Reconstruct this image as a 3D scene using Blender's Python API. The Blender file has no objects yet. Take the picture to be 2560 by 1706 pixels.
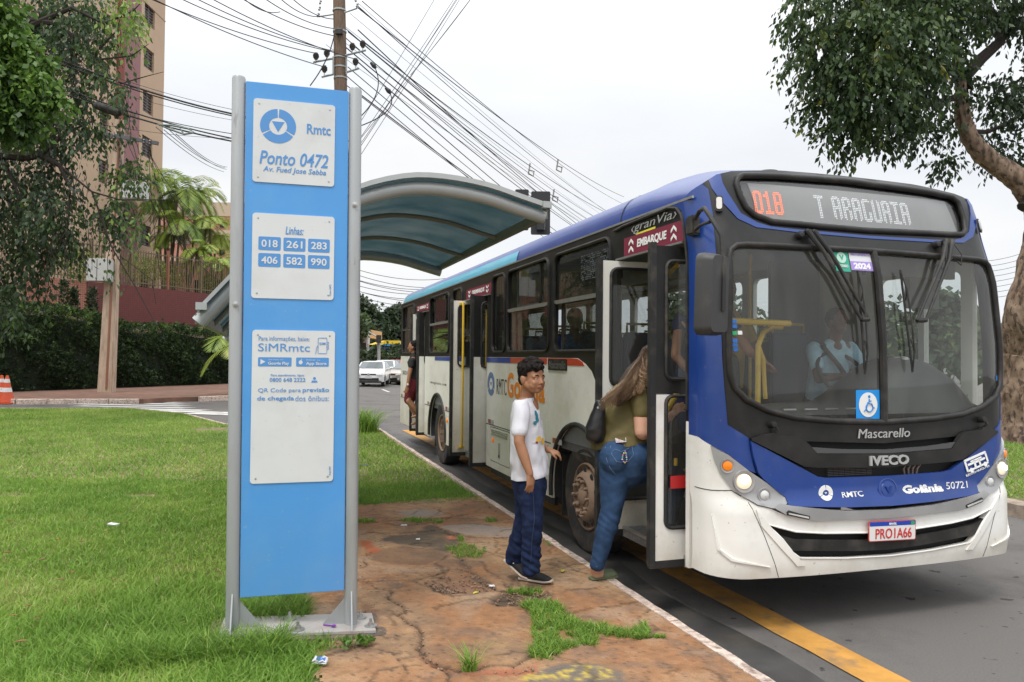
import bpy, bmesh, math, random
import numpy as np
from mathutils import Vector, Matrix, noise
from mathutils.geometry import delaunay_2d_cdt

random.seed(7); RNG = np.random.default_rng(7)
S = bpy.context.scene
COL = S.collection
PI = math.pi

# ------------------------------------------------------------------ camera
FPX, PITCH, ROLL, YAW, VC, EYE = 1861.1, .0212, .0091, .3189, 2.677, 1.74   # focal length in photo pixels; YAW, VC place the bus side
_F = Vector((0, math.cos(PITCH), math.sin(PITCH))); _R = Vector((1, 0, 0)); _U = _R.cross(_F)
R2 = _R*math.cos(ROLL) + _U*math.sin(ROLL); U2 = -_R*math.sin(ROLL) + _U*math.cos(ROLL)
CAM = Vector((0, 0, EYE))
cam = bpy.data.cameras.new('camera'); cam.sensor_width = 36; cam.lens = FPX/2560*36
cam.clip_start = .05; cam.clip_end = 1500
co = bpy.data.objects.new('camera', cam); COL.objects.link(co)
co.matrix_world = Matrix(((R2.x, U2.x, -_F.x, 0), (R2.y, U2.y, -_F.y, 0), (R2.z, U2.z, -_F.z, EYE), (0, 0, 0, 1)))
S.camera = co

# ------------------------------------------------------------------ overcast sky + soft sun
wd = bpy.data.worlds.new('World'); S.world = wd; wd.use_nodes = True
nt = wd.node_tree; nt.nodes.clear()
def wn(t, **k):
    n = nt.nodes.new(t)
    for a, b in k.items(): setattr(n, a, b)
    return n
out = wn('ShaderNodeOutputWorld'); bg = wn('ShaderNodeBackground'); bg.inputs[1].default_value = .1
sky = wn('ShaderNodeTexSky'); sky.sky_type = 'NISHITA'; sky.sun_disc = False
SUN_EL, SUN_AZ = math.radians(62), math.radians(205)
sky.sun_elevation = SUN_EL; sky.sun_rotation = SUN_AZ
tc = wn('ShaderNodeTexCoord'); sep = wn('ShaderNodeSeparateXYZ'); nt.links.new(tc.outputs['Generated'], sep.inputs[0])
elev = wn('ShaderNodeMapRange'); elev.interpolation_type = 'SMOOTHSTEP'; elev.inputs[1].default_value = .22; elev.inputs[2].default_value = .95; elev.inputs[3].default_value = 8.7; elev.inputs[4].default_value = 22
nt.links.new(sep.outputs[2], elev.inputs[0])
mp = wn('ShaderNodeMapping'); mp.inputs['Scale'].default_value = (1.2, 1.2, 3.6); nt.links.new(tc.outputs['Generated'], mp.inputs[0])
nz = wn('ShaderNodeTexNoise'); nz.inputs['Scale'].default_value = 1.6; nz.inputs['Detail'].default_value = 5; nz.inputs['Roughness'].default_value = .5
nt.links.new(mp.outputs[0], nz.inputs[0])
rp = wn('ShaderNodeValToRGB'); rp.color_ramp.elements[0].position = .32; rp.color_ramp.elements[0].color = (.845, .885, .945, 1)
rp.color_ramp.elements[1].position = .62; rp.color_ramp.elements[1].color = (1.0, 1.0, 1.0, 1)
nt.links.new(nz.outputs[0], rp.inputs[0])
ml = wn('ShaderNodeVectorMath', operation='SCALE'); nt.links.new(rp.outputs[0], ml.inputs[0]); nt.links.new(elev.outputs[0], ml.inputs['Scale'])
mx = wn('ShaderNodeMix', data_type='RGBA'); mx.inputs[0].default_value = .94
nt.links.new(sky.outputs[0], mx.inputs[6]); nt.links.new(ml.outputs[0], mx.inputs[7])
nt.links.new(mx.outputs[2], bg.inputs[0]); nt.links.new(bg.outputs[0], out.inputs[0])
sl = bpy.data.lights.new('sun', 'SUN'); sl.energy = 1.5; sl.angle = math.radians(14); sl.color = (1, .965, .91)
so = bpy.data.objects.new('sun', sl); COL.objects.link(so)
sd = Vector((math.sin(SUN_AZ)*math.cos(SUN_EL), math.cos(SUN_AZ)*math.cos(SUN_EL), math.sin(SUN_EL)))
so.rotation_euler = sd.to_track_quat('Z', 'Y').to_euler()
S.view_settings.view_transform = 'Standard'; S.view_settings.look = 'None'; S.view_settings.exposure = .22; S.view_settings.gamma = 1
S.render.engine = 'CYCLES'; S.render.resolution_x = 1024; S.render.resolution_y = 682
try:
    S.cycles.max_bounces = 8; S.cycles.transparent_max_bounces = 24
except Exception: pass

# ------------------------------------------------------------------ frames of reference
DV = Vector((-math.sin(YAW), math.cos(YAW), 0)); NV = Vector((math.cos(YAW), math.sin(YAW), 0))
def kp(u, n, z=0.): return DV*u + NV*n + Vector((0, 0, z))           # along / across the kerb
def ray(px, py): return _F + R2*((px-1280)/FPX) - U2*((py-853)/FPX)
def at(px, py, Y):                                                   # point of the place seen at a pixel, Y metres ahead
    q = ray(px, py); return CAM + q*(Y/q.y)
def gp(px, py, z=.15):
    q = ray(px, py); return CAM + q*((z-EYE)/q.z)
def D(x, y): return x*1.08797, y*1.08797
def slope(x, y):                                                     # the avenue drops a little beyond the bus
    s = min(1, max(0, (x+10)/8)); s = s*s*(3-2*s)
    return -.012*min(max(0, y-15), 90)*s

# ------------------------------------------------------------------ materials
MATS = {}
def lin(c): return tuple(c)+(1,) if len(c) == 3 else c
def pm(name, col, rough=.6, metal=0., var=.0, vs=4., bump=0., bs=40., spec=.5, dirt=None, coat=0., emit=None, stretch=None, col2=None, tint=None, spots=None, grime=None):
    """procedural Principled material: var/col2 blotches, dirt=(colour, amount, scale), bump relief, tint=list of colours picked by the 'tint' attribute"""
    if name in MATS: return MATS[name]
    m = bpy.data.materials.new(name); m.use_nodes = True; t = m.node_tree; N = t.nodes; L = t.links
    b = N['Principled BSDF']; b.inputs['Roughness'].default_value = rough; b.inputs['Metallic'].default_value = metal
    b.inputs['Specular IOR Level'].default_value = spec; b.inputs['Coat Weight'].default_value = coat; b.inputs['Coat Roughness'].default_value = .06
    tcn = N.new('ShaderNodeTexCoord'); src = tcn.outputs['Object']
    if stretch:
        mpn = N.new('ShaderNodeMapping'); mpn.inputs['Scale'].default_value = stretch; L.new(src, mpn.inputs[0]); src = mpn.outputs[0]
    def nzz(sc, det=5, ro=.55):
        n = N.new('ShaderNodeTexNoise'); n.inputs['Scale'].default_value = sc; n.inputs['Detail'].default_value = det; n.inputs['Roughness'].default_value = ro
        L.new(src, n.inputs['Vector']); return n.outputs['Fac']
    def ramp(f, p0, c0, p1, c1):
        r = N.new('ShaderNodeValToRGB'); r.color_ramp.elements[0].position = p0; r.color_ramp.elements[0].color = lin(c0)
        r.color_ramp.elements[1].position = p1; r.color_ramp.elements[1].color = lin(c1); L.new(f, r.inputs[0]); return r.outputs[0]
    def mixc(f, a, bb):
        n = N.new('ShaderNodeMix'); n.data_type = 'RGBA'
        if isinstance(f, (int, float)): n.inputs[0].default_value = f
        else: L.new(f, n.inputs[0])
        for i, v in ((6, a), (7, bb)):
            if isinstance(v, tuple): n.inputs[i].default_value = lin(v)
            else: L.new(v, n.inputs[i])
        return n.outputs[2]
    c = tuple(col)
    if tint:
        a = N.new('ShaderNodeAttribute'); a.attribute_name = 'tint'
        r = N.new('ShaderNodeValToRGB'); els = r.color_ramp.elements
        while len(els) < len(tint): els.new(.5)
        for i, cc in enumerate(tint): els[i].position = i/(len(tint)-1); els[i].color = lin(cc)
        L.new(a.outputs['Fac'], r.inputs[0]); c = r.outputs[0]
    elif var or col2:
        c1 = tuple(min(1, x*(1-var)) for x in col); c2 = tuple(min(1, x*(1+var)) for x in (col2 or col))
        c = ramp(nzz(vs), .35, c1, .65, c2)
    if dirt:
        dc, am, ds = dirt
        f = ramp(nzz(ds, 8, .65), .5, (0, 0, 0), .72, (am, am, am)); c = mixc(f, c, tuple(dc))
    if spots:                                                        # small sharp marks: (colour, amount, scale, threshold)
        c = mixc(ramp(nzz(spots[2], 3, .5), spots[3], (0, 0, 0), spots[3]+.03, (spots[1],)*3), c, tuple(spots[0]))
    if grime:                                                        # road dirt thrown up from below: (colour, z low, z high, amount)
        sz = N.new('ShaderNodeSeparateXYZ'); L.new(tcn.outputs['Object'], sz.inputs[0]); mz = N.new('ShaderNodeMapRange'); mz.inputs[1].default_value = grime[1]; mz.inputs[2].default_value = grime[2]; mz.inputs[3].default_value = grime[3]; mz.inputs[4].default_value = 0; L.new(sz.outputs[2], mz.inputs[0])
        mg = N.new('ShaderNodeMath'); mg.operation = 'MULTIPLY'; L.new(mz.outputs[0], mg.inputs[0]); L.new(ramp(nzz(3.5, 8, .7), .3, (.25,)*3, .7, (1,)*3), mg.inputs[1]); c = mixc(mg.outputs[0], c, tuple(grime[0]))
    if isinstance(c, tuple): b.inputs['Base Color'].default_value = lin(c)
    else: L.new(c, b.inputs['Base Color'])
    if bump:
        bn = N.new('ShaderNodeBump'); bn.inputs['Strength'].default_value = bump; bn.inputs['Distance'].default_value = .01
        L.new(nzz(bs, 6, .6), bn.inputs['Height']); L.new(bn.outputs[0], b.inputs['Normal'])
    if emit:
        b.inputs['Emission Color'].default_value = lin(emit[0]); b.inputs['Emission Strength'].default_value = emit[1]
    if tint and name.startswith('leaf'):
        tr = N.new('ShaderNodeBsdfTranslucent'); ms = N.new('ShaderNodeMixShader'); ms.inputs[0].default_value = .3
        L.new(c, tr.inputs[0]); L.new(b.outputs[0], ms.inputs[1]); L.new(tr.outputs[0], ms.inputs[2]); L.new(ms.outputs[0], N['Material Output'].inputs[0])
    MATS[name] = m; return m
def glass(name, tint, ior=1.5, rough=.02, refl=(1, 1, 1), dust=0):
    if name in MATS: return MATS[name]
    m = bpy.data.materials.new(name); m.use_nodes = True; t = m.node_tree; N = t.nodes; L = t.links; N.remove(N['Principled BSDF'])
    tr = N.new('ShaderNodeBsdfTransparent'); tr.inputs[0].default_value = lin(tint)
    gl = N.new('ShaderNodeBsdfGlossy'); gl.inputs['Roughness'].default_value = rough; gl.inputs[0].default_value = lin(refl)
    fr = N.new('ShaderNodeFresnel'); fr.inputs[0].default_value = ior; ms = N.new('ShaderNodeMixShader')
    ge = N.new('ShaderNodeNewGeometry'); mu = N.new('ShaderNodeMath'); mu.operation = 'MULTIPLY'; iv = N.new('ShaderNodeMath'); iv.operation = 'SUBTRACT'; iv.inputs[0].default_value = 1
    L.new(ge.outputs['Backfacing'], iv.inputs[1]); L.new(iv.outputs[0], mu.inputs[0]); L.new(fr.outputs[0], mu.inputs[1])   # only the outer face of a pane mirrors
    L.new(mu.outputs[0], ms.inputs[0]); L.new(tr.outputs[0], ms.inputs[1]); L.new(gl.outputs[0], ms.inputs[2]); L.new(ms.outputs[0], N['Material Output'].inputs[0])
    if dust:                                                         # film of dust and dried rain on the pane
        df = N.new('ShaderNodeBsdfDiffuse'); df.inputs[0].default_value = (.42, .40, .36, 1); m2 = N.new('ShaderNodeMixShader'); tcn = N.new('ShaderNodeTexCoord'); mpn = N.new('ShaderNodeMapping'); mpn.inputs['Scale'].default_value = (5, 5, 1.2); nn = N.new('ShaderNodeTexNoise'); nn.inputs['Scale'].default_value = 2; nn.inputs['Detail'].default_value = 8; mr = N.new('ShaderNodeMapRange'); mr.inputs[1].default_value = .3; mr.inputs[2].default_value = .75; mr.inputs[3].default_value = dust*.5; mr.inputs[4].default_value = dust*1.7
        L.new(tcn.outputs['Object'], mpn.inputs[0]); L.new(mpn.outputs[0], nn.inputs[0]); L.new(nn.outputs[0], mr.inputs[0]); L.new(mr.outputs[0], m2.inputs[0]); L.new(ms.outputs[0], m2.inputs[1]); L.new(df.outputs[0], m2.inputs[2]); L.new(m2.outputs[0], N['Material Output'].inputs[0])
    MATS[name] = m; return m

# ------------------------------------------------------------------ object helpers
WM = {}                                                              # world matrix of every object made
def tag(o, label=None, cat=None, group=None, kind=None):
    if label: o['label'] = label
    if cat: o['category'] = cat
    if group: o['group'] = group
    if kind: o['kind'] = kind
    return o
def root(name, loc, label, cat, group=None, rz=0.):
    o = bpy.data.objects.new(name, None); COL.objects.link(o); o.location = loc; o.rotation_euler = (0, 0, rz); o.empty_display_size = .2
    WM[o.name] = Matrix.Translation(Vector(loc)) @ Matrix.Rotation(rz, 4, 'Z')
    return tag(o, label, cat, group)
def link_mesh(name, me, parent=None, kind=None):
    o = bpy.data.objects.new(name, me); COL.objects.link(o)
    if parent: o.parent = parent; WM[o.name] = WM[parent.name]
    else: WM[o.name] = Matrix.Identity(4)
    if kind: o['kind'] = kind
    return o
def smooth(me, ang=35):
    for p in me.polygons: p.use_smooth = True
    try: me.set_sharp_from_angle(angle=math.radians(ang))
    except Exception: pass
class MB:
    def __init__(s): s.v = []; s.f = []
    def add(s, vs, fs):
        k = len(s.v); s.v += [tuple(v) for v in vs]; s.f += [tuple(i+k for i in f) for f in fs]; return s
    def box(s, c, e, ax=None):                                       # centre, full sizes, axes
        c = Vector(c); X, Y, Z = ax or (Vector((1, 0, 0)), Vector((0, 1, 0)), Vector((0, 0, 1)))
        vs = [c + X*(a*e[0]/2) + Y*(b*e[1]/2) + Z*(d*e[2]/2) for a in (-1, 1) for b in (-1, 1) for d in (-1, 1)]
        return s.add(vs, [(0, 1, 3, 2), (4, 6, 7, 5), (0, 4, 5, 1), (2, 3, 7, 6), (0, 2, 6, 4), (1, 5, 7, 3)])
    def tube(s, pts, r, n=8, cap=True, closed=False):
        pts = [Vector(p) for p in pts]; k = len(pts); rs = r if isinstance(r, (list, tuple)) else [r]*k
        vs = []; prev = None
        for i, p in enumerate(pts):
            a = pts[(i-1) % k] if (closed or i > 0) else p; b = pts[(i+1) % k] if (closed or i < k-1) else p
            t = (b-a); t = t.normalized() if t.length > 1e-9 else Vector((0, 0, 1))
            if prev is None:
                up = Vector((0, 0, 1)) if abs(t.z) < .9 else Vector((1, 0, 0)); x = t.cross(up).normalized()
            else: x = (prev - t*prev.dot(t)); x = x.normalized() if x.length > 1e-6 else t.cross(Vector((0, 0, 1))).normalized()
            prev = x; y = t.cross(x)
            vs += [p + (x*math.cos(2*PI*j/n) + y*math.sin(2*PI*j/n))*rs[i] for j in range(n)]
        fs = []
        for i in range(k if closed else k-1):
            q = (i+1) % k
            fs += [(i*n+j, i*n+(j+1) % n, q*n+(j+1) % n, q*n+j) for j in range(n)]
        if cap and not closed: fs += [tuple(range(n))[::-1], tuple((k-1)*n+j for j in range(n))]
        return s.add(vs, fs)
    def lathe(s, prof, c, ax, n=24):                                 # prof = (radius, along-axis)
        c = Vector(c); ax = Vector(ax).normalized(); x = ax.cross(Vector((0, 0, 1)) if abs(ax.z) < .9 else Vector((1, 0, 0))).normalized(); y = ax.cross(x)
        vs = [c + ax*h + (x*math.cos(2*PI*j/n) + y*math.sin(2*PI*j/n))*r for r, h in prof for j in range(n)]
        fs = [(i*n+j, i*n+(j+1) % n, (i+1)*n+(j+1) % n, (i+1)*n+j) for i in range(len(prof)-1) for j in range(n)]
        if prof[0][0] > 1e-6: fs.append(tuple(range(n))[::-1])
        if prof[-1][0] > 1e-6: fs.append(tuple((len(prof)-1)*n+j for j in range(n)))
        return s.add(vs, fs)
    def prism(s, poly, o, X, Y, Z, t):                               # polygon in the X,Y plane at o, thickness t along Z
        o = Vector(o); k = len(poly)
        vs = [o + X*a + Y*b for a, b in poly] + [o + X*a + Y*b + Z*t for a, b in poly]
        return s.add(vs, [tuple(range(k)), tuple(range(2*k-1, k-1, -1))] + [(i, i+k, (i+1) % k+k, (i+1) % k) for i in range(k)])
    def build(s, name, mat, parent=None, world=True, kind=None, sm=True, ang=35, bevel=0):
        vs = s.v
        if world and parent is not None:
            im = WM[parent.name].inverted(); vs = [tuple(im @ Vector(v)) for v in vs]
        me = bpy.data.meshes.new(name); me.from_pydata(vs, [], s.f); me.materials.append(mat)
        bm = bmesh.new(); bm.from_mesh(me); bmesh.ops.recalc_face_normals(bm, faces=bm.faces)
        if bevel:
            eds = [e for e in bm.edges if len(e.link_faces) == 2 and e.calc_face_angle() > .6]
            bmesh.ops.bevel(bm, geom=eds, offset=bevel, segments=2, affect='EDGES', clamp_overlap=True)
        bm.to_mesh(me); bm.free()
        if sm: smooth(me, ang)
        return link_mesh(name, me, parent, kind)
def rrect(x0, y0, x1, y1, r, n=4):
    o = []
    for cx, cy, a in ((x1-r, y0+r, -90), (x1-r, y1-r, 0), (x0+r, y1-r, 90), (x0+r, y0+r, 180)):
        o += [(cx+r*math.cos(math.radians(a+90*i/n)), cy+r*math.sin(math.radians(a+90*i/n))) for i in range(n+1)]
    return o
def circ(x, y, r, n=20, ry=None): return [(x+r*math.cos(2*PI*i/n), y+(ry or r)*math.sin(2*PI*i/n)) for i in range(n)]
def inside(p, poly):
    x, y = p; c = False; j = len(poly)-1
    for i in range(len(poly)):
        xi, yi = poly[i]; xj, yj = poly[j]
        if (yi > y) != (yj > y) and x < (xj-xi)*(y-yi)/(yj-yi+1e-12)+xi: c = not c
        j = i
    return c
def sub(poly, step, closed=True):
    o = []; k = len(poly)
    for i in range(k if closed else k-1):
        a = poly[i]; b = poly[(i+1) % k]; n = max(1, int(math.hypot(b[0]-a[0], b[1]-a[1])/step+.5))
        o += [(a[0]+(b[0]-a[0])*t/n, a[1]+(b[1]-a[1])*t/n) for t in range(n)]
    if not closed: o.append(poly[-1])
    return o
def sheet(poly, holes, step):
    """triangulated polygon with holes and an inner grid: (points, triangles, boundary edges)"""
    loops = [sub(poly, step)] + [sub(h, step) for h in holes]
    pts = []; ed = []
    for l in loops:
        k = len(pts); pts += l; ed += [(k+i, k+(i+1) % len(l)) for i in range(len(l))]
    xs = [p[0] for p in poly]; ys = [p[1] for p in poly]
    gx = math.ceil((max(xs)-min(xs))/step); gy = math.ceil((max(ys)-min(ys))/step)
    if gx*gy < 40000:
        for i in range(1, gx):
            for j in range(1, gy):
                q = (min(xs)+i*(max(xs)-min(xs))/gx, min(ys)+j*(max(ys)-min(ys))/gy)
                if inside(q, poly) and not any(inside(q, h) for h in holes): pts.append(q)
    r = delaunay_2d_cdt([Vector(p) for p in pts], ed, [], 0, 1e-5)
    V = [tuple(v) for v in r[0]]; T = []
    for f in r[2]:
        c = (sum(V[i][0] for i in f)/3, sum(V[i][1] for i in f)/3)
        if inside(c, poly) and not any(inside(c, h) for h in holes): T.append(tuple(f))
    cnt = {}
    for f in T:
        for i in range(3):
            e = (f[i], f[(i+1) % 3]); cnt[e] = 1
    be = [e for e in cnt if (e[1], e[0]) not in cnt]
    return V, T, be
def drape(name, poly, mapping, mat, parent, holes=(), off=0., thick=.01, step=.12, sm=True, kind=None):
    """a panel bent over a surface: mapping(a, b, off) gives local coordinates; outer face at off, inner at off-thick"""
    V, T, be = sheet(poly, holes, step); k = len(V)
    vs = [mapping(a, b, off) for a, b in V] + [mapping(a, b, off-thick) for a, b in V]
    fs = T + [tuple(i+k for i in f[::-1]) for f in T] + [(a, a+k, b+k, b) for a, b in be]
    m = MB(); m.v = vs; m.f = fs
    return m.build(name, mat, parent, world=False, sm=sm, ang=40, kind=kind)
def text(name, body, mat, parent, o, X, Y, w, h, world=False, off=0., shear=0., depth=.002, space=1., res=3, kind=None, mapf=None):
    """lettering fitted to a w by h box centred at o in the plane X,Y"""
    cu = bpy.data.curves.new(name, 'FONT'); cu.body = body; cu.size = 1; cu.offset = off; cu.shear = shear; cu.extrude = 0; cu.resolution_u = res; cu.space_character = space
    cu.align_x = 'CENTER'
    ob = bpy.data.objects.new('t', cu); me = bpy.data.meshes.new_from_object(ob)
    bpy.data.objects.remove(ob)
    xs = [v.co.x for v in me.vertices]; ys = [v.co.y for v in me.vertices]
    x0, x1, y0, y1 = min(xs), max(xs), min(ys), max(ys); o = Vector(o); Z = X.cross(Y)
    if w is None: w = (x1-x0)*h/(y1-y0)
    vs = [o + X*((v.co.x-(x0+x1)/2)*w/(x1-x0)) + Y*((v.co.y-(y0+y1)/2)*h/(y1-y0)) for v in me.vertices]
    fs = [tuple(p.vertices) for p in me.polygons]; k = len(vs); cnt = {}
    for f in fs:
        for i in range(len(f)): cnt[(f[i], f[(i+1) % len(f)])] = 1
    be = [e for e in cnt if (e[1], e[0]) not in cnt]
    vs = [v+Z*depth for v in vs] + vs
    fs = fs + [tuple(i+k for i in f[::-1]) for f in fs] + [(a, a+k, b+k, b) for a, b in be]
    if mapf: vs = [mapf((v.co.x-(x0+x1)/2)*w/(x1-x0), (v.co.y-(y0+y1)/2)*h/(y1-y0), d) for d in (depth, 0) for v in me.vertices]
    bpy.data.meshes.remove(me)
    m = MB(); m.v = [tuple(v) for v in vs]; m.f = fs
    return m.build(name, mat, parent, world=world, sm=False, kind=kind)
def copy_tree(o, parent=None):
    c = o.copy(); COL.objects.link(c)
    if parent: c.parent = parent
    for ch in list(o.children): copy_tree(ch, c)
    return c
def np_mesh(name, verts, faces, mat, parent=None, tint=None, kind=None):
    """big mesh from numpy arrays (all faces the same size), optional per-vertex tint"""
    me = bpy.data.meshes.new(name); nv = len(verts); nf, k = faces.shape
    me.vertices.add(nv); me.vertices.foreach_set('co', verts.astype(np.float32).ravel())
    me.loops.add(nf*k); me.loops.foreach_set('vertex_index', faces.astype(np.int32).ravel())
    me.polygons.add(nf); me.polygons.foreach_set('loop_start', np.arange(0, nf*k, k, dtype=np.int32))
    try: me.polygons.foreach_set('loop_total', np.full(nf, k, dtype=np.int32))
    except Exception: pass
    me.update(calc_edges=True); me.materials.append(mat)
    if tint is not None:
        a = me.attributes.new('tint', 'FLOAT', 'POINT'); a.data.foreach_set('value', tint.astype(np.float32))
    return link_mesh(name, me, parent, kind)
# ================================================================== THE GROUND
asphalt = pm('asphalt', (.150, .140, .131), .9, spec=.25, var=.10, vs=90, bump=.8, bs=150, dirt=((.075, .070, .066), .8, .8), spots=((.03, .028, .027), .8, 7, .67))
def axis(lo, hi, fine):
    o = [lo]; x = lo
    while x < hi: x += fine(x); o.append(min(x, hi))
    return o
xs = axis(-260, 260, lambda x: 1.5 if -14 < x < 4 else 14); ys = axis(-30, 420, lambda y: 1.5 if y < 60 else 14)
m = MB(); nx = len(xs)
m.v = [(x, y, slope(x, y)) for y in ys for x in xs]
m.f = [(j*nx+i, j*nx+i+1, (j+1)*nx+i+1, (j+1)*nx+i) for j in range(len(ys)-1) for i in range(nx-1)]
tag(m.build('road', asphalt), kind='structure')
# gutter strip beside the kerb, darker and smoother than the asphalt
m = MB(); m.v = []
for i in range(60):
    u = -2+i*.36
    for n in (2.42, 2.86+.05*math.sin(i*.9)): m.v.append(tuple(kp(u, n, .004+slope(*kp(u, n).xy))))
m.f = [(2*i, 2*i+1, 2*i+3, 2*i+2) for i in range(59)]
tag(m.build('gutter', pm('gutter', (.05, .049, .047), .55, var=.35, vs=2.5, bump=.3, bs=200, dirt=((.10, .08, .06), .7, 2.))), kind='structure')
# worn orange-yellow line under the bus
yel = pm('line_yellow', (.50, .25, .05), .8, var=.15, vs=6, dirt=((.13, .11, .09), .95, 4), bump=.2, bs=200)
m = MB(); 
for i in range(70):
    u = -2+i*.285
    for n in (3.09, 3.335): m.v.append(tuple(kp(u, n+.006*math.sin(i*2.3), .008+slope(*kp(u, n).xy))))
m.f = [(2*i, 2*i+1, 2*i+3, 2*i+2) for i in range(69)]
tag(m.build('road_line', yel), kind='structure')
# white lane dashes beyond the bus and crosswalk bars on the side street
whitep = pm('road_white', (.62, .61, .58), .7, var=.12, vs=5, dirt=((.16, .15, .14), .8, 2.5))
m = MB()
for k in range(8):
    a = kp(26+k*6, 6.0); b = kp(28.5+k*6, 6.0)
    for p in (a, b):
        for s in (-.07, .07): m.v.append(tuple(p + NV*s + Vector((0, 0, .012+slope(p.x, p.y)))))
    m.f.append((4*k, 4*k+1, 4*k+3, 4*k+2))
tag(m.build('lane_marking', whitep), kind='structure')
cw_root = root('crosswalk', (-11, 24, 0), 'worn white zebra crossing painted on the side street before the hedge pavement', 'crosswalk'); 
for k, (Y, xa) in enumerate(((26.9, -15.9), (26.0, -15.4), (25.1, -15.0), (24.2, -14.4), (23.3, -13.2), (22.45, -11.2), (21.6, -9.6))):
    m = MB(); m.add([(xa, Y, .004), (-6.2, Y-.5, .004+slope(-6.2, Y)), (-6.2, Y-.1, .004+slope(-6.2, Y)), (xa+.3, Y+.42, .004)], [(0, 1, 2, 3)])
    m.v = [(a, b, c+.006) for a, b, c in m.v]; m.build('stripe', whitep, cw_root, sm=False)

# ---- the grassed island with its kerb
kb = lambda u, n: tuple(kp(u, n).xy)
tip = [(-3.3, 16.35), (-3.9, 17.6), (-4.3, 19.6), (-5.2, 19.4), (-6.1, 17.3), (-6.53, 16.97), (-8.8, 19.96), (-11.07, 21.7), (-14.55, 21.2), (-22, 20.8), (-60, 20)]
isl = [kb(-8, 2.335), kb(16.4, 2.335)] + tip + [(-60, -12)]
soil = pm('soil', (.11, .14, .035), .95, var=.3, vs=9, col2=(.17, .13, .06), bump=.5, bs=90)
m = MB(); V, T, be = sheet(isl, [], 2.5)
m.v = [(a, b, .128) for a, b in V]; m.f = [tuple(f) for f in T]
k0 = len(m.v); m.v += [(a, b, -.3) for a, b in V]; m.f += [(a, a+k0, b+k0, b) for a, b in be]
tag(m.build('lawn_ground', soil, sm=False), kind='structure')
kerbm = pm('kerb_paint', (.56, .45, .38), .9, var=.3, vs=22, dirt=((.13, .085, .06), 1., 16), bump=1, bs=45)
kerb = tag(MB().box(kp(4, 2.36, -.1), (.02, .02, .02)).build('kerb', kerbm), kind='structure')
kl = []; u = -3.
while u < 16.3: kl.append((kp(u, 2.335), kp(min(u+.985, 16.35), 2.335))); u += 1.0
ring = [Vector((x, y, 0)) for x, y in [kb(16.4, 2.335)] + tip[:-1]]
for a, b in zip(ring, ring[1:]):
    n = max(1, int((b-a).length/1.0+.5))
    kl += [(a+(b-a)*(i/n), a+(b-a)*((i+.97)/n)) for i in range(n)]
def kerb_stone(a, b, mat, parent, w=.085, top=.157):
    t = (b-a).normalized(); o = Vector((t.y, -t.x, 0)); m = MB(); N = 7; rr = random.Random(int(a.x*97+a.y*31))
    z0 = slope(a.x, a.y)
    for i in range(N+1):
        p = a+(b-a)*i/N; j = rr.uniform(-.006, .006); q = rr.uniform(-.012, .004)
        m.v += [tuple(p+Vector((0, 0, z0-.05))), tuple(p+Vector((0, 0, top+q*.5))), tuple(p+o*(w*.72+j)+Vector((0, 0, top+q*.4))), tuple(p+o*(w+j)+Vector((0, 0, top-.02+q))), tuple(p+o*(w+.02)+Vector((0, 0, z0-.05)))]
    for i in range(N):
        for k in range(4): m.f.append((i*5+k, i*5+k+1, i*5+k+6, i*5+k+5))
    m.f += [(0, 1, 2, 3, 4), (N*5+4, N*5+3, N*5+2, N*5+1, N*5)]
    return m.build('kerb_stone', mat, parent, ang=50)
for a, b in kl: kerb_stone(a, b, kerbm, kerb)

# ---- far pavement before the hedge
far = [(-70, 24.3), (-16.7, 25.3), (-12.8, 25.95), (-12.4, 27.0), (-11.3, 27.9), (-10.9, 28.5), (-10.3, 33), (-10, 70), (-70, 70)]
V, T, be = sheet(far, [], 4); m = MB(); k0 = len(V)
m.v = [(a, b, .15) for a, b in V] + [(a, b, -.3) for a, b in V]; m.f = [tuple(f) for f in T] + [(a, a+k0, b+k0, b) for a, b in be]
tag(m.build('far_pavement', pm('far_paving', (.18, .095, .066), .9, var=.2, vs=2.2, dirt=((.10, .085, .055), .8, .9), bump=.3, bs=30), sm=False), kind='structure')
kerb2 = tag(MB().box((-20, 25.4, -.2), (.02, .02, .02)).build('far_kerb', kerbm), kind='structure')
for A, B in (((-42, 24.75), (-16.7, 25.25)), ((-16.7, 25.25), (-12.9, 25.9)), ((-11.6, 27.6), (-10.85, 28.5)), ((-10.85, 28.5), (-10.3, 33)), ((-10.3, 33), (-10.1, 44))):
    a = Vector(A+(0,)); b = Vector(B+(0,)); n = int((b-a).length/1.2)+1
    for i in range(n): kerb_stone(a+(b-a)*(i/n), a+(b-a)*((i+.97)/n), kerbm, kerb2, w=.14, top=.17)

# ---- grassed median on the right, behind the bus
med = [kb(2, 8.15), kb(60, 8.15), kb(60, 14), kb(2, 14)]
m = MB(); m.v = [(a, b, .15+slope(a, b)) for a, b in med]+[(a, b, -.8) for a, b in med]; m.f = [(0, 1, 2, 3), (0, 4, 5, 1), (1, 5, 6, 2), (2, 6, 7, 3), (3, 7, 4, 0)]
tag(m.build('median_ground', soil, sm=False), kind='structure')
kerb3 = tag(MB().box(kp(6, 8.2, -.2), (.02, .02, .02)).build('median_kerb', kerbm), kind='structure')
for i in range(22): 
    a = kp(3+i, 8.15); b = kp(3.98+i, 8.15); kerb_stone(b, a, pm('kerb_bare', (.30, .24, .19), .9, var=.25, vs=8, bump=.5, bs=60), kerb3, w=.16, top=.165)

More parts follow.
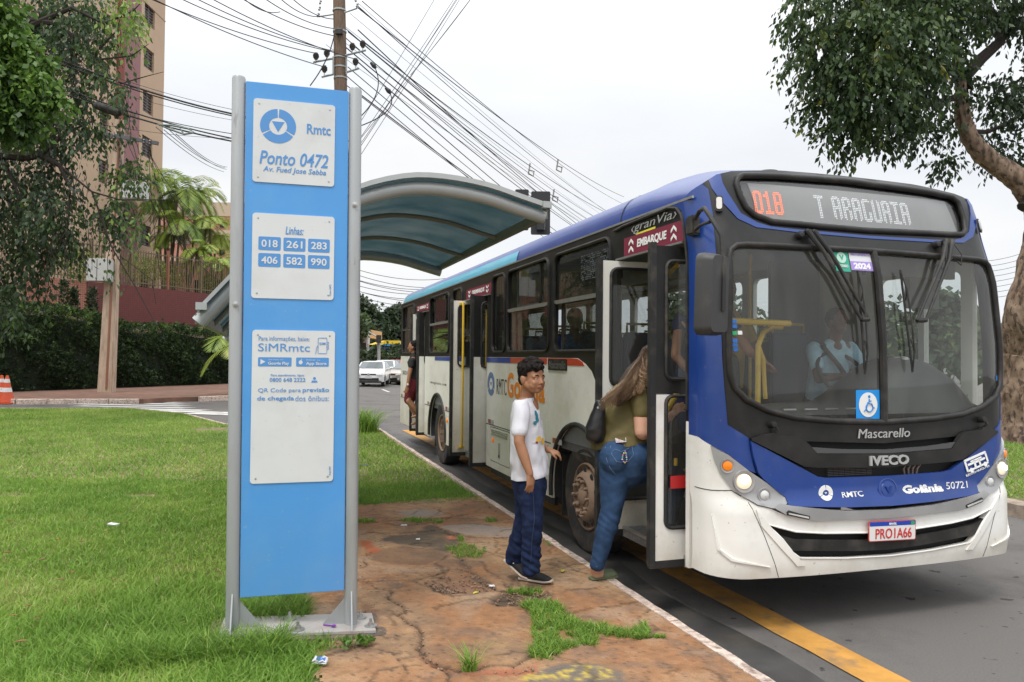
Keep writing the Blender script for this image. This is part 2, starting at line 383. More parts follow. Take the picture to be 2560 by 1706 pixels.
# ---- the cracked red pavement: a fine relief in kerb coordinates
def c7(x, y): return (860+x/2.82, 1150+y/2.82)
def w7(pts): return [tuple(gp(*c7(x, y)).xy) for x, y in pts]
def wD(pts): return [tuple(gp(*D(x, y)).xy) for x, y in pts]
CRK = [  # (polyline, half width m, depth m)
 ([(300, 975), (380, 1010), (440, 1040), (430, 1080), (370, 1080), (420, 1110), (500, 1170), (530, 1220), (540, 1290), (540, 1340), (600, 1400), (680, 1450), (780, 1480), (900, 1480), (1000, 1450), (1180, 1450), (1240, 1420), (1330, 1375)], .011, .02),
 ([(95, 835), (160, 870), (250, 905), (350, 930), (300, 975)], .006, .012),
 ([(490, 845), (600, 820), (740, 770), (860, 780), (960, 820), (1050, 890), (1090, 935), (1180, 930), (1260, 1030), (1330, 1090)], .010, .014),
 ([(500, 850), (560, 885), (640, 920), (760, 960), (870, 955)], .008, .012),
 ([(90, 440), (250, 437), (420, 430), (600, 418), (750, 410), (900, 415), (1070, 430)], .009, .015),
 ([(560, 330), (640, 340), (700, 375), (760, 385), (730, 430)], .005, .01), ([(90, 370), (200, 385), (270, 380)], .005, .01),
 ([(650, 470), (730, 500), (800, 512), (870, 545), (980, 550), (1230, 545)], .007, .012), ([(800, 512), (830, 580), (1030, 582)], .005, .01),
 ([(960, 720), (1010, 770), (1060, 810), (1110, 850), (1160, 900)], .005, .01), ([(1200, 850), (1240, 880), (1280, 912)], .005, .01),
 ([(1000, 640), (1130, 690), (1320, 712), (1420, 710), (1500, 690), (1590, 682)], .005, .01),
 ([(1515, 705), (1600, 760), (1660, 790), (1720, 810)], .007, .012), ([(1520, 792), (1620, 780), (1710, 765)], .003, .006),
 ([(2230, 1045), (2130, 1060), (2075, 1090), (2080, 1150), (2040, 1185)], .004, .008),
 ([(1690, 1150), (1800, 1172), (1900, 1180), (2000, 1190), (2130, 1185), (2256, 1200)], .009, .014),
 ([(240, 1330), (350, 1355), (430, 1357)], .005, .01), ([(350, 1360), (400, 1410), (440, 1450), (435, 1510), (380, 1568)], .005, .01),
 ([(640, 1450), (710, 1500), (740, 1590)], .008, .014), ([(480, 1300), (510, 1290), (540, 1280)], .004, .008), ([(220, 1220), (300, 1260), (420, 1230)], .004, .006),
 ([(0, 900), (60, 880), (95, 835)], .006, .01), ([(200, 640), (130, 700), (160, 740), (100, 760)], .005, .01), ([(1370, 1130), (1350, 1230), (1390, 1300)], .006, .01),
 ([(2256, 1230), (2150, 1250), (1990, 1265), (1850, 1290)], .008, .012), ([(690, 330), (640, 400), (600, 418)], .004, .008), ([(1000, 300), (1060, 360), (1130, 390)], .004, .008),
]
BLT = [  # blotches: polygon, colour, strength, height change
 ([(480, 520), (600, 455), (800, 512), (830, 590), (720, 650), (560, 610), (380, 590), (250, 560), (330, 530)], (.085, .068, .050), .8, -.004),
 ([(180, 640), (420, 600), (640, 620), (760, 690), (560, 740), (380, 735), (170, 700)], (.14, .085, .055), .55, -.003),
 ([(550, 860), (700, 815), (890, 805), (1050, 895), (1060, 935), (880, 950), (720, 935), (600, 905)], (.20, .11, .07), .6, -.012),
 ([(600, 870), (720, 880), (860, 930), (760, 950), (640, 915)], (.10, .075, .055), .7, -.01), ([(880, 810), (960, 825), (1060, 900), (980, 880)], (.09, .07, .05), .7, -.01),
 ([(990, 1010), (1100, 945), (1250, 925), (1480, 930), (1470, 1000), (1300, 1030), (1060, 1025)], (.085, .060, .042), .85, -.016),
 ([(100, 560), (180, 560), (260, 640), (160, 660)], (.40, .10, .035), .8, 0), ([(720, 530), (770, 525), (780, 550), (730, 552)], (.5, .16, .08), .9, 0),
 ([(380, 360), (560, 350), (740, 370), (640, 400), (430, 410)], (.26, .24, .22), .55, 0), ([(660, 470), (900, 450), (1230, 480), (1230, 545), (980, 540), (860, 530)], (.30, .27, .25), .6, 0),
 ([(1250, 1500), (1500, 1450), (1800, 1435), (1960, 1500), (2000, 1600), (1250, 1600)], (.13, .115, .10), .8, 0),
 ([(830, 1280), (1000, 1260), (1180, 1290), (1280, 1320), (1000, 1330)], (.38, .26, .10), .18, 0),
 ([(100, 1000), (230, 1020), (240, 1110), (190, 1250), (210, 1330), (120, 1330)], (.16, .08, .05), .6, -.008),
 ([(540, 1360), (700, 1470), (900, 1500), (1300, 1440), (1380, 1360), (1330, 1500), (900, 1530), (640, 1480)], (.30, .10, .055), .75, -.012),
 ([(800, 690), (880, 690), (900, 780), (1000, 850), (900, 800), (820, 740)], (.11, .075, .05), .8, -.01),
]
YM = [[(1260+i*95, 1545), (1290+i*95, 1500+4*i), (1320+i*95, 1530)] for i in range(2)] + [[(1590, 1480), (1620, 1470), (1600, 1540)], [(1680, 1470), (1740, 1465), (1690, 1530), (1750, 1535)], [(1800, 1470), (1850, 1480), (1800, 1520), (1890, 1540)], [(1440, 1550), (1480, 1510), (1520, 1545)], [(1560, 1500), (1640, 1540), (1700, 1560)]]
pave_poly = wD([(745, 1640), (733, 1568), (716, 1500), (690, 1440), (690, 1370), (640, 1300), (590, 1200), (600, 1163), (820, 1160), (960, 1157), (1112, 1150)])
pave_poly = [kb(1.2, .6)] + pave_poly + [kb(8.26, 2.335), kb(1.2, 2.335)]
g = .0145; U0, U1, N0, N1 = 2.3, 8.5, -1.1, 2.335
uu = np.arange(U0, U1, g); nn = np.linspace(N0, N1, int((N1-N0)/g)); UU, NN = np.meshgrid(uu, nn, indexing='ij')
X = -math.sin(YAW)*UU + math.cos(YAW)*NN; Y = math.cos(YAW)*UU + math.sin(YAW)*NN
def vnoise(X, Y, sc, seed, octv=4):
    r = np.zeros_like(X); amp = 1.; tot = 0.
    rg = np.random.default_rng(seed)
    for o in range(octv):
        G = rg.random((64, 64)); xx = X*sc*2**o+rg.random()*64; yy = Y*sc*2**o+rg.random()*64
        i = np.floor(xx).astype(int); j = np.floor(yy).astype(int); fx = xx-i; fy = yy-j; fx = fx*fx*(3-2*fx); fy = fy*fy*(3-2*fy); i %= 64; j %= 64; i2 = (i+1) % 64; j2 = (j+1) % 64
        r += amp*(G[i, j]*(1-fx)*(1-fy)+G[i2, j]*fx*(1-fy)+G[i, j2]*(1-fx)*fy+G[i2, j2]*fx*fy); tot += amp; amp *= .55
    return r/tot
def in_np(X, Y, poly):
    c = np.zeros(X.shape, bool); j = len(poly)-1
    for i in range(len(poly)):
        xi, yi = poly[i]; xj, yj = poly[j]
        if yi != yj:
            t = ((yi > Y) != (yj > Y)) & (X < (xj-xi)*(Y-yi)/(yj-yi)+xi); c ^= t
        j = i
    return c
def seg_d(X, Y, pts):
    d = np.full(X.shape, 9.)
    for (a, b), (c, e) in zip(pts, pts[1:]):
        vx, vy = c-a, e-b; l = vx*vx+vy*vy+1e-12; t = np.clip(((X-a)*vx+(Y-b)*vy)/l, 0, 1); d = np.minimum(d, np.hypot(X-a-t*vx, Y-b-t*vy))
    return d
wx = (vnoise(X, Y, 9, 1)-.5)*.09+(vnoise(X, Y, 48, 21, 3)-.5)*.035; wy = (vnoise(X, Y, 9, 2)-.5)*.09+(vnoise(X, Y, 48, 22, 3)-.5)*.035; Xw, Yw = X+wx, Y+wy
A = vnoise(X, Y, 1.6, 3); Bn = vnoise(X, Y, 7, 4); Cn = vnoise(X, Y, 30, 5)
c1 = np.array([.275, .138, .066]); c2 = np.array([.34, .208, .112]); c3 = np.array([.195, .118, .075])
f = np.clip((A-.42)*5, 0, 1)[..., None]; colr = c1*(1-f)+c2*f; f = np.clip((Bn-.56)*6, 0, .8)[..., None]; colr = colr*(1-f)+c3*f
colr *= (.70+.60*Cn)[..., None]
En = vnoise(X, Y, 3.3, 61, 5); f = np.clip((En-.50)*5, 0, 1)[..., None]*.5; colr = colr*(1-f)+np.array([.155, .105, .07])*f; f = np.clip((.40-En)*6, 0, 1)[..., None]*.5; colr = colr*(1-f)+np.array([.37, .27, .185])*f
Fn = vnoise(X, Y, 60, 62, 2); f = np.clip((Fn-.74)*12, 0, 1)[..., None]*.7; colr = colr*(1-f)+np.array([.07, .05, .04])*f; f = np.clip((.20-Fn)*12, 0, 1)[..., None]*.22; colr = colr*(1-f)+np.array([.5, .42, .34])*f
Z = .15 + (Bn-.5)*.009 + (Cn-.5)*.004 + np.round(vnoise(Xw, Yw, 1.15, 71, 2)*4)/4*.016-.008   # slabs heaved by a centimetre or so
for poly, cc, st, dz in BLT:
    p = w7(poly); q = in_np(Xw, Yw, p); d = seg_d(Xw, Yw, p+[p[0]]); soft = np.where(q, np.clip(d/.04+.35, 0, 1), np.clip(.35-d/.04, 0, 1))
    s = soft*st*np.clip(.55+1.1*Bn*Cn*2, 0, 1.15); colr = colr*(1-np.clip(s, 0, 1))[..., None] + np.array(cc)*np.clip(s, 0, 1)[..., None]; Z += dz*soft
for p in YM:
    d = seg_d(Xw, Yw, w7(p)); s = np.clip(1-d/.028, 0, 1)*np.clip((Cn-.35)*5, 0, 1)*.85; colr = colr*(1-s)[..., None]+np.array([.55, .40, .06])*s[..., None]
for row in range(5):
    for k in range(9):
        x0 = 110+k*36+random.uniform(-6, 6); y0 = 790+row*24
        d = seg_d(X, Y, w7([(x0, y0), (x0+random.uniform(0, 12), y0+random.uniform(4, 14))])); s = np.clip(1-d/.006, 0, 1)*.28; colr = colr*(1-s)[..., None]+np.array([.6, .5, .4])*s[..., None]
for pts, hw, dep in CRK:
    d = seg_d(X+wx*.7, Y+wy*.7, w7(pts)); hw = hw*(.6+1.2*Bn); s = np.clip(1.25-d/hw, 0, 1); Z -= dep*s; colr = colr*(1-.88*s)[..., None]+np.array([.045, .032, .022])*(.88*s)[..., None]
    s2 = np.clip(1-d/(hw*4), 0, 1)*.28; colr = colr*(1-s2)[..., None]+np.array([.12, .075, .05])*s2[..., None]
cell = (vnoise(X, Y, 26, 11, 2)-.5)*.06; 
rid = np.abs(vnoise(X, Y, 3.1, 12, 3)-.5); s = np.clip(1-rid/.007, 0, 1)*np.clip((A-.47)*8+np.clip(UU-6.6, 0, .7), 0, 1)*.6; colr = colr*(1-s)[..., None]+np.array([.06, .04, .03])*s[..., None]; Z -= .004*s
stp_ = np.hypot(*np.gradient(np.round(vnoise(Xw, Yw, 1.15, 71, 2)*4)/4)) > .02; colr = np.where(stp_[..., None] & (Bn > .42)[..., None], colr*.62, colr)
mask = in_np(Xw, Yw, pave_poly) | in_np(X, Y, [kb(1.2, .9), kb(8.2, 1.2), kb(8.2, 2.335), kb(1.2, 2.335)]) & in_np(X, Y, [kb(1.2, .9), kb(8.05, .9), kb(8.26, 2.335), kb(1.2, 2.335)])
nu, nv_ = UU.shape; I = np.arange(nu*nv_).reshape(nu, nv_)
F4 = np.stack([I[:-1, :-1], I[:-1, 1:], I[1:, 1:], I[1:, :-1]], -1)[mask[:-1, :-1]].reshape(-1, 4)
F4 = F4[:, ::-1]
Vv = np.stack([X, Y, Z], -1).reshape(-1, 3)
pvm = bpy.data.materials.new('cracked_concrete'); pvm.use_nodes = True; t = pvm.node_tree; b = t.nodes['Principled BSDF']; b.inputs['Roughness'].default_value = .9; b.inputs['Specular IOR Level'].default_value = .3
a = t.nodes.new('ShaderNodeAttribute'); a.attribute_name = 'albedo'; tcn = t.nodes.new('ShaderNodeTexCoord')
n1 = t.nodes.new('ShaderNodeTexNoise'); n1.inputs['Scale'].default_value = 120; n1.inputs['Detail'].default_value = 6; n1.inputs['Roughness'].default_value = .7; t.links.new(tcn.outputs['Object'], n1.inputs[0])
mr = t.nodes.new('ShaderNodeMapRange'); mr.inputs[1].default_value = .3; mr.inputs[2].default_value = .7; mr.inputs[3].default_value = .74; mr.inputs[4].default_value = 1.26; t.links.new(n1.outputs[0], mr.inputs[0])
vm = t.nodes.new('ShaderNodeVectorMath'); vm.operation = 'SCALE'; t.links.new(a.outputs['Color'], vm.inputs[0]); t.links.new(mr.outputs[0], vm.inputs['Scale']); t.links.new(vm.outputs[0], b.inputs['Base Color'])
bn = t.nodes.new('ShaderNodeBump'); bn.inputs['Strength'].default_value = .5; bn.inputs['Distance'].default_value = .006; t.links.new(n1.outputs[0], bn.inputs['Height']); t.links.new(bn.outputs[0], b.inputs['Normal'])
used = np.unique(F4); rem = -np.ones(nu*nv_, int); rem[used] = np.arange(len(used))
pv = np_mesh('pavement', Vv[used], rem[F4], pvm, kind='structure')
ca = pv.data.attributes.new('albedo', 'FLOAT_COLOR', 'POINT'); ca.data.foreach_set('color', np.concatenate([np.clip(colr, .01, 1).reshape(-1, 3), np.ones((nu*nv_, 1))], 1)[used].astype(np.float32).ravel())
smooth(pv.data, 60)

# loose grit lying along cracks and in the worn hollows
gr_v, gr_f = [], []; rr = random.Random(77); gp_ = []
for pts, hw, dep in CRK:
    w = w7(pts)
    for (x0, y0), (x1, y1) in zip(w, w[1:]):
        for _ in range(int(math.hypot(x1-x0, y1-y0)*42*hw/.008)): t = rr.random(); gp_.append((x0+(x1-x0)*t+rr.gauss(0, .025), y0+(y1-y0)*t+rr.gauss(0, .025), rr.uniform(.003, .011)))
for poly, cc, st, dz in BLT:
    if dz < -.005:
        w = w7(poly); 
        for _ in range(150):
            x = rr.uniform(min(p[0] for p in w), max(p[0] for p in w)); y = rr.uniform(min(p[1] for p in w), max(p[1] for p in w))
            if inside((x, y), w): gp_.append((x, y, rr.uniform(.003, .012)))
for x, y, s in gp_:
    k = len(gr_v); z = .143+s*.3; gr_v += [(x-s, y+rr.uniform(-.3, .3)*s, z), (x, y-s*.8, z), (x+s, y, z), (x+s*.2, y+s, z), (x+rr.uniform(-.3, .3)*s, y, z+s*rr.uniform(.5, 1)), (x, y, z-s*.6)]; gr_f += [(k, k+1, k+4), (k+1, k+2, k+4), (k+2, k+3, k+4), (k+3, k, k+4), (k+1, k, k+5), (k+2, k+1, k+5), (k+3, k+2, k+5), (k, k+3, k+5)]
m = MB(); m.v = gr_v; m.f = gr_f; tag(m.build('grit', pm('grit', (.10, .06, .04), .95, var=.6, vs=60, col2=(.22, .14, .09)), kind='stuff', sm=False), 'loose grit and soil crumbs lying in the pavement cracks')
# nearest bit of the same pavement, in front of the frame's lower edge
V, T, be = sheet([kb(-4, -.2), kb(2.31, .45), kb(2.31, 2.335), kb(-4, 2.335)], [], .5); m = MB(); m.v = [(x, y, .148) for x, y in V]; m.f = [tuple(f) for f in T]
tag(m.build('near_pavement', pm('near_concrete', (.25, .145, .088), .9, var=.15, vs=3, bump=.4, bs=120)), kind='structure')
# ================================================================== THE BUS (local x = across, y = backwards, z = up; nose near y = 0)
CW = [(.2, 3.95), (.35, 3.925), (.45, 3.91), (.8, 3.915), (.87, 3.945), (1.3, 3.957), (1.84, 3.962), (2.3, 4.005), (2.5, 4.055), (2.62, 4.095), (2.83, 4.15), (2.95, 4.19), (3.04, 4.26), (3.1, 4.42)]
def cw_(w):
    if w <= CW[0][0]: return CW[0][1]
    for (a, b), (c, e) in zip(CW, CW[1:]):
        if w <= c: return b+(e-b)*(w-a)/(c-a)
    return CW[-1][1]
RC = .2
def fpt(a, w):
    mm = a > 1.25
    if mm: a = 2.5-a
    if a >= RC: v = a; e = 0
    else:
        s = RC-a; th = s/RC
        if th < PI/2: v = RC-RC*math.sin(th); e = RC*(1-math.cos(th))
        else: v = 0; e = RC+(s-RC*PI/2)
    t = abs(v-1.25)/1.25; u = cw_(w)+.07*t**3+e
    if mm: v = 2.5-v
    return Vector((v, u-4, w))
def FM(a, w, off=0.):                                                # the nose, bent round both corners
    p = fpt(a, w)
    if off == 0: return p
    ta = fpt(a+.01, w)-fpt(a-.01, w); tw = fpt(a, w+.02)-fpt(a, w-.02)
    n = ta.cross(tw).normalized()
    if n.y > .3: n = -n
    return p+n*off
def SM(u, w, off=0.): return Vector((-off, u-4, w))                  # near side wall, u in metres from the camera's foot
def SR(u, w, off=0.): return Vector((2.5+off, u-4, w))               # far side wall
def mirror(half): return half + [(2.5-a, w) for a, w in half[::-1]]

blk = pm('bus_black', (.014, .014, .0135), .36, spec=.35, var=.15, vs=6, dirt=((.055, .050, .042), .45, 2.2))
blkm = pm('bus_trim', (.020, .019, .018), .5, spec=.35, var=.2, vs=9, dirt=((.09, .08, .07), .5, 6))
blu = pm('bus_blue', (.012, .048, .235), .30, var=.08, vs=3, coat=.22, dirt=((.05, .075, .20), .4, 5), spots=((.12, .14, .25), .35, 22, .70))
lbl = pm('bus_sky_blue', (.10, .44, .62), .35, var=.05, vs=3, coat=.3, dirt=((.20, .42, .5), .5, 5))
wht = pm('bus_white', (.78, .77, .70), .42, var=.05, vs=2, coat=.15, dirt=((.52, .47, .34), .6, 1.7), spots=((.30, .25, .18), .5, 26, .69), grime=((.40, .33, .21), .35, 1.15, .75), bump=.12, bs=3)
whb = pm('bumper_white', (.82, .81, .77), .4, var=.04, vs=2, coat=.2, dirt=((.54, .50, .40), .5, 3), spots=((.25, .22, .18), .5, 30, .70), grime=((.42, .36, .26), .33, .62, .7), bump=.10, bs=4)
silv = pm('silver_trim', (.40, .40, .40), .35, metal=.5, var=.08, vs=6)
rubb = pm('rubber', (.018, .018, .018), .65, dirt=((.10, .085, .065), .7, 6))
dark = pm('dark_inside', (.015, .015, .015), .8)
grym = pm('cabin_grey', (.16, .165, .165), .7, var=.1)
yelp = pm('handrail_yellow', (.72, .46, .03), .35, coat=.3, var=.05, dirt=((.3, .2, .05), .4, 12))
gtin = glass('window_glass', (.50, .51, .49), dust=.02); gwin = glass('windscreen_glass', (.95, .97, .96), ior=1.5, dust=.03)
chrome = pm('dull_alu', (.45, .45, .44), .4, metal=.8, dirt=((.3, .27, .22), .6, 8))
letw = pm('letter_white', (.78, .78, .76), .5); letg = pm('letter_silver', (.46, .46, .45), .4, metal=.3); leto = pm('letter_orange', (.80, .25, .02), .5); letk = pm('letter_charcoal', (.06, .065, .07), .5); letm = pm('letter_maroon', (.19, .02, .045), .5)
letb = pm('letter_slate', (.13, .20, .38), .5)

P0 = kp(4, VC)
bus = root('city_bus', P0, 'blue and white city bus stopped at the kerb with its doors open', 'bus', rz=YAW)
BL = lambda v, u, w: (v, u-4, w)
def bb(v0, v1, u0, u1, w0, w1, name, mat, parent=bus, bevel=0, mb=None):
    m_ = mb or MB(); m_.box(BL((v0+v1)/2, (u0+u1)/2, (w0+w1)/2), (abs(v1-v0), abs(u1-u0), abs(w1-w0)))
    return m_ if mb else m_.build(name, mat, parent, world=False, bevel=bevel)

# --- near side wall: black window band and white lower body, with real openings
wins = {'W1': (5.53, 6.78, 1.80, 2.735), 'W2': (6.93, 8.26, 1.80, 2.735), 'W3': (8.36, 8.88, 1.80, 2.735), 'W4': (10.40, 10.95, 1.80, 2.735), 'W5': (11.20, 12.60, 1.80, 2.735), 'W6': (13.98, 15.28, 1.80, 2.735)}
doors = {'D1': (4.37, 5.43), 'D2': (9.14, 10.30), 'D3': (13.02, 13.90)}
DT = 2.54
bandpoly = [(4.34, 2.82), (4.34, 1.45), (5.44, 1.45)]
band = [(cw_(w)+.273, w) for w in (2.82, 2.74, 2.66, 2.58, 2.5, 2.3, 2.0, 1.7, 1.32)] + [(4.375, 1.32), (4.375, DT), (5.425, DT), (5.425, 1.05), (5.62, 1.32), (5.9, 1.62), (6.02, 1.68), (6.2, 1.734)]
band += [(9.13, 1.734), (9.13, DT), (10.31, DT), (10.31, 1.734), (13.01, 1.734), (13.01, DT), (13.91, DT), (13.91, 1.734), (15.45, 1.734), (15.52, 1.80), (15.5, 2.82)]
def hole(k, g=.0):
    a, b, c, d = wins[k]; return rrect(a-g, c-g, b+g, d+g, .10+g)
drape('window_band', band, SM, blk, bus, holes=[hole(k) for k in wins], off=0, thick=.04, step=.5)
def arc(cx, cy, r, a0, a1, n=18): return [(cx+r*math.cos(math.radians(a0+(a1-a0)*i/n)), cy+r*math.sin(math.radians(a0+(a1-a0)*i/n))) for i in range(n+1)]
SK = .365
def under(u0, u1, arch=None):                                        # white panel between u0 and u1, optional wheel arch cut out
    p = [(u0, 1.733), (u0, SK)]
    if arch:
        c, r = arch; h = math.sqrt(r*r-(.5-SK)**2); a = math.degrees(math.atan2(-(.5-SK), -h)); p += [(c+r*math.cos(math.radians(t)), .5+r*math.sin(math.radians(t))) for t in [180+(180+0)*0 + (360+a if a < 0 else a) - 180 - (i/22)*((360+a if a < 0 else a)-180+ (180 - ((360+a if a < 0 else a)-180)) - (-(math.degrees(math.asin((.5-SK)/r))))) for i in range(0)]]
        a0 = 180+math.degrees(math.asin((.5-SK)/r)); a1 = -math.degrees(math.asin((.5-SK)/r))
        p += [(c+r*math.cos(math.radians(a0+(a1-a0)*i/24)), .5+r*math.sin(math.radians(a0+(a1-a0)*i/24))) for i in range(25)]
    return p + [(u1, SK), (u1, 1.733)]
AF, AR, AQ = 6.20, 11.97, .635
for nm, u0, u1, ar, hol in (('side_panel', 5.44, 6.962, (AF, AQ), []), ('side_panel', 6.972, 9.13, None, [rrect(8.15, .45, 8.95, .872, .02, 1)]), ('side_panel', 10.31, 13.01, (AR, .62), []), ('side_panel', 13.91, 15.50, None, [])):
    pl = under(u0, u1, ar)
    if u0 == 5.44: pl = [(5.44, 1.045)] + pl[1:-1] + [(u1, 1.733), (6.2, 1.733), (6.02, 1.68), (5.9, 1.62), (5.62, 1.32)]
    drape(nm, pl, SM, wht, bus, holes=hol, off=0, thick=.03, step=.4)
# front post beside the door, blue flank of the corner wrapping over the door head
drape('corner_flank', [(cw_(w)+.2705, w) for w in (1.236, 1.5, 1.84, 2.1, 2.3, 2.5, 2.62, 2.74, 2.815)] + [(4.75, 2.815), (4.58, 2.803), (4.49, 2.785), (4.435, 2.745), (4.40, 2.68), (4.375, 2.6), (4.345, 2.45), (4.335, 2.2), (4.332, 1.236)], SM, blu, bus, off=.0065, thick=.008, step=.3)
drape('door_post', [(4.325, SK-.01), (4.37, SK-.01), (4.37, 1.32), (4.325, 1.32)], SM, whb, bus, off=.004, thick=.03, step=.4)
# arch lips and dark wheel wells
for c, r, nm in ((AF, AQ, 'wheel_arch'), (AR, .62, 'wheel_arch')):
    a0 = 184; m = MB(); m.tube([BL(-.008, c+r*math.cos(math.radians(t)), .5+r*math.sin(math.radians(t))) for t in range(190, -12, -8)], .022, 8)
    k = []; n = 26
    for i in range(n+1):
        t = math.radians(192-204*i/n); k += [BL(.032, c+r*math.cos(t), .5+r*math.sin(t)), BL(.42, c+r*math.cos(t), .5+r*math.sin(t))]
    m.add(k, [(2*i, 2*i+1, 2*i+3, 2*i+2) for i in range(n)])
    m.add([BL(.42, c+r*math.cos(math.radians(192-204*i/n)), .5+r*math.sin(math.radians(192-204*i/n))) for i in range(n+1)], [tuple(range(n+1))])
    m.build(nm, rubb, bus, world=False)
# seam line, reflectors, stripe
for a, b in ((6.86, 9.12), (10.32, 11.42), (12.52, 13.0), (13.92, 15.45)): bb(-.005, .001, a, b, .8875, .8965, 'panel_seam', dark)
redr = pm('reflector_red', (.28, .05, .03), .4); whr = pm('reflector_white', (.42, .42, .40), .4)
for u in (6.68, 8.90, 11.25, 12.62, 15.25, 10.6):
    for k, (mm, du) in enumerate(((redr, .06), (whr, -.055))):
        bb(-.008, -.0, u+du-.055, u+du+.055, .905, .955, 'reflector', mm)
sb = pm('stripe_blue', (.02, .055, .30), .4, coat=.3); sr = pm('stripe_red', (.50, .055, .02), .4, coat=.3)
drape('stripe', [(8.152, 1.668), (9.125, 1.668), (9.125, 1.73), (8.152, 1.73)], SM, sb, bus, off=.004, thick=.004, step=.5)
drape('stripe', [(10.315, 1.668), (12.2, 1.668), (12.2, 1.73), (10.315, 1.73)], SM, sb, bus, off=.004, thick=.004, step=.5)
drape('stripe', [(6.93+.05, 1.668), (8.150, 1.668), (8.150, 1.73), (6.98, 1.73)], SM, sr, bus, off=.004, thick=.004, step=.5)
drape('stripe', [(6.055, 1.664), (6.955, 1.664), (6.955, 1.731), (6.33, 1.731), (6.2, 1.726), (6.1, 1.70)], SM, sr, bus, off=.004, thick=.004, step=.5)
drape('badge', rrect(6.45, 1.612, 6.93, 1.722, .01, 1), SM, blkm, bus, off=.010, thick=.01, step=.5)
sx, sy = Vector((0, -1, 0)), Vector((0, 0, 1))
def stxt(body, mat, u0, u1, w0, w1, name='lettering', off=0., shear=0., out=.002, parent=bus, space=1.): return text(name, body, mat, parent, BL(-out, (u0+u1)/2, (w0+w1)/2), sx, sy, abs(u1-u0), w1-w0, off=off, shear=shear, space=space)
stxt('Mascarello', pm('badge_letters', (.10, .10, .095), .4), 6.47, 6.91, 1.628, 1.705, out=.011, off=.02, shear=.2)
stxt('RMTC', letk, 8.68, 8.285, 1.285, 1.475, off=-.01)
stxt('G', leto, 8.262, 8.03, 1.27, 1.56, off=.03); stxt('oi\u00e2nia', leto, 8.01, 7.03, 1.27, 1.53, off=.03)
stxt('rmtcgoiania.com', letk, 12.55, 11.35, 1.262, 1.318, space=1.5)
stxt('50721', letk, 15.25, 14.8, 1.36, 1.44); stxt('\u2261E\u2261', letb, 14.75, 14.5, 1.36, 1.44, off=.02)
def ring_logo(cu, cw2, R, r, tri, mat, mp_, out=.004, name='emblem', rx=1.):
    for k in range(3):
        a0 = 90+120*k+4; a1 = 90+120*(k+1)-4
        pl = [(cu+rx*R*math.cos(math.radians(a0+(a1-a0)*i/14)), cw2+R*math.sin(math.radians(a0+(a1-a0)*i/14))) for i in range(15)]
        pl += [(cu+rx*r*math.cos(math.radians(a1-(a1-a0)*i/14)), cw2+r*math.sin(math.radians(a1-(a1-a0)*i/14))) for i in range(15)]
        drape(name, pl, mp_, mat, bus, off=out, thick=out-.0005, step=.5)
    drape(name, [(cu-rx*tri, cw2+tri*.7), (cu, cw2-tri*.9), (cu+rx*tri, cw2+tri*.7)], mp_, mat, bus, off=out, thick=out-.0005, step=.5)
ring_logo(8.925, 1.40, .148, .075, .03, letb, SM)
# service flap by the wheel
fl = drape('service_flap', rrect(8.16, .46, 8.94, .862, .02, 1), SM, pm('flap_cream', (.62, .60, .50), .45, var=.06, dirt=((.42, .37, .25), .6, 4)), bus, off=.002, thick=.02, step=.4)
m = MB(); 
for k in range(3): m.box(BL(-.006, 8.55, .835-.026*k), (.012, .62, .014))
m.build('louvre', chrome, fl, world=False)
bb(-.008, -.001, 8.52, 8.58, .52, .70, 'latch', chrome, fl); bb(-.011, -.008, 8.535, 8.565, .53, .56, 'keyhole', dark, fl)
orl = pm('lamp_amber', (.75, .20, .01), .2, emit=((.8, .2, .01), .25))
for u, w in ((8.80, .715), (11.25, .745)): MB().lathe([(.03, 0), (.028, .012), (.015, .02), (0, .022)], BL(-.001, u, w), (-1, 0, 0), 16).build('side_lamp', orl, bus, world=False)
# grey skirt board under the floor
bb(.06, .1, 6.9, 9.1, .27, .37, 'underframe', rubb); bb(.1, 2.4, 4.3, 5.5, .30, .34, 'underframe', dark); bb(.3, 2.2, 7.0, 11.0, .32, .6, 'underframe', dark)

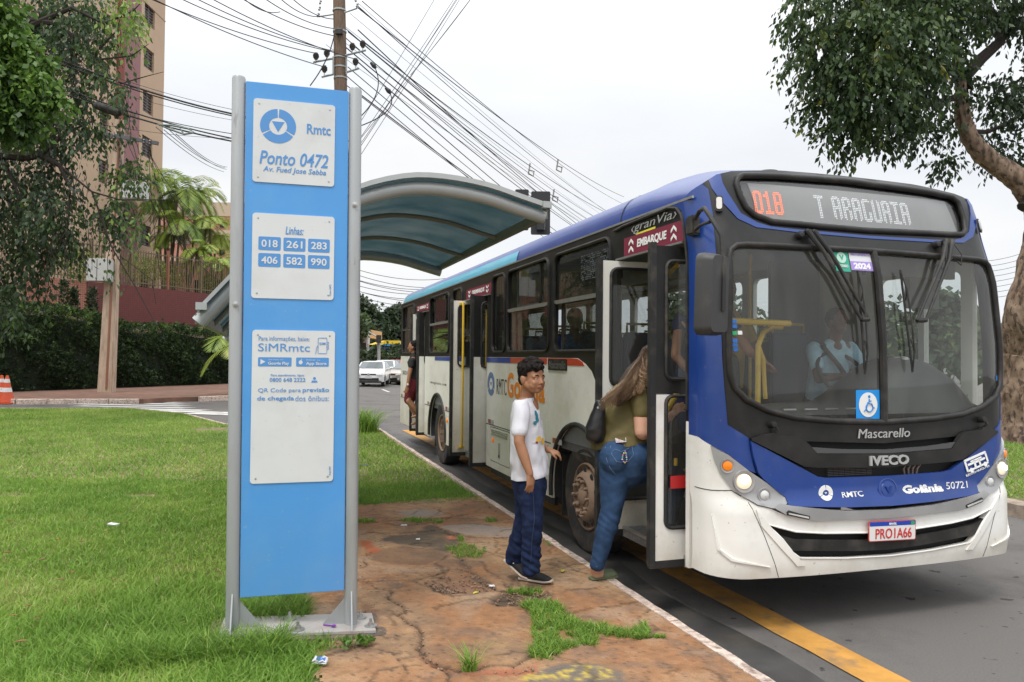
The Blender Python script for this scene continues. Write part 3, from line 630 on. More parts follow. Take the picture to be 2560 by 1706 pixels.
# --- windows of the near side
def wframe(k, g=.013, r=.016, transom=True):
    a, b, c, d = wins[k]; m = MB(); pts = [BL(-.006, x, y) for x, y in rrect(a, c, b, d, .10, 5)]; m.tube(pts, r, 6, closed=True)
    fr = m.build('window', blkm, bus, world=False)
    if transom:
        bb(-.012, .012, a+.01, b-.01, 2.262, 2.292, 'transom', chrome if k in ('W1', 'W2', 'W5') else blkm, fr)
        bb(-.014, -.010, a+.06, b-.06, 2.253, 2.262, 'transom', chrome, fr)
    return fr
def pane(k, fr, a, b, c, d, v=.012, r=.09, mat=gtin):
    return drape('pane', rrect(a, c, b, d, r), lambda u, w, off=0: Vector((v-off, u-4, w)), mat, fr, off=0, thick=.005, step=2, sm=False)
for k in wins:
    a, b, c, d = wins[k]; fr = wframe(k, transom=k not in ('W3', 'W4'))
    if k in ('W3', 'W4'): pane(k, fr, a, b, c, d)
    else:
        if k == 'W1': pane(k, fr, a, b-.14, c, 2.262, .02, .06); m = MB().tube([BL(.016, x, y) for x, y in rrect(b-.19, c+.02, b-.15, 2.25, .015, 2)], .008, 6, closed=True); m.build('pane_edge', blkm, fr, world=False)
        else: pane(k, fr, a, b, c, 2.262, .012, .06)
        if k in ('W2', 'W5'): pane(k, fr, a+.28, b-.3, 2.292, d-.01, .018, .05); pane(k, fr, a+.02, a+.24, 2.292, d-.01, .03, .05); MB().tube([BL(.016, x, y) for x, y in rrect(a+.3, 2.30, b-.3, d-.02, .05, 3)], .009, 6, closed=True).build('pane_edge', blkm, fr, world=False)
        elif k == 'W6': pane(k, fr, a, b-.4, 2.292, d, .015, .05)
        else: pane(k, fr, a, b, 2.292, d, .012, .08)
# side route sign seen behind the first window: small dots
m = MB()
LEDS = random.Random(3)
for i in range(30):
    for j in range(13):
        if LEDS.random() < .62: m.add([BL(.045, 6.24-i*.024+dx, 2.66-j*.018+dz-i*.0) for dx, dz in ((-.006, -.005), (.006, -.005), (.006, .005), (-.006, .005))], [(0, 1, 2, 3)])
m.build('side_route_display', pm('led_dim', (.5, .5, .5), .5, emit=((.85, .9, 1), .5)), bus, world=False, kind='stuff', sm=False)
bb(.05, .09, 5.5, 6.3, 2.39, 2.70, 'side_display_box', dark)
bb(.055, .06, 8.42, 8.66, 1.83, 2.06, 'paper_notice', pm('paper', (.62, .68, .74), .8))

# --- door signs
def dsign(u0, u1, w0, w1, body, up=True):
    s = drape('door_sign', [(u0, w0), (u1, w0), (u1, w1), (u0, w1)], SM, letm, bus, off=.012, thick=.012, step=2, sm=False)
    L = u1-u0; H_ = w1-w0; um = (u0+u1)/2
    stxt(body, letw, um+L*.25, um-L*.25, w0+H_*.28, w0+H_*.76, out=.0125, off=.035, shear=.1, parent=s)
    for sgn in (-1, 1):
        for q in (0, 1):
            c = um+sgn*L*.36; z = w0+H_*(.16+.38*q); h = H_*.2 if up else -H_*.2; zz = z if up else z+H_*.3; wd2 = L*.042
            drape('arrow', [(c-wd2, zz), (c, zz+h), (c+wd2, zz), (c+wd2, zz+h*.75), (c, zz+h*1.7), (c-wd2, zz+h*.75)][::1], SM, letw, s, off=.0155, thick=.003, step=2, sm=False)
dsign(4.40, 5.28, 2.528, 2.678, 'EMBARQUE'); dsign(8.92, 10.14, 2.538, 2.672, 'DESEMBARQUE', False); dsign(12.63, 13.78, 2.55, 2.672, 'DESEMBARQUE', False)
stxt('\u2039granVia\u203a', letg, 5.17, 4.50, 2.69, 2.775, shear=.25, out=.004)
drape('swoosh', [(4.80, 2.683), (5.1, 2.679), (5.1, 2.692), (4.8, 2.698)], SM, pm('swoosh_yellow', (.7, .65, .05), .5), bus, off=.004, thick=.003, step=1)
MB().tube([BL(-.012, u, w) for u, w in ((5.45, 2.765), (5.3, 2.78), (4.60, 2.795), (4.49, 2.772), (4.43, 2.72), (4.40, 2.65), (4.375, 2.54), (4.35, 2.4), (4.345, 1.4))], .012, 6).build('door_gasket', blkm, bus, world=False)
for u0, u1 in ((4.4, 5.4), (8.95, 10.2), (12.7, 13.85)): bb(-.027, .003, u0, u1, DT-.022, DT-.008, 'drip_rail', chrome)

# --- door leaves, swung out square to the side: across v0..v1 at u
def leaf(u, v0, v1, w0, w1, front=True, style='split', rail=None):
    lf = bb(v0-.005, v0+.035, u-.025, u+.025, w0-.03, w1+.02, 'door_leaf', rubb)
    th = .018
    def PM(v, w, off=0.): return Vector((v, u-4-th-off, w))
    W = v1-v0; x0 = v0+.036
    if style == 'split':
        up = [(x0, 1.50), (v1, 1.50), (v1, w1), (x0, w1)]; lo = [(x0, w0), (v1, w0), (v1, 1.495), (x0, 1.495)]
        h1 = rrect(x0+.085, 1.57, v1-.0-.03+.06, w1-.10, .045) if False else rrect(x0+.075, 1.60, v1-.02, w1-.10, .05)
        h2 = rrect(x0+.075, .60, v1-.02, 1.49-.005, .05)
        drape('upper_panel', up, PM, blk, lf, holes=[h1], off=0, thick=2*th, step=1, sm=False)
        drape('lower_panel', lo, PM, whb, lf, holes=[h2], off=0, thick=2*th, step=1, sm=False)
        hs = [h1, h2]
    elif style == 'white':
        po = [(x0, w0), (v1, w0), (v1, w1), (x0, w1)]; h1 = rrect(x0+.07, 1.52 if rail is None else 1.60, v1-.02, w1-.06, .06)
        hs = [h1] + ([rrect(x0+.07, .62, v1-.02, 1.36, .06)] if rail is None else [])
        drape('door_panel', po, PM, wht, lf, holes=hs, off=0, thick=2*th, step=1, sm=False)
    else:
        up = [(x0, 1.735), (v1, 1.735), (v1, w1), (x0, w1)]; h1 = rrect(x0+.10, 1.60, v1-.02, w1-.08, .06)
        h1u = [(a, b) for a, b in h1]
        po = [(x0, w0), (v1, w0), (v1, w1), (x0, w1)]
        # one panel, black above the belt line and white below it
        drape('upper_panel', [(x0, 1.735), (x0+.10, 1.735), (x0+.10, w1-.08), (v1-.02, w1-.08), (v1-.02, 1.735), (v1, 1.735), (v1, w1), (x0, w1)], PM, blk, lf, off=0, thick=2*th, step=1, sm=False)
        drape('lower_panel', [(x0, w0), (v1, w0), (v1, 1.733), (v1-.02, 1.733), (v1-.02, 1.60), (x0+.10, 1.60), (x0+.10, 1.733), (x0, 1.733)], PM, wht, lf, off=0, thick=2*th, step=1, sm=False)
        hs = [h1]
    for h in hs:
        MB().tube([PM(a, b, .004) for a, b in h], .014, 6, closed=True).build('gasket', rubb, lf, world=False)
        drape('pane', h, lambda a, b, off=0: Vector((a, u-4-off, b)), glass('door_glass', (.80, .81, .80), dust=.03), lf, off=0, thick=.005, step=2, sm=False)
    bb(v0, v1, u-.02, u+.02, w0-.05, w0-.002, 'rubber_strip', rubb, lf)
    if rail: 
        r_ = [PM(rail, .46, .03), PM(rail, .46, .07), PM(rail, .52, .09), PM(rail, w1-.09, .09), PM(rail, w1-.04, .07), PM(rail, w1-.04, .0)]
        MB().tube(r_, .016, 10).build('handrail', yelp, lf, world=False)
        bb(rail-.04, rail+.04, u-.05, u-.02, w1-.065, w1-.03, 'bracket', yelp, lf); bb(rail-.04, rail+.04, u-.05, u-.02, .44, .47, 'bracket', yelp, lf)
    return lf
l1 = leaf(4.46, -.228, .13, .385, 2.50, style='split')
MB().box(BL(.005, 4.438, .905), (.17, .004, .085)).build('red_notice', pm('notice_red', (.45, .02, .02), .5), l1, world=False)
l2 = leaf(5.37, -.195, .42, .385, 2.51, style='white')
l3 = leaf(10.28, -.20, .42, .385, 2.53, style='white', rail=-.045)
l4 = leaf(9.2, -.195, .18, .385, 2.52, style='belt')
l5 = leaf(13.84, -.11, .42, .385, 2.52, style='white')
l6 = leaf(13.10, -.13, .18, .385, 2.52, style='belt')
for lf, u in ((l4, 9.14), (l1, 4.46)): MB().tube([BL(.02, u+.08, .6 if u > 5 else 1.05), BL(.02, u+.08, 2.35 if u > 5 else 1.0)], .014, 8).build('handrail', yelp, lf, world=False)
# yellow grab bar the boarding woman holds, and the entrance steps
MB().tube([BL(.12, 4.62, 1.56), BL(-.14, 4.60, 1.20)], .019, 10).build('grab_bar', yelp, bus, world=False)
MB().box((0, 0, 0), (.001, .001, .001))
stp = pm('step_rubber', (.16, .16, .155), .6, var=.3, vs=30, dirt=((.3, .28, .24), .6, 10)); 
for (a, b) in ((4.40, 5.42), (9.17, 10.28), (13.05, 13.84)):
    bb(.03, .42, a, b, .33, .40, 'step', stp); bb(.025, .045, a, b, .39, .412, 'step_edge', chrome); bb(.42, .80, a, b, .60, .66, 'step', stp); bb(.40, .42, a, b, .34, .66, 'riser', dark); bb(.80, .82, a, b, .62, .94, 'riser', dark)
    bb(.03, .82, a-.04, a-.01, .34, 1.7, 'stairwell_wall', dark) if a > 5 else bb(.03, .82, a-.04, a-.01, .34, 1.3, 'stairwell_wall', dark); bb(.03, .82, b+.01, b+.04, .34, 1.5, 'stairwell_wall', pm('stair_grey', (.08, .08, .08), .7))
# barred partition in the entrance
m = MB()
for k in range(6): m.tube([BL(.34+.07*k, 5.36, .48), BL(.34+.07*k, 5.36, .98)], .009, 6)
m.tube([BL(.30, 5.36, .98), BL(.82, 5.36, .98)], .012, 6); m.tube([BL(.30, 5.36, .62), BL(.82, 5.36, .62)], .012, 6); m.build('barrier', blkm, bus, world=False)

# --- roof: cross-section swept back from the curved top of the nose
def wtop(a):
    if a > 1.25: a = 2.5-a
    k = [(-.4, 2.82), (-.114, 2.82), (.05, 2.905), (.15, 2.965), (.27, 3.0), (.6, 3.035), (1.25, 3.075)]
    for (x, y), (x2, y2) in zip(k, k[1:]):
        if a <= x2: return y+(y2-y)*max(0, (a-x)/(x2-x))
    return k[-1][1]
AL = [-.114, -.07, -.02, .03, .08, .14, .2, .27, .36, .5, .7, .95, 1.25]; AL = AL+[2.5-a for a in AL[:-1][::-1]]
CS = [(0, 2.82), (.006, 2.86), (.018, 2.90), (.035, 2.94), (.062, 2.975), (.10, 3.012), (.155, 3.042), (.23, 3.064), (.34, 3.082), (.5, 3.095), (.7, 3.105), (.95, 3.112), (1.25, 3.115)]; CS = CS+[(2.5-v, w) for v, w in CS[:-1][::-1]]
def roof_pt(i, t, u):
    a = AL[i]; p0 = fpt(a, wtop(a)); v, w = CS[i]; p1 = Vector((v, u-4, w)); s = t*t*(3-2*t)
    q = Vector((p0.x+(p1.x-p0.x)*s, p0.y+(p1.y-p0.y)*t, p0.z+(p1.z-p0.z)*min(1, t*1.5)**.8))
    if .15 < v < 2.35: q.z += .045*math.sin(PI*min(1, t))*min(1, (min(v, 2.5-v)-.15)/.15)
    return q
rows = [(k/8, 5.35) for k in range(9)]
def roofmesh(name, us, mat, first=False, sel=range(25)):
    m = MB(); n = len(sel); R = []
    if first:
        for t, u in rows: R.append([roof_pt(i, t, u) for i in sel])
    for u in us: R.append([Vector((CS[i][0], u-4, CS[i][1])) for i in sel])
    for r in R: m.v += [tuple(p) for p in r]
    m.f = [(j*n+i, j*n+i+1, (j+1)*n+i+1, (j+1)*n+i) for j in range(len(R)-1) for i in range(n-1)]
    return m.build(name, mat, bus, world=False, ang=60)
rf = roofmesh('roof', [5.6, 7.96, 10, 13, 15.2], blu, True)
m = MB(); pr = [(CS[i][0]-.004, CS[i][1]+.003) for i in range(24)]
for u in (5.352, 5.372): m.v += [BL(v+(.004 if v > 1.25 else -.001), u, w+.004) for v, w in CS]
m.f = [(i, i+1, 26+i, 25+i) for i in range(24)]; m.build('roof_joint', dark, rf, world=False)
m = MB(); us = [7.965, 9.5, 11, 12.5, 14, 15.2]
for u in us: m.v += [BL(v-.004, u, w+.002) for v, w in CS[:4]]
m.f = [(j*4+i, j*4+i+1, j*4+5+i, j*4+4+i) for j in range(5) for i in range(3)]; m.build('sky_blue_stripe', lbl, rf, world=False)
bb(-.008, .006, 4.3, 15.45, 2.806, 2.822, 'gutter_rail', chrome)
# rounded tail
m = MB(); N_ = len(CS)
for t in range(7):
    e = t/6; f = 1-.10*e*e
    m.v += [(1.25+(v-1.25)*(1-.09*e**3), 11.2+.30*math.sin(e*PI/2), w-.20*e**3*(w-2.7)/.4) for v, w in CS]
m.f = [(j*N_+i, j*N_+i+1, (j+1)*N_+i+1, (j+1)*N_+i) for j in range(6) for i in range(N_-1)]
m.build('roof_tail', pm('tail_white', (.6, .6, .58), .4, dirt=((.4, .38, .3), .5, 3)), rf, world=False)
bb(.06, 2.44, 15.44, 15.52, .5, 2.80, 'rear_wall', wht)
for u, v in ((4.78, .95), (4.80, 1.75)): MB().lathe([(.10, 0), (.10, .03), (.08, .05), (0, .055)], BL(v, u, 3.125), (0, 0, 1), 18).build('roof_marker', blkm, rf, world=False)

# --- far side wall with its windows, back, floor, ceiling
fw = [(6.35, 7.0), (7.2, 8.2), (8.35, 9.8), (9.95, 11.4), (11.55, 13.0), (13.15, 14.6)]
drape('far_side', [(4.3, .37), (15.5, .37), (15.5, 2.82), (4.3, 2.82)], SR, pm('far_side_white', (.6, .59, .54), .5), bus, holes=[rrect(a, 1.70, b, 2.62, .08) for a, b in fw]+[rrect(4.40, 1.50, 4.74, 2.44, .06), rrect(4.80, 1.50, 5.22, 2.44, .06)], off=0, thick=.05, step=.6)
for a, b in fw+[(4.40, 4.74), (4.80, 5.22)]:
    drape('far_window', rrect(a, 1.70 if a > 5.5 else 1.50, b, 2.62 if a > 5.5 else 2.44, .08), lambda u, w, off=0: Vector((2.47+off, u-4, w)), glass('far_glass', (.80, .82, .82)), bus, off=0, thick=.005, step=3, sm=False)
flo = pm('cabin_floor', (.10, .10, .10), .7, var=.2, vs=20)
m = MB(); m.box(BL(1.66, 9.98, .90), (1.58, 10.96, .07))
for a, b in ((5.46, 9.12), (10.33, 13.0), (13.9, 15.45)): m.box(BL(.46, (a+b)/2, .90), (.82, b-a, .07))
m.box(BL(1.6, 4.5, .9), (1.6, .55, .07)); m.build('cabin_floor', flo, bus, world=False)
bb(.1, 2.4, 4.55, 15.4, 2.70, 2.74, 'ceiling', pm('cabin_ceiling', (.35, .36, .36), .7)); bb(.1, 2.4, 15.3, 15.36, .9, 2.7, 'rear_bulkhead', grym)
bb(.12, 2.38, 4.28, 4.55, 2.56, 2.60, 'header', grym)
bb(.04, .05, 5.47, 9.1, .94, 1.75, 'inner_lining', grym); bb(.04, .05, 10.33, 13.0, .94, 1.75, 'inner_lining', grym); bb(2.40, 2.44, 5.0, 15.3, .94, 1.66, 'inner_lining', grym)
# seats
seat_m = pm('seat_shell', (.05, .07, .12), .5); 
def seat(v, u):
    s = bb(v-.21, v+.21, u-.20, u+.22, 1.30, 1.36, 'seat', seat_m, bevel=.015); bb(v-.21, v+.21, u+.18, u+.24, 1.36, 1.98, 'backrest', seat_m, s, bevel=.02)
    m = MB().tube([BL(v-.17, u+.22, 1.95), BL(v-.17, u+.22, 2.06), BL(v+.17, u+.22, 2.06), BL(v+.17, u+.22, 1.95)], .014, 6); m.tube([BL(v, u, 1.30), BL(v, u+.05, .94)], .03, 8); m.build('seat_handle', yelp, s, world=False)
for u in (6.1, 6.95, 7.8, 8.6, 11.0, 11.8, 12.6, 14.4):
    for v in (.28, .72): seat(v, u)
for u in (6.9, 7.75, 8.6, 9.45, 10.3, 11.15, 12.0, 12.85, 13.7, 14.5):
    for v in (1.80, 2.23): seat(v, u)
for u in (5.75, 7.4, 9.0, 10.6, 12.3, 14.0):
    for v in (1.02, 1.50): MB().tube([BL(v, u, .93), BL(v, u, 2.70)], .016, 8).build('stanchion', yelp, bus, world=False)
for v in (1.02, 1.50): MB().tube([BL(v, 5.75, 2.50), BL(v, 15.0, 2.50)], .014, 8).build('ceiling_rail', yelp, bus, world=False)
MB().tube([BL(.30, 5.0, 2.45), BL(.62, 5.9, 2.38)], .018, 8).build('ceiling_rail', yelp, bus, world=False)
bb(1.88, 2.44, 5.95, 5.99, .93, 2.68, 'partition', pm('partition_grey', (.20, .23, .235), .5)); bb(1.30, 2.40, 5.88, 5.92, .93, 1.9, 'cab_partition', pm('partition_dark', (.03, .03, .03), .5))
# yellow bars right behind the windscreen
MB().tube([BL(.40, 4.60, 2.015), BL(1.01, 4.60, 2.005)], .024, 10).build('handrail', yelp, bus, world=False)
MB().tube([BL(1.05, 4.74, 1.985), BL(.95, 4.72, 1.985), BL(.87, 4.72, 1.94), BL(.825, 4.72, 1.84), BL(.82, 4.72, 1.1)], .021, 10).build('handrail', yelp, bus, world=False)
MB().tube([BL(.85, 4.76, 1.86), BL(.90, 4.76, 1.74), BL(.92, 4.76, 1.44)], .017, 10).build('handrail', yelp, bus, world=False)
# dashboard: low shelf with a big rounded hood before the driver
dsh = pm('dashboard', (.035, .036, .036), .55, bump=.15, bs=120, var=.1)
m = MB(); n = 22; R = []
for j in range(9):
    t = j/8; y = 4.02+.85*t
    R.append([])
    for i in range(n+1):
        v = .10+2.28*i/n; hood = math.exp(-((v-1.78)/.42)**4)*.34*math.sin(PI*min(1, .12+t*.98))**.7 if t > 0 else 0
        R[-1].append(BL(v, y+.06*(abs(v-1.25)/1.25)**3, 1.375+.05*math.sin(PI*t)*(1 if v > .8 else .4)+hood-(.28*t if v < .55 else 0)))
for r in R: m.v += r
m.f = [(j*(n+1)+i, j*(n+1)+i+1, (j+1)*(n+1)+i+1, (j+1)*(n+1)+i) for j in range(8) for i in range(n)]
m.add([BL(.1, 4.88, .92), BL(2.38, 4.88, .92), BL(2.38, 4.88, 1.37), BL(.1, 4.88, 1.10)], [(0, 1, 2, 3)])
da = m.build('dashboard', dsh, bus, world=False, ang=70)
MB().lathe([(.075, 0), (.07, .008), (.03, .018), (.025, .03), (0, .036)], BL(1.80, 4.32, 1.735), (0, -.35, 1), 20).build('speaker_cap', silv, da, world=False)
m = MB()
for i in range(12):
    v = .30+.17*i; p = BL(v, 4.13+.05*(abs(v-1.25)/1.25)**3, 1.398+(.09 if 1.35 < v < 2.2 else .008)); m.box(p, (.10, .012, .01))
m.build('air_vent', chrome, da, world=False)
st = MB().tube([BL(1.80+.23*math.cos(a/12*PI), 4.93+.13*math.sin(a/12*PI), 1.62+.18*math.sin(a/12*PI)) for a in range(24)], .016, 8, closed=True); st.tube([BL(1.8, 4.93, 1.60), BL(1.8, 4.80, 1.2)], .03, 8); st.tube([BL(1.57, 4.93, 1.62), BL(2.03, 4.93, 1.62)], .014, 6); st.build('steering_wheel', rubb, bus, world=False)
seat(1.85, 5.45); bb(2.10, 2.40, 4.55, 4.60, 2.15, 2.62, 'sun_visor', grym); bb(1.45, 2.3, 4.32, 4.36, 2.36, 2.5, 'sun_visor', pm('visor', (.10, .095, .09), .6))

# --- the nose
glassL = [(1.215, 2.484), (.644, 2.480), (.26, 2.478), (.19, 2.47), (.15, 2.44), (.132, 2.38), (.118, 2.163), (.10, 1.908), (.098, 1.733), (.105, 1.64), (.130, 1.557), (.201, 1.483), (.355, 1.412), (.548, 1.367), (.818, 1.342), (1.215, 1.327)]
WIN = glassL + [(2.5-a, w) for a, w in glassL[::-1]]
shellL = [(-.116, 1.19), (-.116, 2.80), (-.114, 2.82), (-.03, 2.868), (.05, 2.905), (.15, 2.965), (.27, 3.0), (.6, 3.035), (.95, 3.058), (1.25, 3.075)]
shell = shellL + [(2.5-a, w) for a, w in shellL[:-1][::-1]]
shell = shell[::-1]
shp = [(a, w) for a, w in shell] + [(.2, 1.19), (.6, 1.215), (1.25, 1.185), (1.9, 1.215), (2.3, 1.19)]
DST = mirror([(.27, 2.912), (.30, 2.955), (.42, 2.972), (.8, 2.985), (1.25, 2.995)][:5])
dest = [(.286, 2.942), (.33, 2.963), (.6, 2.98), (1.175, 2.995), (1.9, 2.975), (2.15, 2.955), (2.2, 2.92), (2.212, 2.80), (2.195, 2.70), (2.15, 2.665), (2.033, 2.655), (1.25, 2.632), (.842, 2.636), (.482, 2.645), (.361, 2.684), (.305, 2.735), (.275, 2.82), (.268, 2.90)]
nose = drape('nose_shell', shp, FM, blk, bus, holes=[WIN, dest], off=0, thick=.03, step=.07)
# windscreen halves, centre bar, gasket
hl = [p for p in glassL]; hr = [(2.5-a, w) for a, w in glassL]
for h in (hl, hr): drape('windscreen', [(a, w) for a, w in h], FM, gwin, bus, off=-.006, thick=.006, step=.09)
MB().tube([FM(a, w, .006) for a, w in sub(WIN, .07)], .021, 8, closed=True).build('windscreen_gasket', blkm, bus, world=False, ang=80)
MB().tube([FM(1.25, w, .004) for w in (1.33, 1.5, 1.7, 1.9, 2.1, 2.3, 2.48)], .026, 8).build('windscreen_divider', blkm, bus, world=False)
# destination box
dm = pm('display_grey', (.31, .315, .31), .55, var=.05, vs=3)
db = drape('destination_display', dest, FM, pm('display_surround', (.07, .07, .068), .5), bus, off=-.035, thick=.01, step=.12)
drape('display_screen', [(.372, 2.93), (2.10, 2.935), (2.15, 2.685), (2.03, 2.665), (.76, 2.655), (.42, 2.665)], FM, dm, db, off=-.026, thick=.006, step=.12)
MB().tube([FM(a, w, .006) for a, w in sub(dest, .08)], .021, 8, closed=True).build('display_gasket', blkm, db, world=False, ang=80)
drape('display_glass', dest, FM, glass('display_glass', (.9, .9, .9), ior=1.6, rough=.08), db, off=-.012, thick=.003, step=.15)
G5 = {'0': 'XXX X.X X.X X.X X.X X.X XXX', '1': '.X. XX. .X. .X. .X. .X. XXX', '8': 'XXX X.X X.X XXX X.X X.X XXX', 'T': 'XXX .X. .X. .X. .X. .X. .X.', 'A': 'XXX X.X X.X XXX X.X X.X X.X', 'R': 'XXX X.X X.X XX. X.X X.X X.X', 'G': 'XXX X.. X.. X.. X.X X.X XXX', 'U': 'X.X X.X X.X X.X X.X X.X XXX', 'I': 'XXX .X. .X. .X. .X. .X. XXX', ' ': '... ... ... ... ... ... ...'}
def leds(body, a0, a1, w0, w1, mat, hollow=False):
    m = MB(); n = len(body)*7-1; da_ = (a1-a0)/n; dw = (w1-w0)/14
    for c, ch in enumerate(body):
        rws = G5[ch].split()
        for r in range(7):
            for q in range(3):
                if rws[r][q] == 'X':
                    for e in range(2):
                        for f in range(2):
                            if (r in (0, 6) and q != 1 and ch in '0ARG8U' and ((f == 0) == (r == 0)) and ((e == 0) == (q == 0))): continue
                            a = a0+(c*7+q*2+e+.5)*da_; w = w1-(r*2+f+.5)*dw; s = .0031
                            m.add([FM(a+x, w+y, -.018) for x, y in ((-s, -s), (s, -s), (s, s), (-s, s))], [(0, 1, 2, 3)])
    return m.build('display_dots', mat, db, world=False, kind='stuff', sm=False)
leds('018', .386, .605, 2.708, 2.874, pm('led_orange', (.5, .1, .02), .5, emit=((1, .16, .03), 2.2)))
leds('T', .868, .945, 2.708, 2.876, pm('led_white', (.6, .6, .6), .5, emit=((.9, .95, 1), 1.0))); leds('ARAGUAIA', 1.012, 1.690, 2.708, 2.880, MATS['led_white'])
m = MB()
for i in range(118):
    for j in range(15):
        a = .39+i*.0128; w = 2.708+j*.0118; s = .0018; m.add([FM(a+x, w+y, -.0195) for x, y in ((-s, -s), (s, -s), (s, s), (-s, s))], [(0, 1, 2, 3)])
m.build('display_grid', pm('led_off', (.36, .36, .35), .5), db, world=False, kind='stuff', sm=False)
# blue corner pillars sweeping into the band under the display
pil = [(-.117, 2.812), (-.110, 2.820), (-.04, 2.858), (.045, 2.90), (.078, 2.86), (.082, 2.681), (.070, 2.55), (.062, 2.441), (.057, 1.973), (.060, 1.75), (.073, 1.546), (.084, 1.40), (.090, 1.323), (.215, 1.241), (.222, 1.17), (.245, 1.07), (.26, 1.022), (.206, 1.042), (.092, 1.140), (-.004, 1.189), (-.117, 1.236)]
sweep = [(.09, 2.925), (.10, 2.865), (.14, 2.774), (.234, 2.655), (.357, 2.601), (.661, 2.583), (1.25, 2.574)]
sweep2 = [(1.25, 2.594), (.661, 2.603), (.47, 2.612), (.375, 2.634), (.263, 2.694), (.19, 2.839), (.172, 2.90), (.175, 2.965), (.15, 2.963)]
for s in (0, 1):
    f = (lambda p: [(2.5-a, w) for a, w in p][::-1]) if s else (lambda p: p)
    drape('corner_pillar', f(pil), FM, blu, bus, off=.006, thick=.008, step=.05)
    drape('blue_sweep', f(sweep+sweep2), FM, blu, bus, off=.005, thick=.006, step=.05)
    drape('headlight_cluster', f([(-.004, 1.186), (.092, 1.137), (.206, 1.038), (.328, .961), (.45, .866), (.456, .825), (.40, .805), (.347, .803), (.251, .823), (.175, .872), (.106, .930), (.048, 1.014), (.014, 1.103)]), FM, silv, bus, off=.022, thick=.03, step=.035)
    g_ = (lambda a: 2.5-a) if s else (lambda a: a)
    cl = bus.children[-1]
    def lamp(a, w, R, mat, dome, name, ringm=silv):
        p = FM(g_(a), w, .024); n = (FM(g_(a), w, .05)-FM(g_(a), w, .0)).normalized(); n = (n+Vector((0, -.5, 0))).normalized()
        MB().lathe([(R*1.5, -.012), (R*1.45, .006), (R*1.15, .004), (R*1.05, -.012)], p, n, 28).build('bezel', ringm, cl, world=False)
        l_ = MB().lathe([(R*1.05, -.01), (R*.95, .006), (R*.6, .006+dome*.7), (0, .006+dome)], p, n, 24).build(name, mat, cl, world=False); return l_
    lamp(.088, 1.068, .030, orl, .006, 'indicator')
    hm = pm('headlight_lens', (.75, .68, .58), .12, coat=1, emit=((1, .80, .52), .55)); h_ = lamp(.175, .974, .048, hm, .014, 'headlight')
    MB().lathe([(.020, 0), (.016, .006), (0, .008)], FM(g_(.170), .980, .047), (FM(g_(.17), .974, .05)-FM(g_(.17), .974, 0)), 16).build('bulb', pm('bulb_warm', (1, .9, .7), .3, emit=((1, .82, .55), 3.5)), cl, world=False)
    lamp(.306, .883, .032, pm('fog_lens', (.55, .56, .55), .1, coat=1), .01, 'fog_lamp')
    dl = drape('daytime_lamp', f([(.434, .783), (.45, .79), (.600, .752), (.602, .74), (.592, .728), (.44, .763)]), FM, rubb, bus, off=.034, thick=.02, step=.1)
    drape('daytime_lens', f([(.446, .779), (.592, .747), (.589, .736), (.447, .770)]), FM, pm('drl_lens', (.55, .55, .53), .25, coat=.5), dl, off=.038, thick=.006, step=.1)
    cp = FM(g_(.125), 2.75, .012); cn = (FM(g_(.125), 2.75, .05)-FM(g_(.125), 2.75, 0)).normalized(); cu_ = Vector((0, 0, 1)); cx_ = cu_.cross(cn).normalized()
    m = MB(); m.prism(rrect(-.026, -.055, .026, .055, .02), cp, cx_, cn.cross(cx_), cn, .008); ml_ = m.build('marker_lamp', rubb, bus, world=False)
    MB().prism(rrect(-.018, -.042, .018, .042, .015), cp+cn*.008, cx_, cn.cross(cx_), cn, .008).build('lens', pm('marker_lens', (.6, .58, .54), .15, coat=1), ml_, world=False)
    hk = FM(g_(.368), 1.325, 0); m = MB(); m.lathe([(.022, 0), (.022, .03), (.018, .045), (0, .047)], hk, (0, -1, .1), 14); m.tube([hk+Vector((.015, -.03, .0)), hk+Vector((.025, -.04, -.03)), hk+Vector((.012, -.02, -.055))], .009, 6); m.build('hood_hook', blkm, bus, world=False)
# black apron under the windscreen, slot, brow, blue V hood
drape('apron', mirror([(.10, 1.31), (.215, 1.241), (.302, 1.264), (.40, 1.262), (.546, 1.252), (.600, 1.228), (.634, 1.215), (1.249, 1.181)]) [::-1] + [(.30, 1.455), (.5, 1.385), (.8, 1.352), (1.25, 1.335), (1.7, 1.352), (2.0, 1.385), (2.2, 1.455), (2.40, 1.31)][0:0], FM, blk, bus, off=.004, thick=.01, step=.08) if False else None
Vh = [(.219, 1.225), (.232, 1.139), (.266, 1.027), (.299, .987), (.392, .912), (.452, .864), (.458, .816), (.52, .806), (.897, .788), (1.25, .781)]; Vt = [(1.25, .972), (.764, .978), (.690, .990)]
drape('hood', Vh + [(2.5-a, w) for a, w in Vh[:-1][::-1]] + [(1.81, .990), (1.736, .978)] + Vt[:1] + [(.764, .978), (.690, .990)], FM, blu, bus, off=.028, thick=.03, step=.05)
br = [(.220, 1.240), (.302, 1.266), (.375, 1.276), (.396, 1.257), (.546, 1.249), (.595, 1.227), (.688, 1.135), (1.25, 1.118)]; bt = [(1.25, 1.03), (.686, 1.047), (.586, 1.058), (.222, 1.228)]
drape('brow', br + [(2.5-a, w) for a, w in br[:-1][::-1]] + [(2.5-a, w) for a, w in bt[::-1]][:-1] + bt, FM, blk, bus, off=.036, thick=.03, step=.05)
drape('upper_bar', mirror([(.650, 1.178), (.9, 1.158), (1.249, 1.146)])+mirror([(.69, 1.138), (1.249, 1.121)])[::-1], FM, pm('bar_grey', (.07, .072, .072), .35), bus, off=.030, thick=.02, step=.1)
drape('radiator', [(.45, 1.25), (.45, .80), (2.05, .80), (2.05, 1.25)], FM, dark, bus, off=-.05, thick=.01, step=.2)
m = MB()
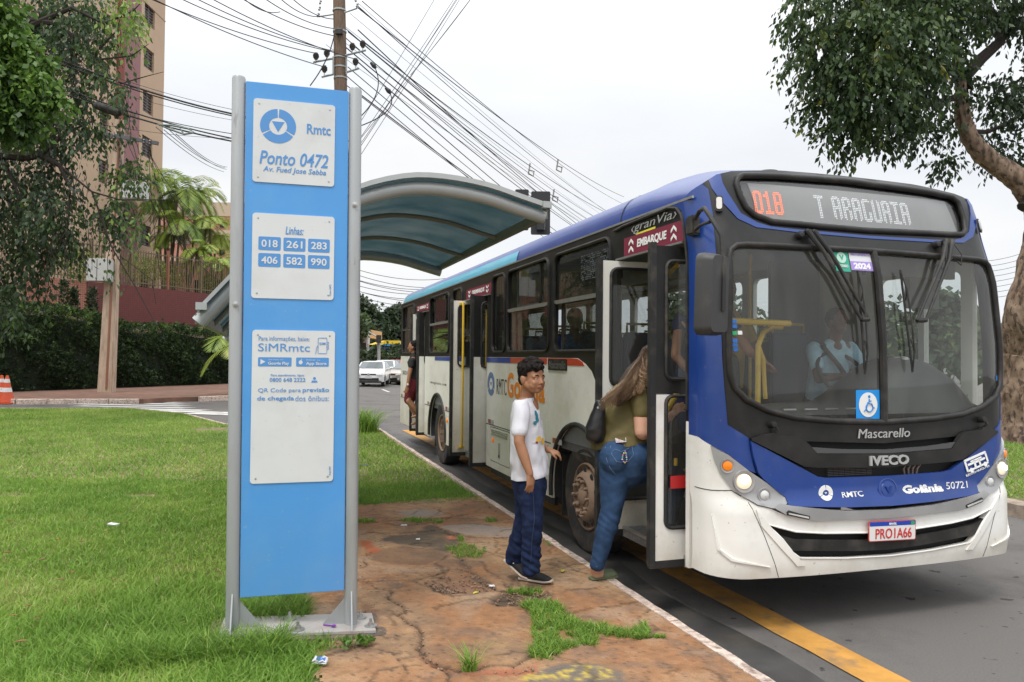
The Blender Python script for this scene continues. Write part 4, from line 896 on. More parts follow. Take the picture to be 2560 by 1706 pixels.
for k in range(9): 
    for i in range(8): m.tube([FM(.80+.045*i, .985+.011*k, -.012), FM(.84+.045*i, .985+.011*k, -.012)], .0028, 4)
m.build('radiator_fins', pm('fin_grey', (.12, .11, .10), .6), bus, world=False)
for k in range(4): MB().tube([FM(1.42+.035*k, .975, .0), FM(1.40+.04*k, 1.01, .012), FM(1.45+.045*k, 1.045, -.01)], .006, 6).build('hose', pm('hose_grey', (.25, .18, .15), .6), bus, world=False)
# silver strip and white bumper with its lower grille
sv = [(.355, .803), (.40, .826), (.476, .811), (.897, .768), (1.25, .757)]; sv2 = [(1.25, .703), (.668, .717), (.601, .725), (.43, .768)]
drape('silver_strip', sv + [(2.5-a, w) for a, w in sv[:-1][::-1]] + [(2.5-a, w) for a, w in sv2[1:][::-1]] + sv2, FM, silv, bus, off=.030, thick=.03, step=.06)
bl = [(-.213, 1.236), (-.113, 1.232), (-.004, 1.186), (.014, 1.10), (.048, 1.012), (.106, .928), (.175, .870), (.251, .821), (.347, .80), (.355, .795), (.43, .765), (.6, .73), (1.25, .72)]
bh = mirror([(.313, .708), (.514, .653), (.723, .632), (1.049, .615), (1.249, .611)]) + mirror([(.418, .611), (.491, .524), (.545, .486), (.9, .462), (1.249, .452)])[::-1]
bump = bl + [(2.5-a, w) for a, w in bl[:-1][::-1]] + [(2.713, .372), (2.3, .372), (1.9, .368), (1.25, .366), (.6, .368), (.2, .372), (-.213, .372)]
bm_ = drape('bumper', bump, FM, whb, bus, holes=[bh], off=.008, thick=.04, step=.045)
bar = mirror([(.376, .641), (.513, .605), (1.012, .569), (1.249, .563)]) + mirror([(.449, .564), (.491, .534), (1.011, .498), (1.249, .490)])[::-1]
drape('grille_bar', bar, FM, blkm, bm_, off=.004, thick=.03, step=.07)
drape('grille_back', [(.28, .72), (.28, .43), (2.22, .43), (2.22, .72)], FM, dark, bm_, off=-.05, thick=.01, step=.2)
MB().tube([FM(a, w, .010) for a, w in sub(bh, .07)], .006, 6, closed=True).build('grille_edge', whb, bm_, world=False)
for s in (0, 1):
    g_ = (lambda a: 2.5-a) if s else (lambda a: a)
    MB().tube([FM(g_(a), w, .0085) for a, w in sub([(.196, .842), (.294, .636), (.345, .51), (.398, .374)], .04, False)], .0022, 5).build('bumper_seam', dark, bm_, world=False)
    MB().tube([FM(g_(a), w, .0085) for a, w in sub([(-.15, .905), (-.008, .905), (.106, .915), (.16, .88)], .04, False)], .0028, 5).build('bumper_seam', dark, bm_, world=False)
    drape('bumper_crease', [(g_(-.02), .76), (g_(.03), .55), (g_(.10), .50), (g_(.33), .444), (g_(.09), .485), (g_(.015), .545)][::(-1 if s else 1)], FM, whb, bm_, off=.02, thick=.012, step=.05)
    drape('bumper_fin', [(g_(.235), .80), (g_(.30), .73), (g_(.46), .56), (g_(.58), .44), (g_(.52), .44), (g_(.40), .56), (g_(.27), .70)][::(-1 if s else 1)], FM, whb, bm_, off=.018, thick=.012, step=.05)
# lettering on the nose
nx_, nz_ = Vector((1, 0, 0)), Vector((0, 0, 1))
def ntxt(body, mat, a0, a1, w0, w1, out=.03, off=0., shear=0., name='lettering', depth=.003):
    p = FM((a0+a1)/2, (w0+w1)/2, out); q = FM(a1, (w0+w1)/2, out)-FM(a0, (w0+w1)/2, out); X_ = q.normalized(); up = (FM((a0+a1)/2, w1, out)-FM((a0+a1)/2, w0, out)).normalized()
    return text(name, body, mat, bus, p, X_, up, a1-a0, w1-w0, off=off, shear=shear, depth=depth, mapf=lambda x, y, d: FM((a0+a1)/2+x, (w0+w1)/2+y, out+d))
ntxt('Mascarello', letg, 1.03, 1.465, 1.223, 1.284, .006, 0, .15, depth=.006); ntxt('IVECO', letg, 1.088, 1.413, 1.046, 1.110, .037, .03, depth=.012)
ntxt('RMTC', letw, .868, 1.035, .839, .882, .029, .01); ntxt('Goi\u00e2nia', letw, 1.368, 1.718, .838, .905, .029, .045); ntxt('50721', letw, 1.752, 1.948, .850, .908, .029, -.005)
ring_logo(.747, .880, .054, .024, .010, letw, FM, out=.032)
# round raised boss with a leaf-like notch
bz = FM(1.243, .880, .028); nrm = (FM(1.243, .88, .1)-FM(1.243, .88, 0)).normalized()
MB().lathe([(.078, 0), (.078, .006), (.070, .009), (.066, .004), (.056, .004), (.052, .010), (0, .012)], bz, nrm, 32).build('emblem', blu, bus, world=False)
text('emblem', 'V', blu, bus, bz+nrm*.012, nx_, nz_, .06, .045, off=.03, depth=.006)
# operator's mark at the right: a small bus outline, slanted wording below
slx = (FM(2.16, 1.06, .03)-FM(1.93, 1.0, .03)).normalized(); sly = nrm.cross(slx); sly = (sly if sly.z > 0 else -sly).normalized()
oc = FM(2.045, 1.035, .032)
def lg(pts, w): return MB().prism(pts, oc, slx, sly, slx.cross(sly), .003)
m = MB()
for r in (rrect(-.115, .030, .115, .046, .006, 1), rrect(-.115, -.04, -.098, .035, .004, 1), rrect(.098, -.03, .115, .035, .004, 1), rrect(-.03, -.035, -.012, .02, .003, 1), rrect(-.09, -.004, -.02, .010, .003, 1), rrect(-.01, -.006, .09, .008, .003, 1), rrect(-.055, .012, .06, .022, .003, 1), rrect(.02, -.036, .036, .02, .003, 1), rrect(-.11, -.042, .11, -.030, .003, 1)): m.prism(r, oc, slx, sly, slx.cross(sly), .003)
for x in (-.07, .075): m.prism(circ(x, -.04, .017, 12), oc+slx.cross(sly)*.001, slx, sly, slx.cross(sly), .003)
m.build('operator_mark', letw, bus, world=False, sm=False)
text('lettering', 'R\u00c1PIDO ARAGUAIA', letw, bus, FM(2.055, .976, .033), slx, sly, .245, .020, off=.01)
# number plate
pp = FM(1.245, .622, .03); X_ = Vector((1, -.0, 0)); Yp = Vector((0, .0, 1)); rot_ = Matrix.Rotation(.025, 3, 'Y')
X_ = rot_ @ X_; Yp = rot_ @ Yp; Zp = X_.cross(Yp)
npz = MB().prism(rrect(-.195, -.066, .195, .066, .012, 3), pp, X_, Yp, Zp, .006).build('number_plate', pm('plate_red_edge', (.5, .06, .05), .4), bus, world=False)
MB().prism(rrect(-.190, -.061, .190, .061, .010, 3), pp+Zp*.006, X_, Yp, Zp, .001).build('plate_face', pm('plate_white', (.72, .71, .69), .4), npz, world=False)
MB().prism(rrect(-.190, .033, .190, .061, .008, 3), pp+Zp*.007, X_, Yp, Zp, .001).build('plate_band', pm('plate_blue', (.01, .05, .38), .4), npz, world=False)
text('lettering', 'PRO1A66', pm('plate_red', (.55, .03, .03), .4), npz, pp+Zp*.008-Yp*.016+X_*.008, X_, Yp, .30, .066, off=.01); text('lettering', 'BRASIL', letw, npz, pp+Zp*.0085+Yp*.046, X_, Yp, .062, .014, off=.02)
MB().prism(rrect(.150, .037, .182, .057, .002, 1), pp+Zp*.0085, X_, Yp, Zp, .001).build('plate_flag', pm('flag_green', (.02, .35, .10), .5), npz, world=False)
# stickers inside the windscreen
def stick(a0, a1, w0, w1, mat, name='sticker', out=-.002, parent=bus): return drape(name, [(a0, w0), (a1, w0), (a1, w1), (a0, w1)], FM, mat, parent, off=out, thick=.002, step=.3)
s1 = stick(1.027, 1.222, 1.346, 1.541, pm('sticker_blue', (.01, .27, .72), .5))
drape('disc', circ(1.125, 1.443, .076, 28, .082), FM, letw, s1, off=.001, thick=.002, step=.5)
icon = pm('icon_blue', (.01, .22, .60), .5)
drape('figure', circ(1.132, 1.497, .010, 12), FM, icon, s1, off=.003, thick=.001, step=.5)
MB().tube([FM(1.131, 1.482, .004), FM(1.128, 1.450, .004), FM(1.150, 1.450, .004), FM(1.164, 1.420, .004), FM(1.174, 1.423, .004)], .0042, 5).build('figure', icon, s1, world=False)
MB().tube([FM(1.131, 1.468, .004), FM(1.148, 1.468, .004)], .0035, 5).build('figure', icon, s1, world=False)
MB().tube([FM(1.132+.028*math.cos(math.radians(t)), 1.425+.028*math.sin(math.radians(t)), .004) for t in range(95, 370, 15)], .004, 5).build('figure', icon, s1, world=False)
MB().tube([FM(1.118, 1.46, .004), FM(1.105, 1.415, .004), FM(1.088, 1.40, .004)], .0035, 5).build('figure', icon, s1, world=False)
s2 = stick(.918, 1.036, 2.33, 2.476, pm('sticker_green', (.03, .33, .22), .6)); drape('disc', circ(.977, 2.425, .038, 20), FM, pm('sticker_pale', (.45, .65, .55), .6), s2, off=.001, thick=.002, step=.5)
def otxt(par, body, mat, a0, a1, w0, w1, **k): o_ = ntxt(body, mat, a0, a1, w0, w1, .0015, depth=.001, **k); o_.parent = par; return o_
otxt(s2, 'APROVADO', letw, .930, 1.018, 2.358, 2.377, off=.02); otxt(s2, 'V', MATS['sticker_green'], .958, .996, 2.408, 2.444, off=.05)
s3 = stick(1.045, 1.228, 2.342, 2.478, pm('sticker_white', (.66, .67, .70), .6)); lil = pm('sticker_lilac', (.34, .24, .62), .6); drape('band', [(1.046, 2.343), (1.227, 2.343), (1.227, 2.405), (1.046, 2.405)], FM, lil, s3, off=.001, thick=.002, step=.3)
otxt(s3, 'VISTORIADO', lil, 1.055, 1.218, 2.447, 2.468, off=.02); otxt(s3, '2024', letw, 1.066, 1.208, 2.352, 2.395, off=.05)
for k, (a, w, mm) in enumerate(((.137, 1.978, 0), (.137, 1.946, 0), (.136, 1.903, 1), (.168, 1.906, 2), (.135, 1.856, 0), (.134, 1.828, 0), (.138, 1.799, 0))):
    stick(a-.014, a+.014, w-.012, w+.012, (pm('sticker_small_blue', (.02, .13, .42), .6), pm('sticker_ok_green', (.02, .35, .12), .6), MATS['sticker_white'])[mm])
stick(2.33, 2.35, 1.60, 1.635, MATS['sticker_small_blue'])
# wipers
def wiper(pivs, elbow, top, bot, hang):
    w_ = MB(); p = []
    for (a, w) in pivs: w_.tube([FM(a, w, .0), FM(a, w, .055)], .016, 10)
    wp = w_.build('wiper', rubb, bus, world=False)
    for (a, w), (a2, w2) in zip(pivs[:2], elbow):
        MB().tube([FM(a, w, .05), FM(a+(a2-a)*.25, w+(w2-w)*.25, .062), FM(a2, w2, .055)], [.020, .013, .011], 8).build('arm', rubb, wp, world=False)
    MB().tube([FM(*elbow[0], .055), FM(*elbow[1], .055)], .016, 8).build('yoke', rubb, wp, world=False)
    mid = ((elbow[0][0]+elbow[1][0])/2, (elbow[0][1]+elbow[1][1])/2)
    m = MB(); m.tube([FM(*top, .03), FM(*bot, .03)], .008, 6); q = lambda t, o: FM(top[0]+(bot[0]-top[0])*t, top[1]+(bot[1]-top[1])*t, o)
    m.tube([q(.03, .032), q(.2, .055), q(.5, .06), q(.8, .055), q(.97, .032)], .006, 6); m.tube([q(.2, .055), q(.30, .034)], .005, 5); m.tube([q(.8, .055), q(.68, .034)], .005, 5)
    m.build('blade', rubb, wp, world=False)
wiper([(.705, 2.572), (.755, 2.572)], [(1.035, 2.0), (1.095, 2.005)], (1.064, 2.33), (1.073, 1.645), 0)
wiper([(1.90, 2.58), (1.955, 2.58)], [(1.505, 2.005), (1.585, 2.01)], (1.43, 2.35), (1.475, 1.66), 0)
MB().lathe([(.025, 0), (.025, .03), (.02, .045), (0, .05)], FM(.66, 2.558, 0), (0, -1, .2), 12).build('washer_nozzle', rubb, bus, world=False); MB().lathe([(.025, 0), (.025, .03), (.02, .045), (0, .05)], FM(1.83, 2.56, 0), (0, -1, .2), 12).build('washer_nozzle', rubb, bus, world=False)
MB().tube([FM(1.86, 2.56, .06), FM(1.83, 2.45, .07), FM(1.82, 2.38, .05), FM(1.90, 2.45, .06), FM(1.97, 2.40, .06), FM(2.0, 2.48, .06), FM(1.96, 2.57, .05)], .004, 6).build('washer_hose', rubb, bus, world=False)
# mirror on the door side, rear-view mirror outline on the far side
mir = MB(); cm = Vector(BL(-.215, 3.76, 2.115)); 
ax_x = Vector((.93, .37, 0)).normalized(); ax_z = Vector((.03, 0, 1)).normalized(); ax_y = ax_z.cross(ax_x)
pro = [(.7, .92, -.065), (.92, .98, -.03), (1, 1, .0), (1, 1, .03)]
vs = []; n = 28
for sx_, sz_, yy in pro: 
    for p in rrect(-.115*sx_, -.24*sz_, .115*sx_, .24*sz_, .05*sx_, 6)[:28]: vs.append(cm + ax_x*p[0] + ax_z*(p[1]+(.0)) + ax_y*yy)
mir.add(vs, [tuple(range(28))[::-1]] + [(i*28+j, i*28+(j+1) % 28, (i+1)*28+(j+1) % 28, (i+1)*28+j) for i in range(3) for j in range(28)] + [tuple(84+j for j in range(28))])
mo = mir.build('mirror', pm('mirror_shell', (.035, .035, .036), .5, bump=.1, bs=200, dirt=((.08, .075, .07), .5, 6)), bus, world=False, ang=50)
MB().prism(rrect(-.095, -.215, .095, .215, .04, 5), cm+ax_y*.031, ax_x, ax_z, ax_y, .002).build('mirror_glass', pm('mirror_silver', (.8, .8, .8), .03, metal=1), mo, world=False)
f0 = BL(-.01, 4.27, 2.62)
arm = MB().tube([Vector(f0)+Vector((0, .0, .03)), Vector(BL(-.10, 4.06, 2.67)), Vector(BL(-.17, 3.90, 2.65)), Vector(BL(-.195, 3.80, 2.58)), Vector(BL(-.165, 3.73, 2.46)), cm+ax_x*.055+Vector((0, -.075, .1)), cm+ax_x*.05+Vector((0, -.075, -.1))], .014, 8)
arm.tube([Vector(f0)+Vector((0, .0, -.04)), Vector(BL(-.10, 4.06, 2.575)), Vector(BL(-.16, 3.92, 2.56)), Vector(BL(-.19, 3.81, 2.55))], .011, 8); arm.build('mirror_arm', rubb, bus, world=False)
bb(-.05, .01, 4.22, 4.32, 2.55, 2.68, 'mirror_bracket', rubb, bevel=.012)
fmr = MB().prism(rrect(-.07, -.19, .07, .19, .04, 5), BL(2.59, 4.28, 1.93), Vector((.95, .3, 0)).normalized(), Vector((0, 0, 1)), Vector((.3, -.95, 0)).normalized(), .02).build('mirror', glass('clear_plastic', (.62, .60, .58)), bus, world=False)
MB().tube([BL(2.49, 4.36, 1.80), BL(2.58, 4.33, 1.84)], .012, 6).build('mirror_arm', rubb, fmr, world=False)
# --- wheels
tyr = pm('tyre', (.022, .021, .020), .8, var=.2, vs=14, dirt=((.12, .085, .06), .7, 5), bump=.2, bs=60); rimm = pm('rim_dust', (.23, .155, .105), .75, var=.12, vs=9, dirt=((.10, .07, .05), .6, 7)); 
def wheel(v, u, front=True, s=1):
    c = BL(v, u, .5); ax = (-s, 0, 0)
    wr = MB().lathe([(.28, -.20), (.40, -.23), (.485, -.22), (.503, -.19), (.505, -.03), (.492, .0), (.475, .008), (.455, .006), (.40, .012), (.33, .0), (.300, -.012), (.288, -.02)], c, ax, 56).build('wheel', tyr, bus, world=False, ang=30)
    if front:
        m = MB().lathe([(.300, -.02), (.296, .004), (.286, .008), (.276, -.005), (.268, -.04), (.262, -.05), (.225, .01), (.20, .045), (.175, .055), (.172, .04), (.168, .02), (.11, .02), (.105, .03), (.08, .034), (.075, .05), (.05, .065), (0, .068)], c, ax, 44); rm = m.build('rim', rimm, wr, world=False, ang=35)
        for k in range(10):
            a = 2*PI*(k+.5)/10; 
            MB().lathe([(.028, 0), (.024, .006), (0, .006)], Vector(c)+Vector((-s*.014-.0, .238*math.cos(a), .238*math.sin(a))), (-s*.9, -.4*math.cos(a)*0, 0), 14).build('vent_hole', dark, rm, world=False) if k % 1 == 0 else None
            a = 2*PI*k/10; q = Vector(c)+Vector((-s*.045, .145*math.cos(a), .145*math.sin(a)))
            MB().lathe([(.026, -.02), (.022, .0), (.015, .004), (.015, .03), (.010, .036), (0, .036)], q, ax, 10).build('wheel_nut', rimm, rm, world=False)
    else:
        MB().lathe([(.300, -.02), (.296, .004), (.28, .0), (.27, -.05), (.262, -.16), (.20, -.175), (.13, -.16), (.12, -.10), (.07, -.08), (0, -.08)], c, ax, 44).build('rim', rimm, wr, world=False, ang=35)
wheel(.06, 6.13); wheel(.05, 11.83, False); wheel(2.44, 6.13, True, -1); wheel(2.44, 11.83, False, -1)
bb(.3, 2.2, 6.05, 6.2, .42, .58, 'axle', dark); bb(.3, 2.2, 11.75, 11.9, .42, .58, 'axle', dark)
for u in (6.75, 12.5): bb(.08, .40, u-.01, u+.01, .2, .8, 'mud_flap', rubb)
# ================================================================== STOP SIGN TOTEM
galv = pm('post_grey', (.36, .375, .38), .38, metal=.25, var=.06, vs=3, stretch=(1, 1, .2), dirt=((.25, .25, .24), .6, 6), spots=((.16, .15, .14), .5, 18, .69))
tblu = pm('totem_blue', (.07, .30, .68), .33, coat=.35, var=.04, vs=1.5, dirt=((.13, .36, .66), .5, 2), spots=((.30, .42, .55), .35, 30, .71), grime=((.22, .32, .45), .15, .75, .35))
pwht = pm('plate_offwhite', (.64, .66, .67), .4, var=.02, coat=.1, dirt=((.52, .53, .52), .5, 3), spots=((.38, .38, .36), .35, 40, .70)); pblu = pm('print_blue', (.085, .27, .60), .5)
pl = at(579, 1575, 4.20); pr_ = at(875, 1563, 4.37)
tx = Vector((pr_.x-pl.x, pr_.y-pl.y, 0)); TW = tx.length; tx.normalize(); ty = Vector((0, 0, 1)); tz = tx.cross(ty)   # tz towards the viewer
lean = .0045
T0 = (pl+pr_)/2; T0.z = .2
totem = root('bus_stop_totem', T0, 'tall sky blue bus stop totem between two grey posts, Ponto 0472', 'sign')
def TP(a, z, o=0.): return Vector((T0.x, T0.y, 0)) + tx*(a-lean*(z-1)) + Vector((0, 0, z)) + tz*o
hw = TW/2
ZT = 3.315
def TB(a, z, o=0.): return TP(a, z-.026-.016*a/hw, o)               # the footing tips a little to the right
for s in (-1, 1):
    p = MB().tube([TB(s*hw, .215), TP(s*hw, ZT-.012), TP(s*hw, ZT)], [.037, .037, .033], 28).build('post', galv, totem)
    m = MB()
    for dx in (1, -1): m.prism([(0, 0), (.13, 0), (.0, .15)], TB(s*hw+dx*.034, .222, -.004), tx*dx, ty, tz, .008)
    m2 = MB().prism([(0, 0), (.10, 0), (.0, .20)], TB(s*hw-.004, .222, .034), tz, ty, tx, .008)
    MB().prism([(0, 0), (.13 if s > 0 else .12, 0), (0, .15)], TB(s*hw-s*.034, .222, -.004), tx*-s, ty, tz, .008).build('gusset', galv, p); m2.build('gusset', galv, p)
    zb = 2.62 if s > 0 else 2.02
    MB().lathe([(.017, 0), (.017, .004), (.011, .005), (.010, .012), (0, .014)], TP(s*hw, zb, .036), tz, 16).build('bolt', chrome, p)
pn = MB().box(TP(0, 1.87, 0), (TW-.076, 2.60, .035), (tx, ty, tz)); ZP0, ZP1 = .378, 3.29
pn = MB(); pn.add([TP(x, z, o) for x in (-(hw-.039), hw-.039) for z in (ZP0, ZP1) for o in (-.02, .02)], [(0, 1, 3, 2), (4, 6, 7, 5), (0, 4, 5, 1), (2, 3, 7, 6), (0, 2, 6, 4), (1, 5, 7, 3)])
pn = pn.build('panel', tblu, totem, bevel=.003)
# face coordinates: fraction of width between posts (0..1) and height z
FW = TW-.078
def face(fx, z): return TP(-FW/2+fx*FW, z, .0)
plates = [(.135, .890, 2.40, 3.10), (.125, .888, 1.58, 2.175), (.118, .890, 0, 0)]
def ptext(par, body, cx, z, w, h, off=0., shear=0., mat=pblu, o=.0265, X=None, Y=None): return text('lettering', body, mat, par, face(cx, z)+tz*o, X or tx, Y or ty, w*FW if w else None, h, world=True, off=off, shear=shear, depth=.0012)
def plate(x0, x1, z0, z1):
    c = face((x0+x1)/2, (z0+z1)/2); W = (x1-x0)*FW; H_ = z1-z0
    o = MB().prism(rrect(-W/2, -H_/2, W/2, H_/2, .018, 4), c+tz*.0205, tx, ty, tz, .005).build('info_plate', pwht, totem, bevel=0)
    for sx_ in (-1, 1):
        for sz_ in (-1, 1): MB().lathe([(.0055, 0), (.005, .002), (0, .0028)], c+tx*sx_*(W/2-.03)+ty*sz_*(H_/2-.028)+tz*.0255, tz, 10).build('rivet', chrome, o)
    return o
def zpx(py): # height on the sign at photo row (middle column)
    lo, hi = 0, 4
    for _ in range(30):
        md = (lo+hi)/2; e = TP(0, md, .02)-CAM; y = 853-FPX*e.dot(U2)/e.dot(_F)
        if y > py: lo = md
        else: hi = md
    return lo
def fxz(px, py):                                                     # photo pixel -> (fraction, z) on the sign face
    q = ray(px, py); pt = TP(0, 1.7, .02); t_ = (pt-CAM).dot(tz)/q.dot(tz); P = CAM+q*t_; return ((P-Vector((T0.x, T0.y, 0))).dot(tx)+lean*(P.z-1)+FW/2)/FW, P.z
def c4s(x, y): return (560+x/2.6147, 180+y/2.6133)
def c5s(x, y): return (560+x/1.6921, 780+y/1.6933)
def quad(cv, x0, y0, x1, y1, y0b=None, y1b=None):
    a = fxz(*cv(x0, y0)); b = fxz(*cv(x1, y1)); return a, b
A_ = [fxz(*c4s(*p)) for p in ((192, 176), (725, 218), (722, 750), (188, 720))]
px0 = (A_[0][0]+A_[3][0])/2; px1 = (A_[1][0]+A_[2][0])/2; z1_ = (A_[0][1]+A_[1][1])/2; z0_ = (A_[2][1]+A_[3][1])/2
pA = plate(px0, px1, z0_, z1_); WA = px1-px0; HA = z1_-z0_
fA = lambda u, v: (px0+u*WA, z1_-v*HA)                               # u right, v down on plate A
lc = fA(.30, .315); R_ = .218*WA*FW
for k in range(3):
    a0 = 90+120*k+3; a1 = 210+120*k-3; pl_ = [(R_*math.cos(math.radians(a0+(a1-a0)*i/20)), R_*math.sin(math.radians(a0+(a1-a0)*i/20))) for i in range(21)]; pl_ += [(R_*.5*math.cos(math.radians(a1-(a1-a0)*i/20)), R_*.5*math.sin(math.radians(a1-(a1-a0)*i/20))) for i in range(21)]
    V_, T_, be_ = sheet(pl_, [], .05); m = MB(); m.v = [tuple(face(*lc)+tx*x+ty*y+tz*.0268) for x, y in V_]; m.f = [tuple(f) for f in T_]; m.build('emblem', pblu, pA, sm=False)
MB().prism([(-.034*1, .026), (0, -.034), (.034, .026)], face(*lc)+tz*.0258, tx, ty, tz, .0012).build('emblem', pblu, pA, sm=False)
c = fA(.80, .315); ptext(pA, 'Rmtc', c[0], c[1], .295*WA, .058, off=.015)
c = fA(.50, .70); ptext(pA, 'Ponto 0472', c[0], c[1], .84*WA, .078, off=.012, shear=.2)
c = fA(.51, .845); ptext(pA, 'Av. Fued Jose Sebba', c[0], c[1], .77*WA, .040, off=.006, shear=.2)
B_ = [fxz(*c4s(*p)) for p in ((184, 924), (721, 946), (718, 1490), (181, 1480))]
px0b = (B_[0][0]+B_[3][0])/2; px1b = (B_[1][0]+B_[2][0])/2; z1b = (B_[0][1]+B_[1][1])/2; z0b = (B_[2][1]+B_[3][1])/2
pB = plate(px0b, px1b, z0b, z1b); WB = px1b-px0b; HB = z1b-z0b; fB = lambda u, v: (px0b+u*WB, z1b-v*HB)
c = fB(.51, .19); ptext(pB, 'Linhas:', c[0], c[1], .22*WB, .045, off=.01, shear=.2)
for r, row in enumerate((('018', '261', '283'), ('406', '582', '990'))):
    for q, s in enumerate(row):
        c = fB(.21+.30*q, .355+.195*r); t_ = MB().prism(rrect(-.134*WB*FW, -.080*HB, .134*WB*FW, .080*HB, .008, 3), face(*c)+tz*.0256, tx, ty, tz, .001).build('route_badge', pblu, pB, sm=False)
        ptext(t_, s, c[0], c[1], .195*WB, .088*HB, off=.018, mat=pwht, o=.0268)
C_ = [fxz(*c5s(*p)) for p in ((118, 78), (466, 80), (465, 714), (112, 730))]
px0c = (C_[0][0]+C_[3][0])/2; px1c = (C_[1][0]+C_[2][0])/2; z1c = (C_[0][1]+C_[1][1])/2; z0c = (C_[2][1]+C_[3][1])/2
pC = plate(px0c, px1c, z0c, z1c); WC = px1c-px0c; HC = z1c-z0c; fC = lambda u, v: (px0c+u*WC, z1c-v*HC)
def ct(body, u, v, w, h, **k): c = fC(u, v); return ptext(pC, body, c[0], c[1], w*WC, h*HC, **k)
ct('Para informa\u00e7\u00f5es, baixe:', .385, .058, .61, .036, off=-.005); ct('SiMRmtc', .385, .113, .62, .052, off=0)
for x, b1, b2 in ((.275, 'DISPON\u00cdVEL NO', 'Google Play'), (.73, 'Baixar na', 'App Store')):
    c = fC(x, .208); t_ = MB().prism(rrect(-.20*WC*FW, -.030*HC, .20*WC*FW, .030*HC, .005, 2), face(*c)+tz*.0256, tx, ty, tz, .001).build('app_badge', pblu, pC, sm=False)
    c = fC(x+.045, .220); ptext(t_, b2, c[0], c[1], .25*WC, .026*HC, off=.02, mat=pwht, o=.0268); c = fC(x+.01, .194); ptext(t_, b1, c[0], c[1], .17*WC, .008*HC, off=.01, mat=pwht, o=.0268)
    c = fC(x-.145, .208); 
    if x < .5: MB().prism([(-.012, .015), (-.012, -.015), (.015, 0)], face(*c)+tz*.0268, tx, ty, tz, .001).build('play_mark', pwht, t_, sm=False)
    else: MB().prism(circ(0, -.002, .011, 14, .012), face(*c)+tz*.0268, tx, ty, tz, .001).build('fruit_mark', pwht, t_, sm=False); MB().prism([(0, .011), (.006, .020), (.008, .018), (.003, .010)], face(*c)+tz*.0269, tx, ty, tz, .001).build('leaf_mark', pwht, t_, sm=False)
ct('Para atendimento, ligue:', .43, .297, .40, .020, off=-.005); ct('0800 648 2222', .43, .325, .43, .026, off=.008)
ct('QR Code para', .335, .397, .51, .034, off=-.005); ct('previs\u00e3o', .775, .397, .325, .036, off=.012)
ct('de chegada', .29, .450, .44, .036, off=.012); ct('dos \u00f4nibus:', .73, .448, .41, .036, off=-.005)
c = fC(.755, .330); m = MB(); m.prism(circ(0, .012, .0085, 14), face(*c)+tz*.0256, tx, ty, tz, .001); m.build('agent_mark', pblu, pC, sm=False); MB().prism([(-.018, -.012), (-.014, .0), (.014, .0), (.018, -.012)], face(*c)+tz*.0256, tx, ty, tz, .001).build('agent_mark', pblu, pC, sm=False)
c = fC(.855, .098); F0 = face(*c)+tz*.027
MB().tube([F0+tx*a+ty*b for a, b in rrect(-.027, -.045, .022, .045, .006, 3)], .0014, 4, closed=True).build('phone_outline', pblu, pC, sm=False); MB().tube([F0+tx*-.04+ty*-.05, F0+tx*-.036+ty*-.015, F0+tx*-.03+ty*0], .0013, 4).build('phone_outline', pblu, pC, sm=False)
m = MB(); [m.tube([F0+tx*.024+ty*(.02-.016*k), F0+tx*.032+ty*(.022-.016*k), F0+tx*.032+ty*(.013-.016*k), F0+tx*.024+ty*(.01-.016*k)], .0012, 4) for k in range(3)]; m.build('phone_outline', pblu, pC, sm=False, kind='stuff')
text('lettering', 'SiM', pblu, pC, F0-tx*.003+ty*.012, tx, ty, .034, .014, world=True, off=.01, depth=.001)
for par, f_ in ((pB, fB(.955, .88)), (pC, fC(.955, .93))): text('lettering', 'Ponto 0472', pblu, par, face(*f_)+tz*.0265, ty, -tx, .065 if par is pB else .05, .010, world=True, off=-.005, depth=.001)
# base plate on its concrete block, bolts
bp = MB(); a0, a1 = -hw-.06, hw+.135
bp.add([TB(a, z, o) for a in (a0, a1) for z in (.205, .222) for o in (-.17, .13)], [(0, 1, 3, 2), (4, 6, 7, 5), (0, 4, 5, 1), (2, 3, 7, 6), (0, 2, 6, 4), (1, 5, 7, 3)])
bp.build('base_plate', pm('base_plate_grey', (.42, .40, .385), .45, metal=.2, var=.08, dirt=((.38, .28, .22), .7, 9)), totem, bevel=.002)
for a, o in ((-.02, -.10), (hw+.06, -.09), (hw+.11, .06), (.03, .075)):
    MB().lathe([(.036, 0), (.036, .005), (.030, .006)], TB(a, .222, o), (0, 0, 1), 18).build('washer', chrome, totem); MB().lathe([(.017, .0), (.017, .016), (.009, .017), (.009, .038), (0, .040)], TB(a, .228, o), (0, 0, 1), 6).build('anchor_bolt', chrome, totem)
# rough concrete footing
m = MB(); N_ = 26; rr = random.Random(5); lay = []
for z in (.06, .13, .19, .204):
    l_ = []
    for i in range(N_):
        a = 2*PI*i/N_; sx_ = abs(math.cos(a))**.25*(1 if math.cos(a) > 0 else -1); so_ = abs(math.sin(a))**.25*(1 if math.sin(a) > 0 else -1)
        g_ = 1+rr.uniform(-.03, .03); l_.append(TB(.04+sx_*(hw+.17)*g_, z, -.02+so_*.20*g_))
    lay += l_
m.v = [tuple(v) for v in lay]; m.f = [(k*N_+i, k*N_+(i+1) % N_, (k+1)*N_+(i+1) % N_, (k+1)*N_+i) for k in range(3) for i in range(N_)] + [tuple(3*N_+i for i in range(N_))]
m.build('footing', pm('footing_concrete', (.16, .115, .085), .95, var=.3, vs=25, dirt=((.04, .04, .03), .8, 12), bump=.9, bs=60), totem)

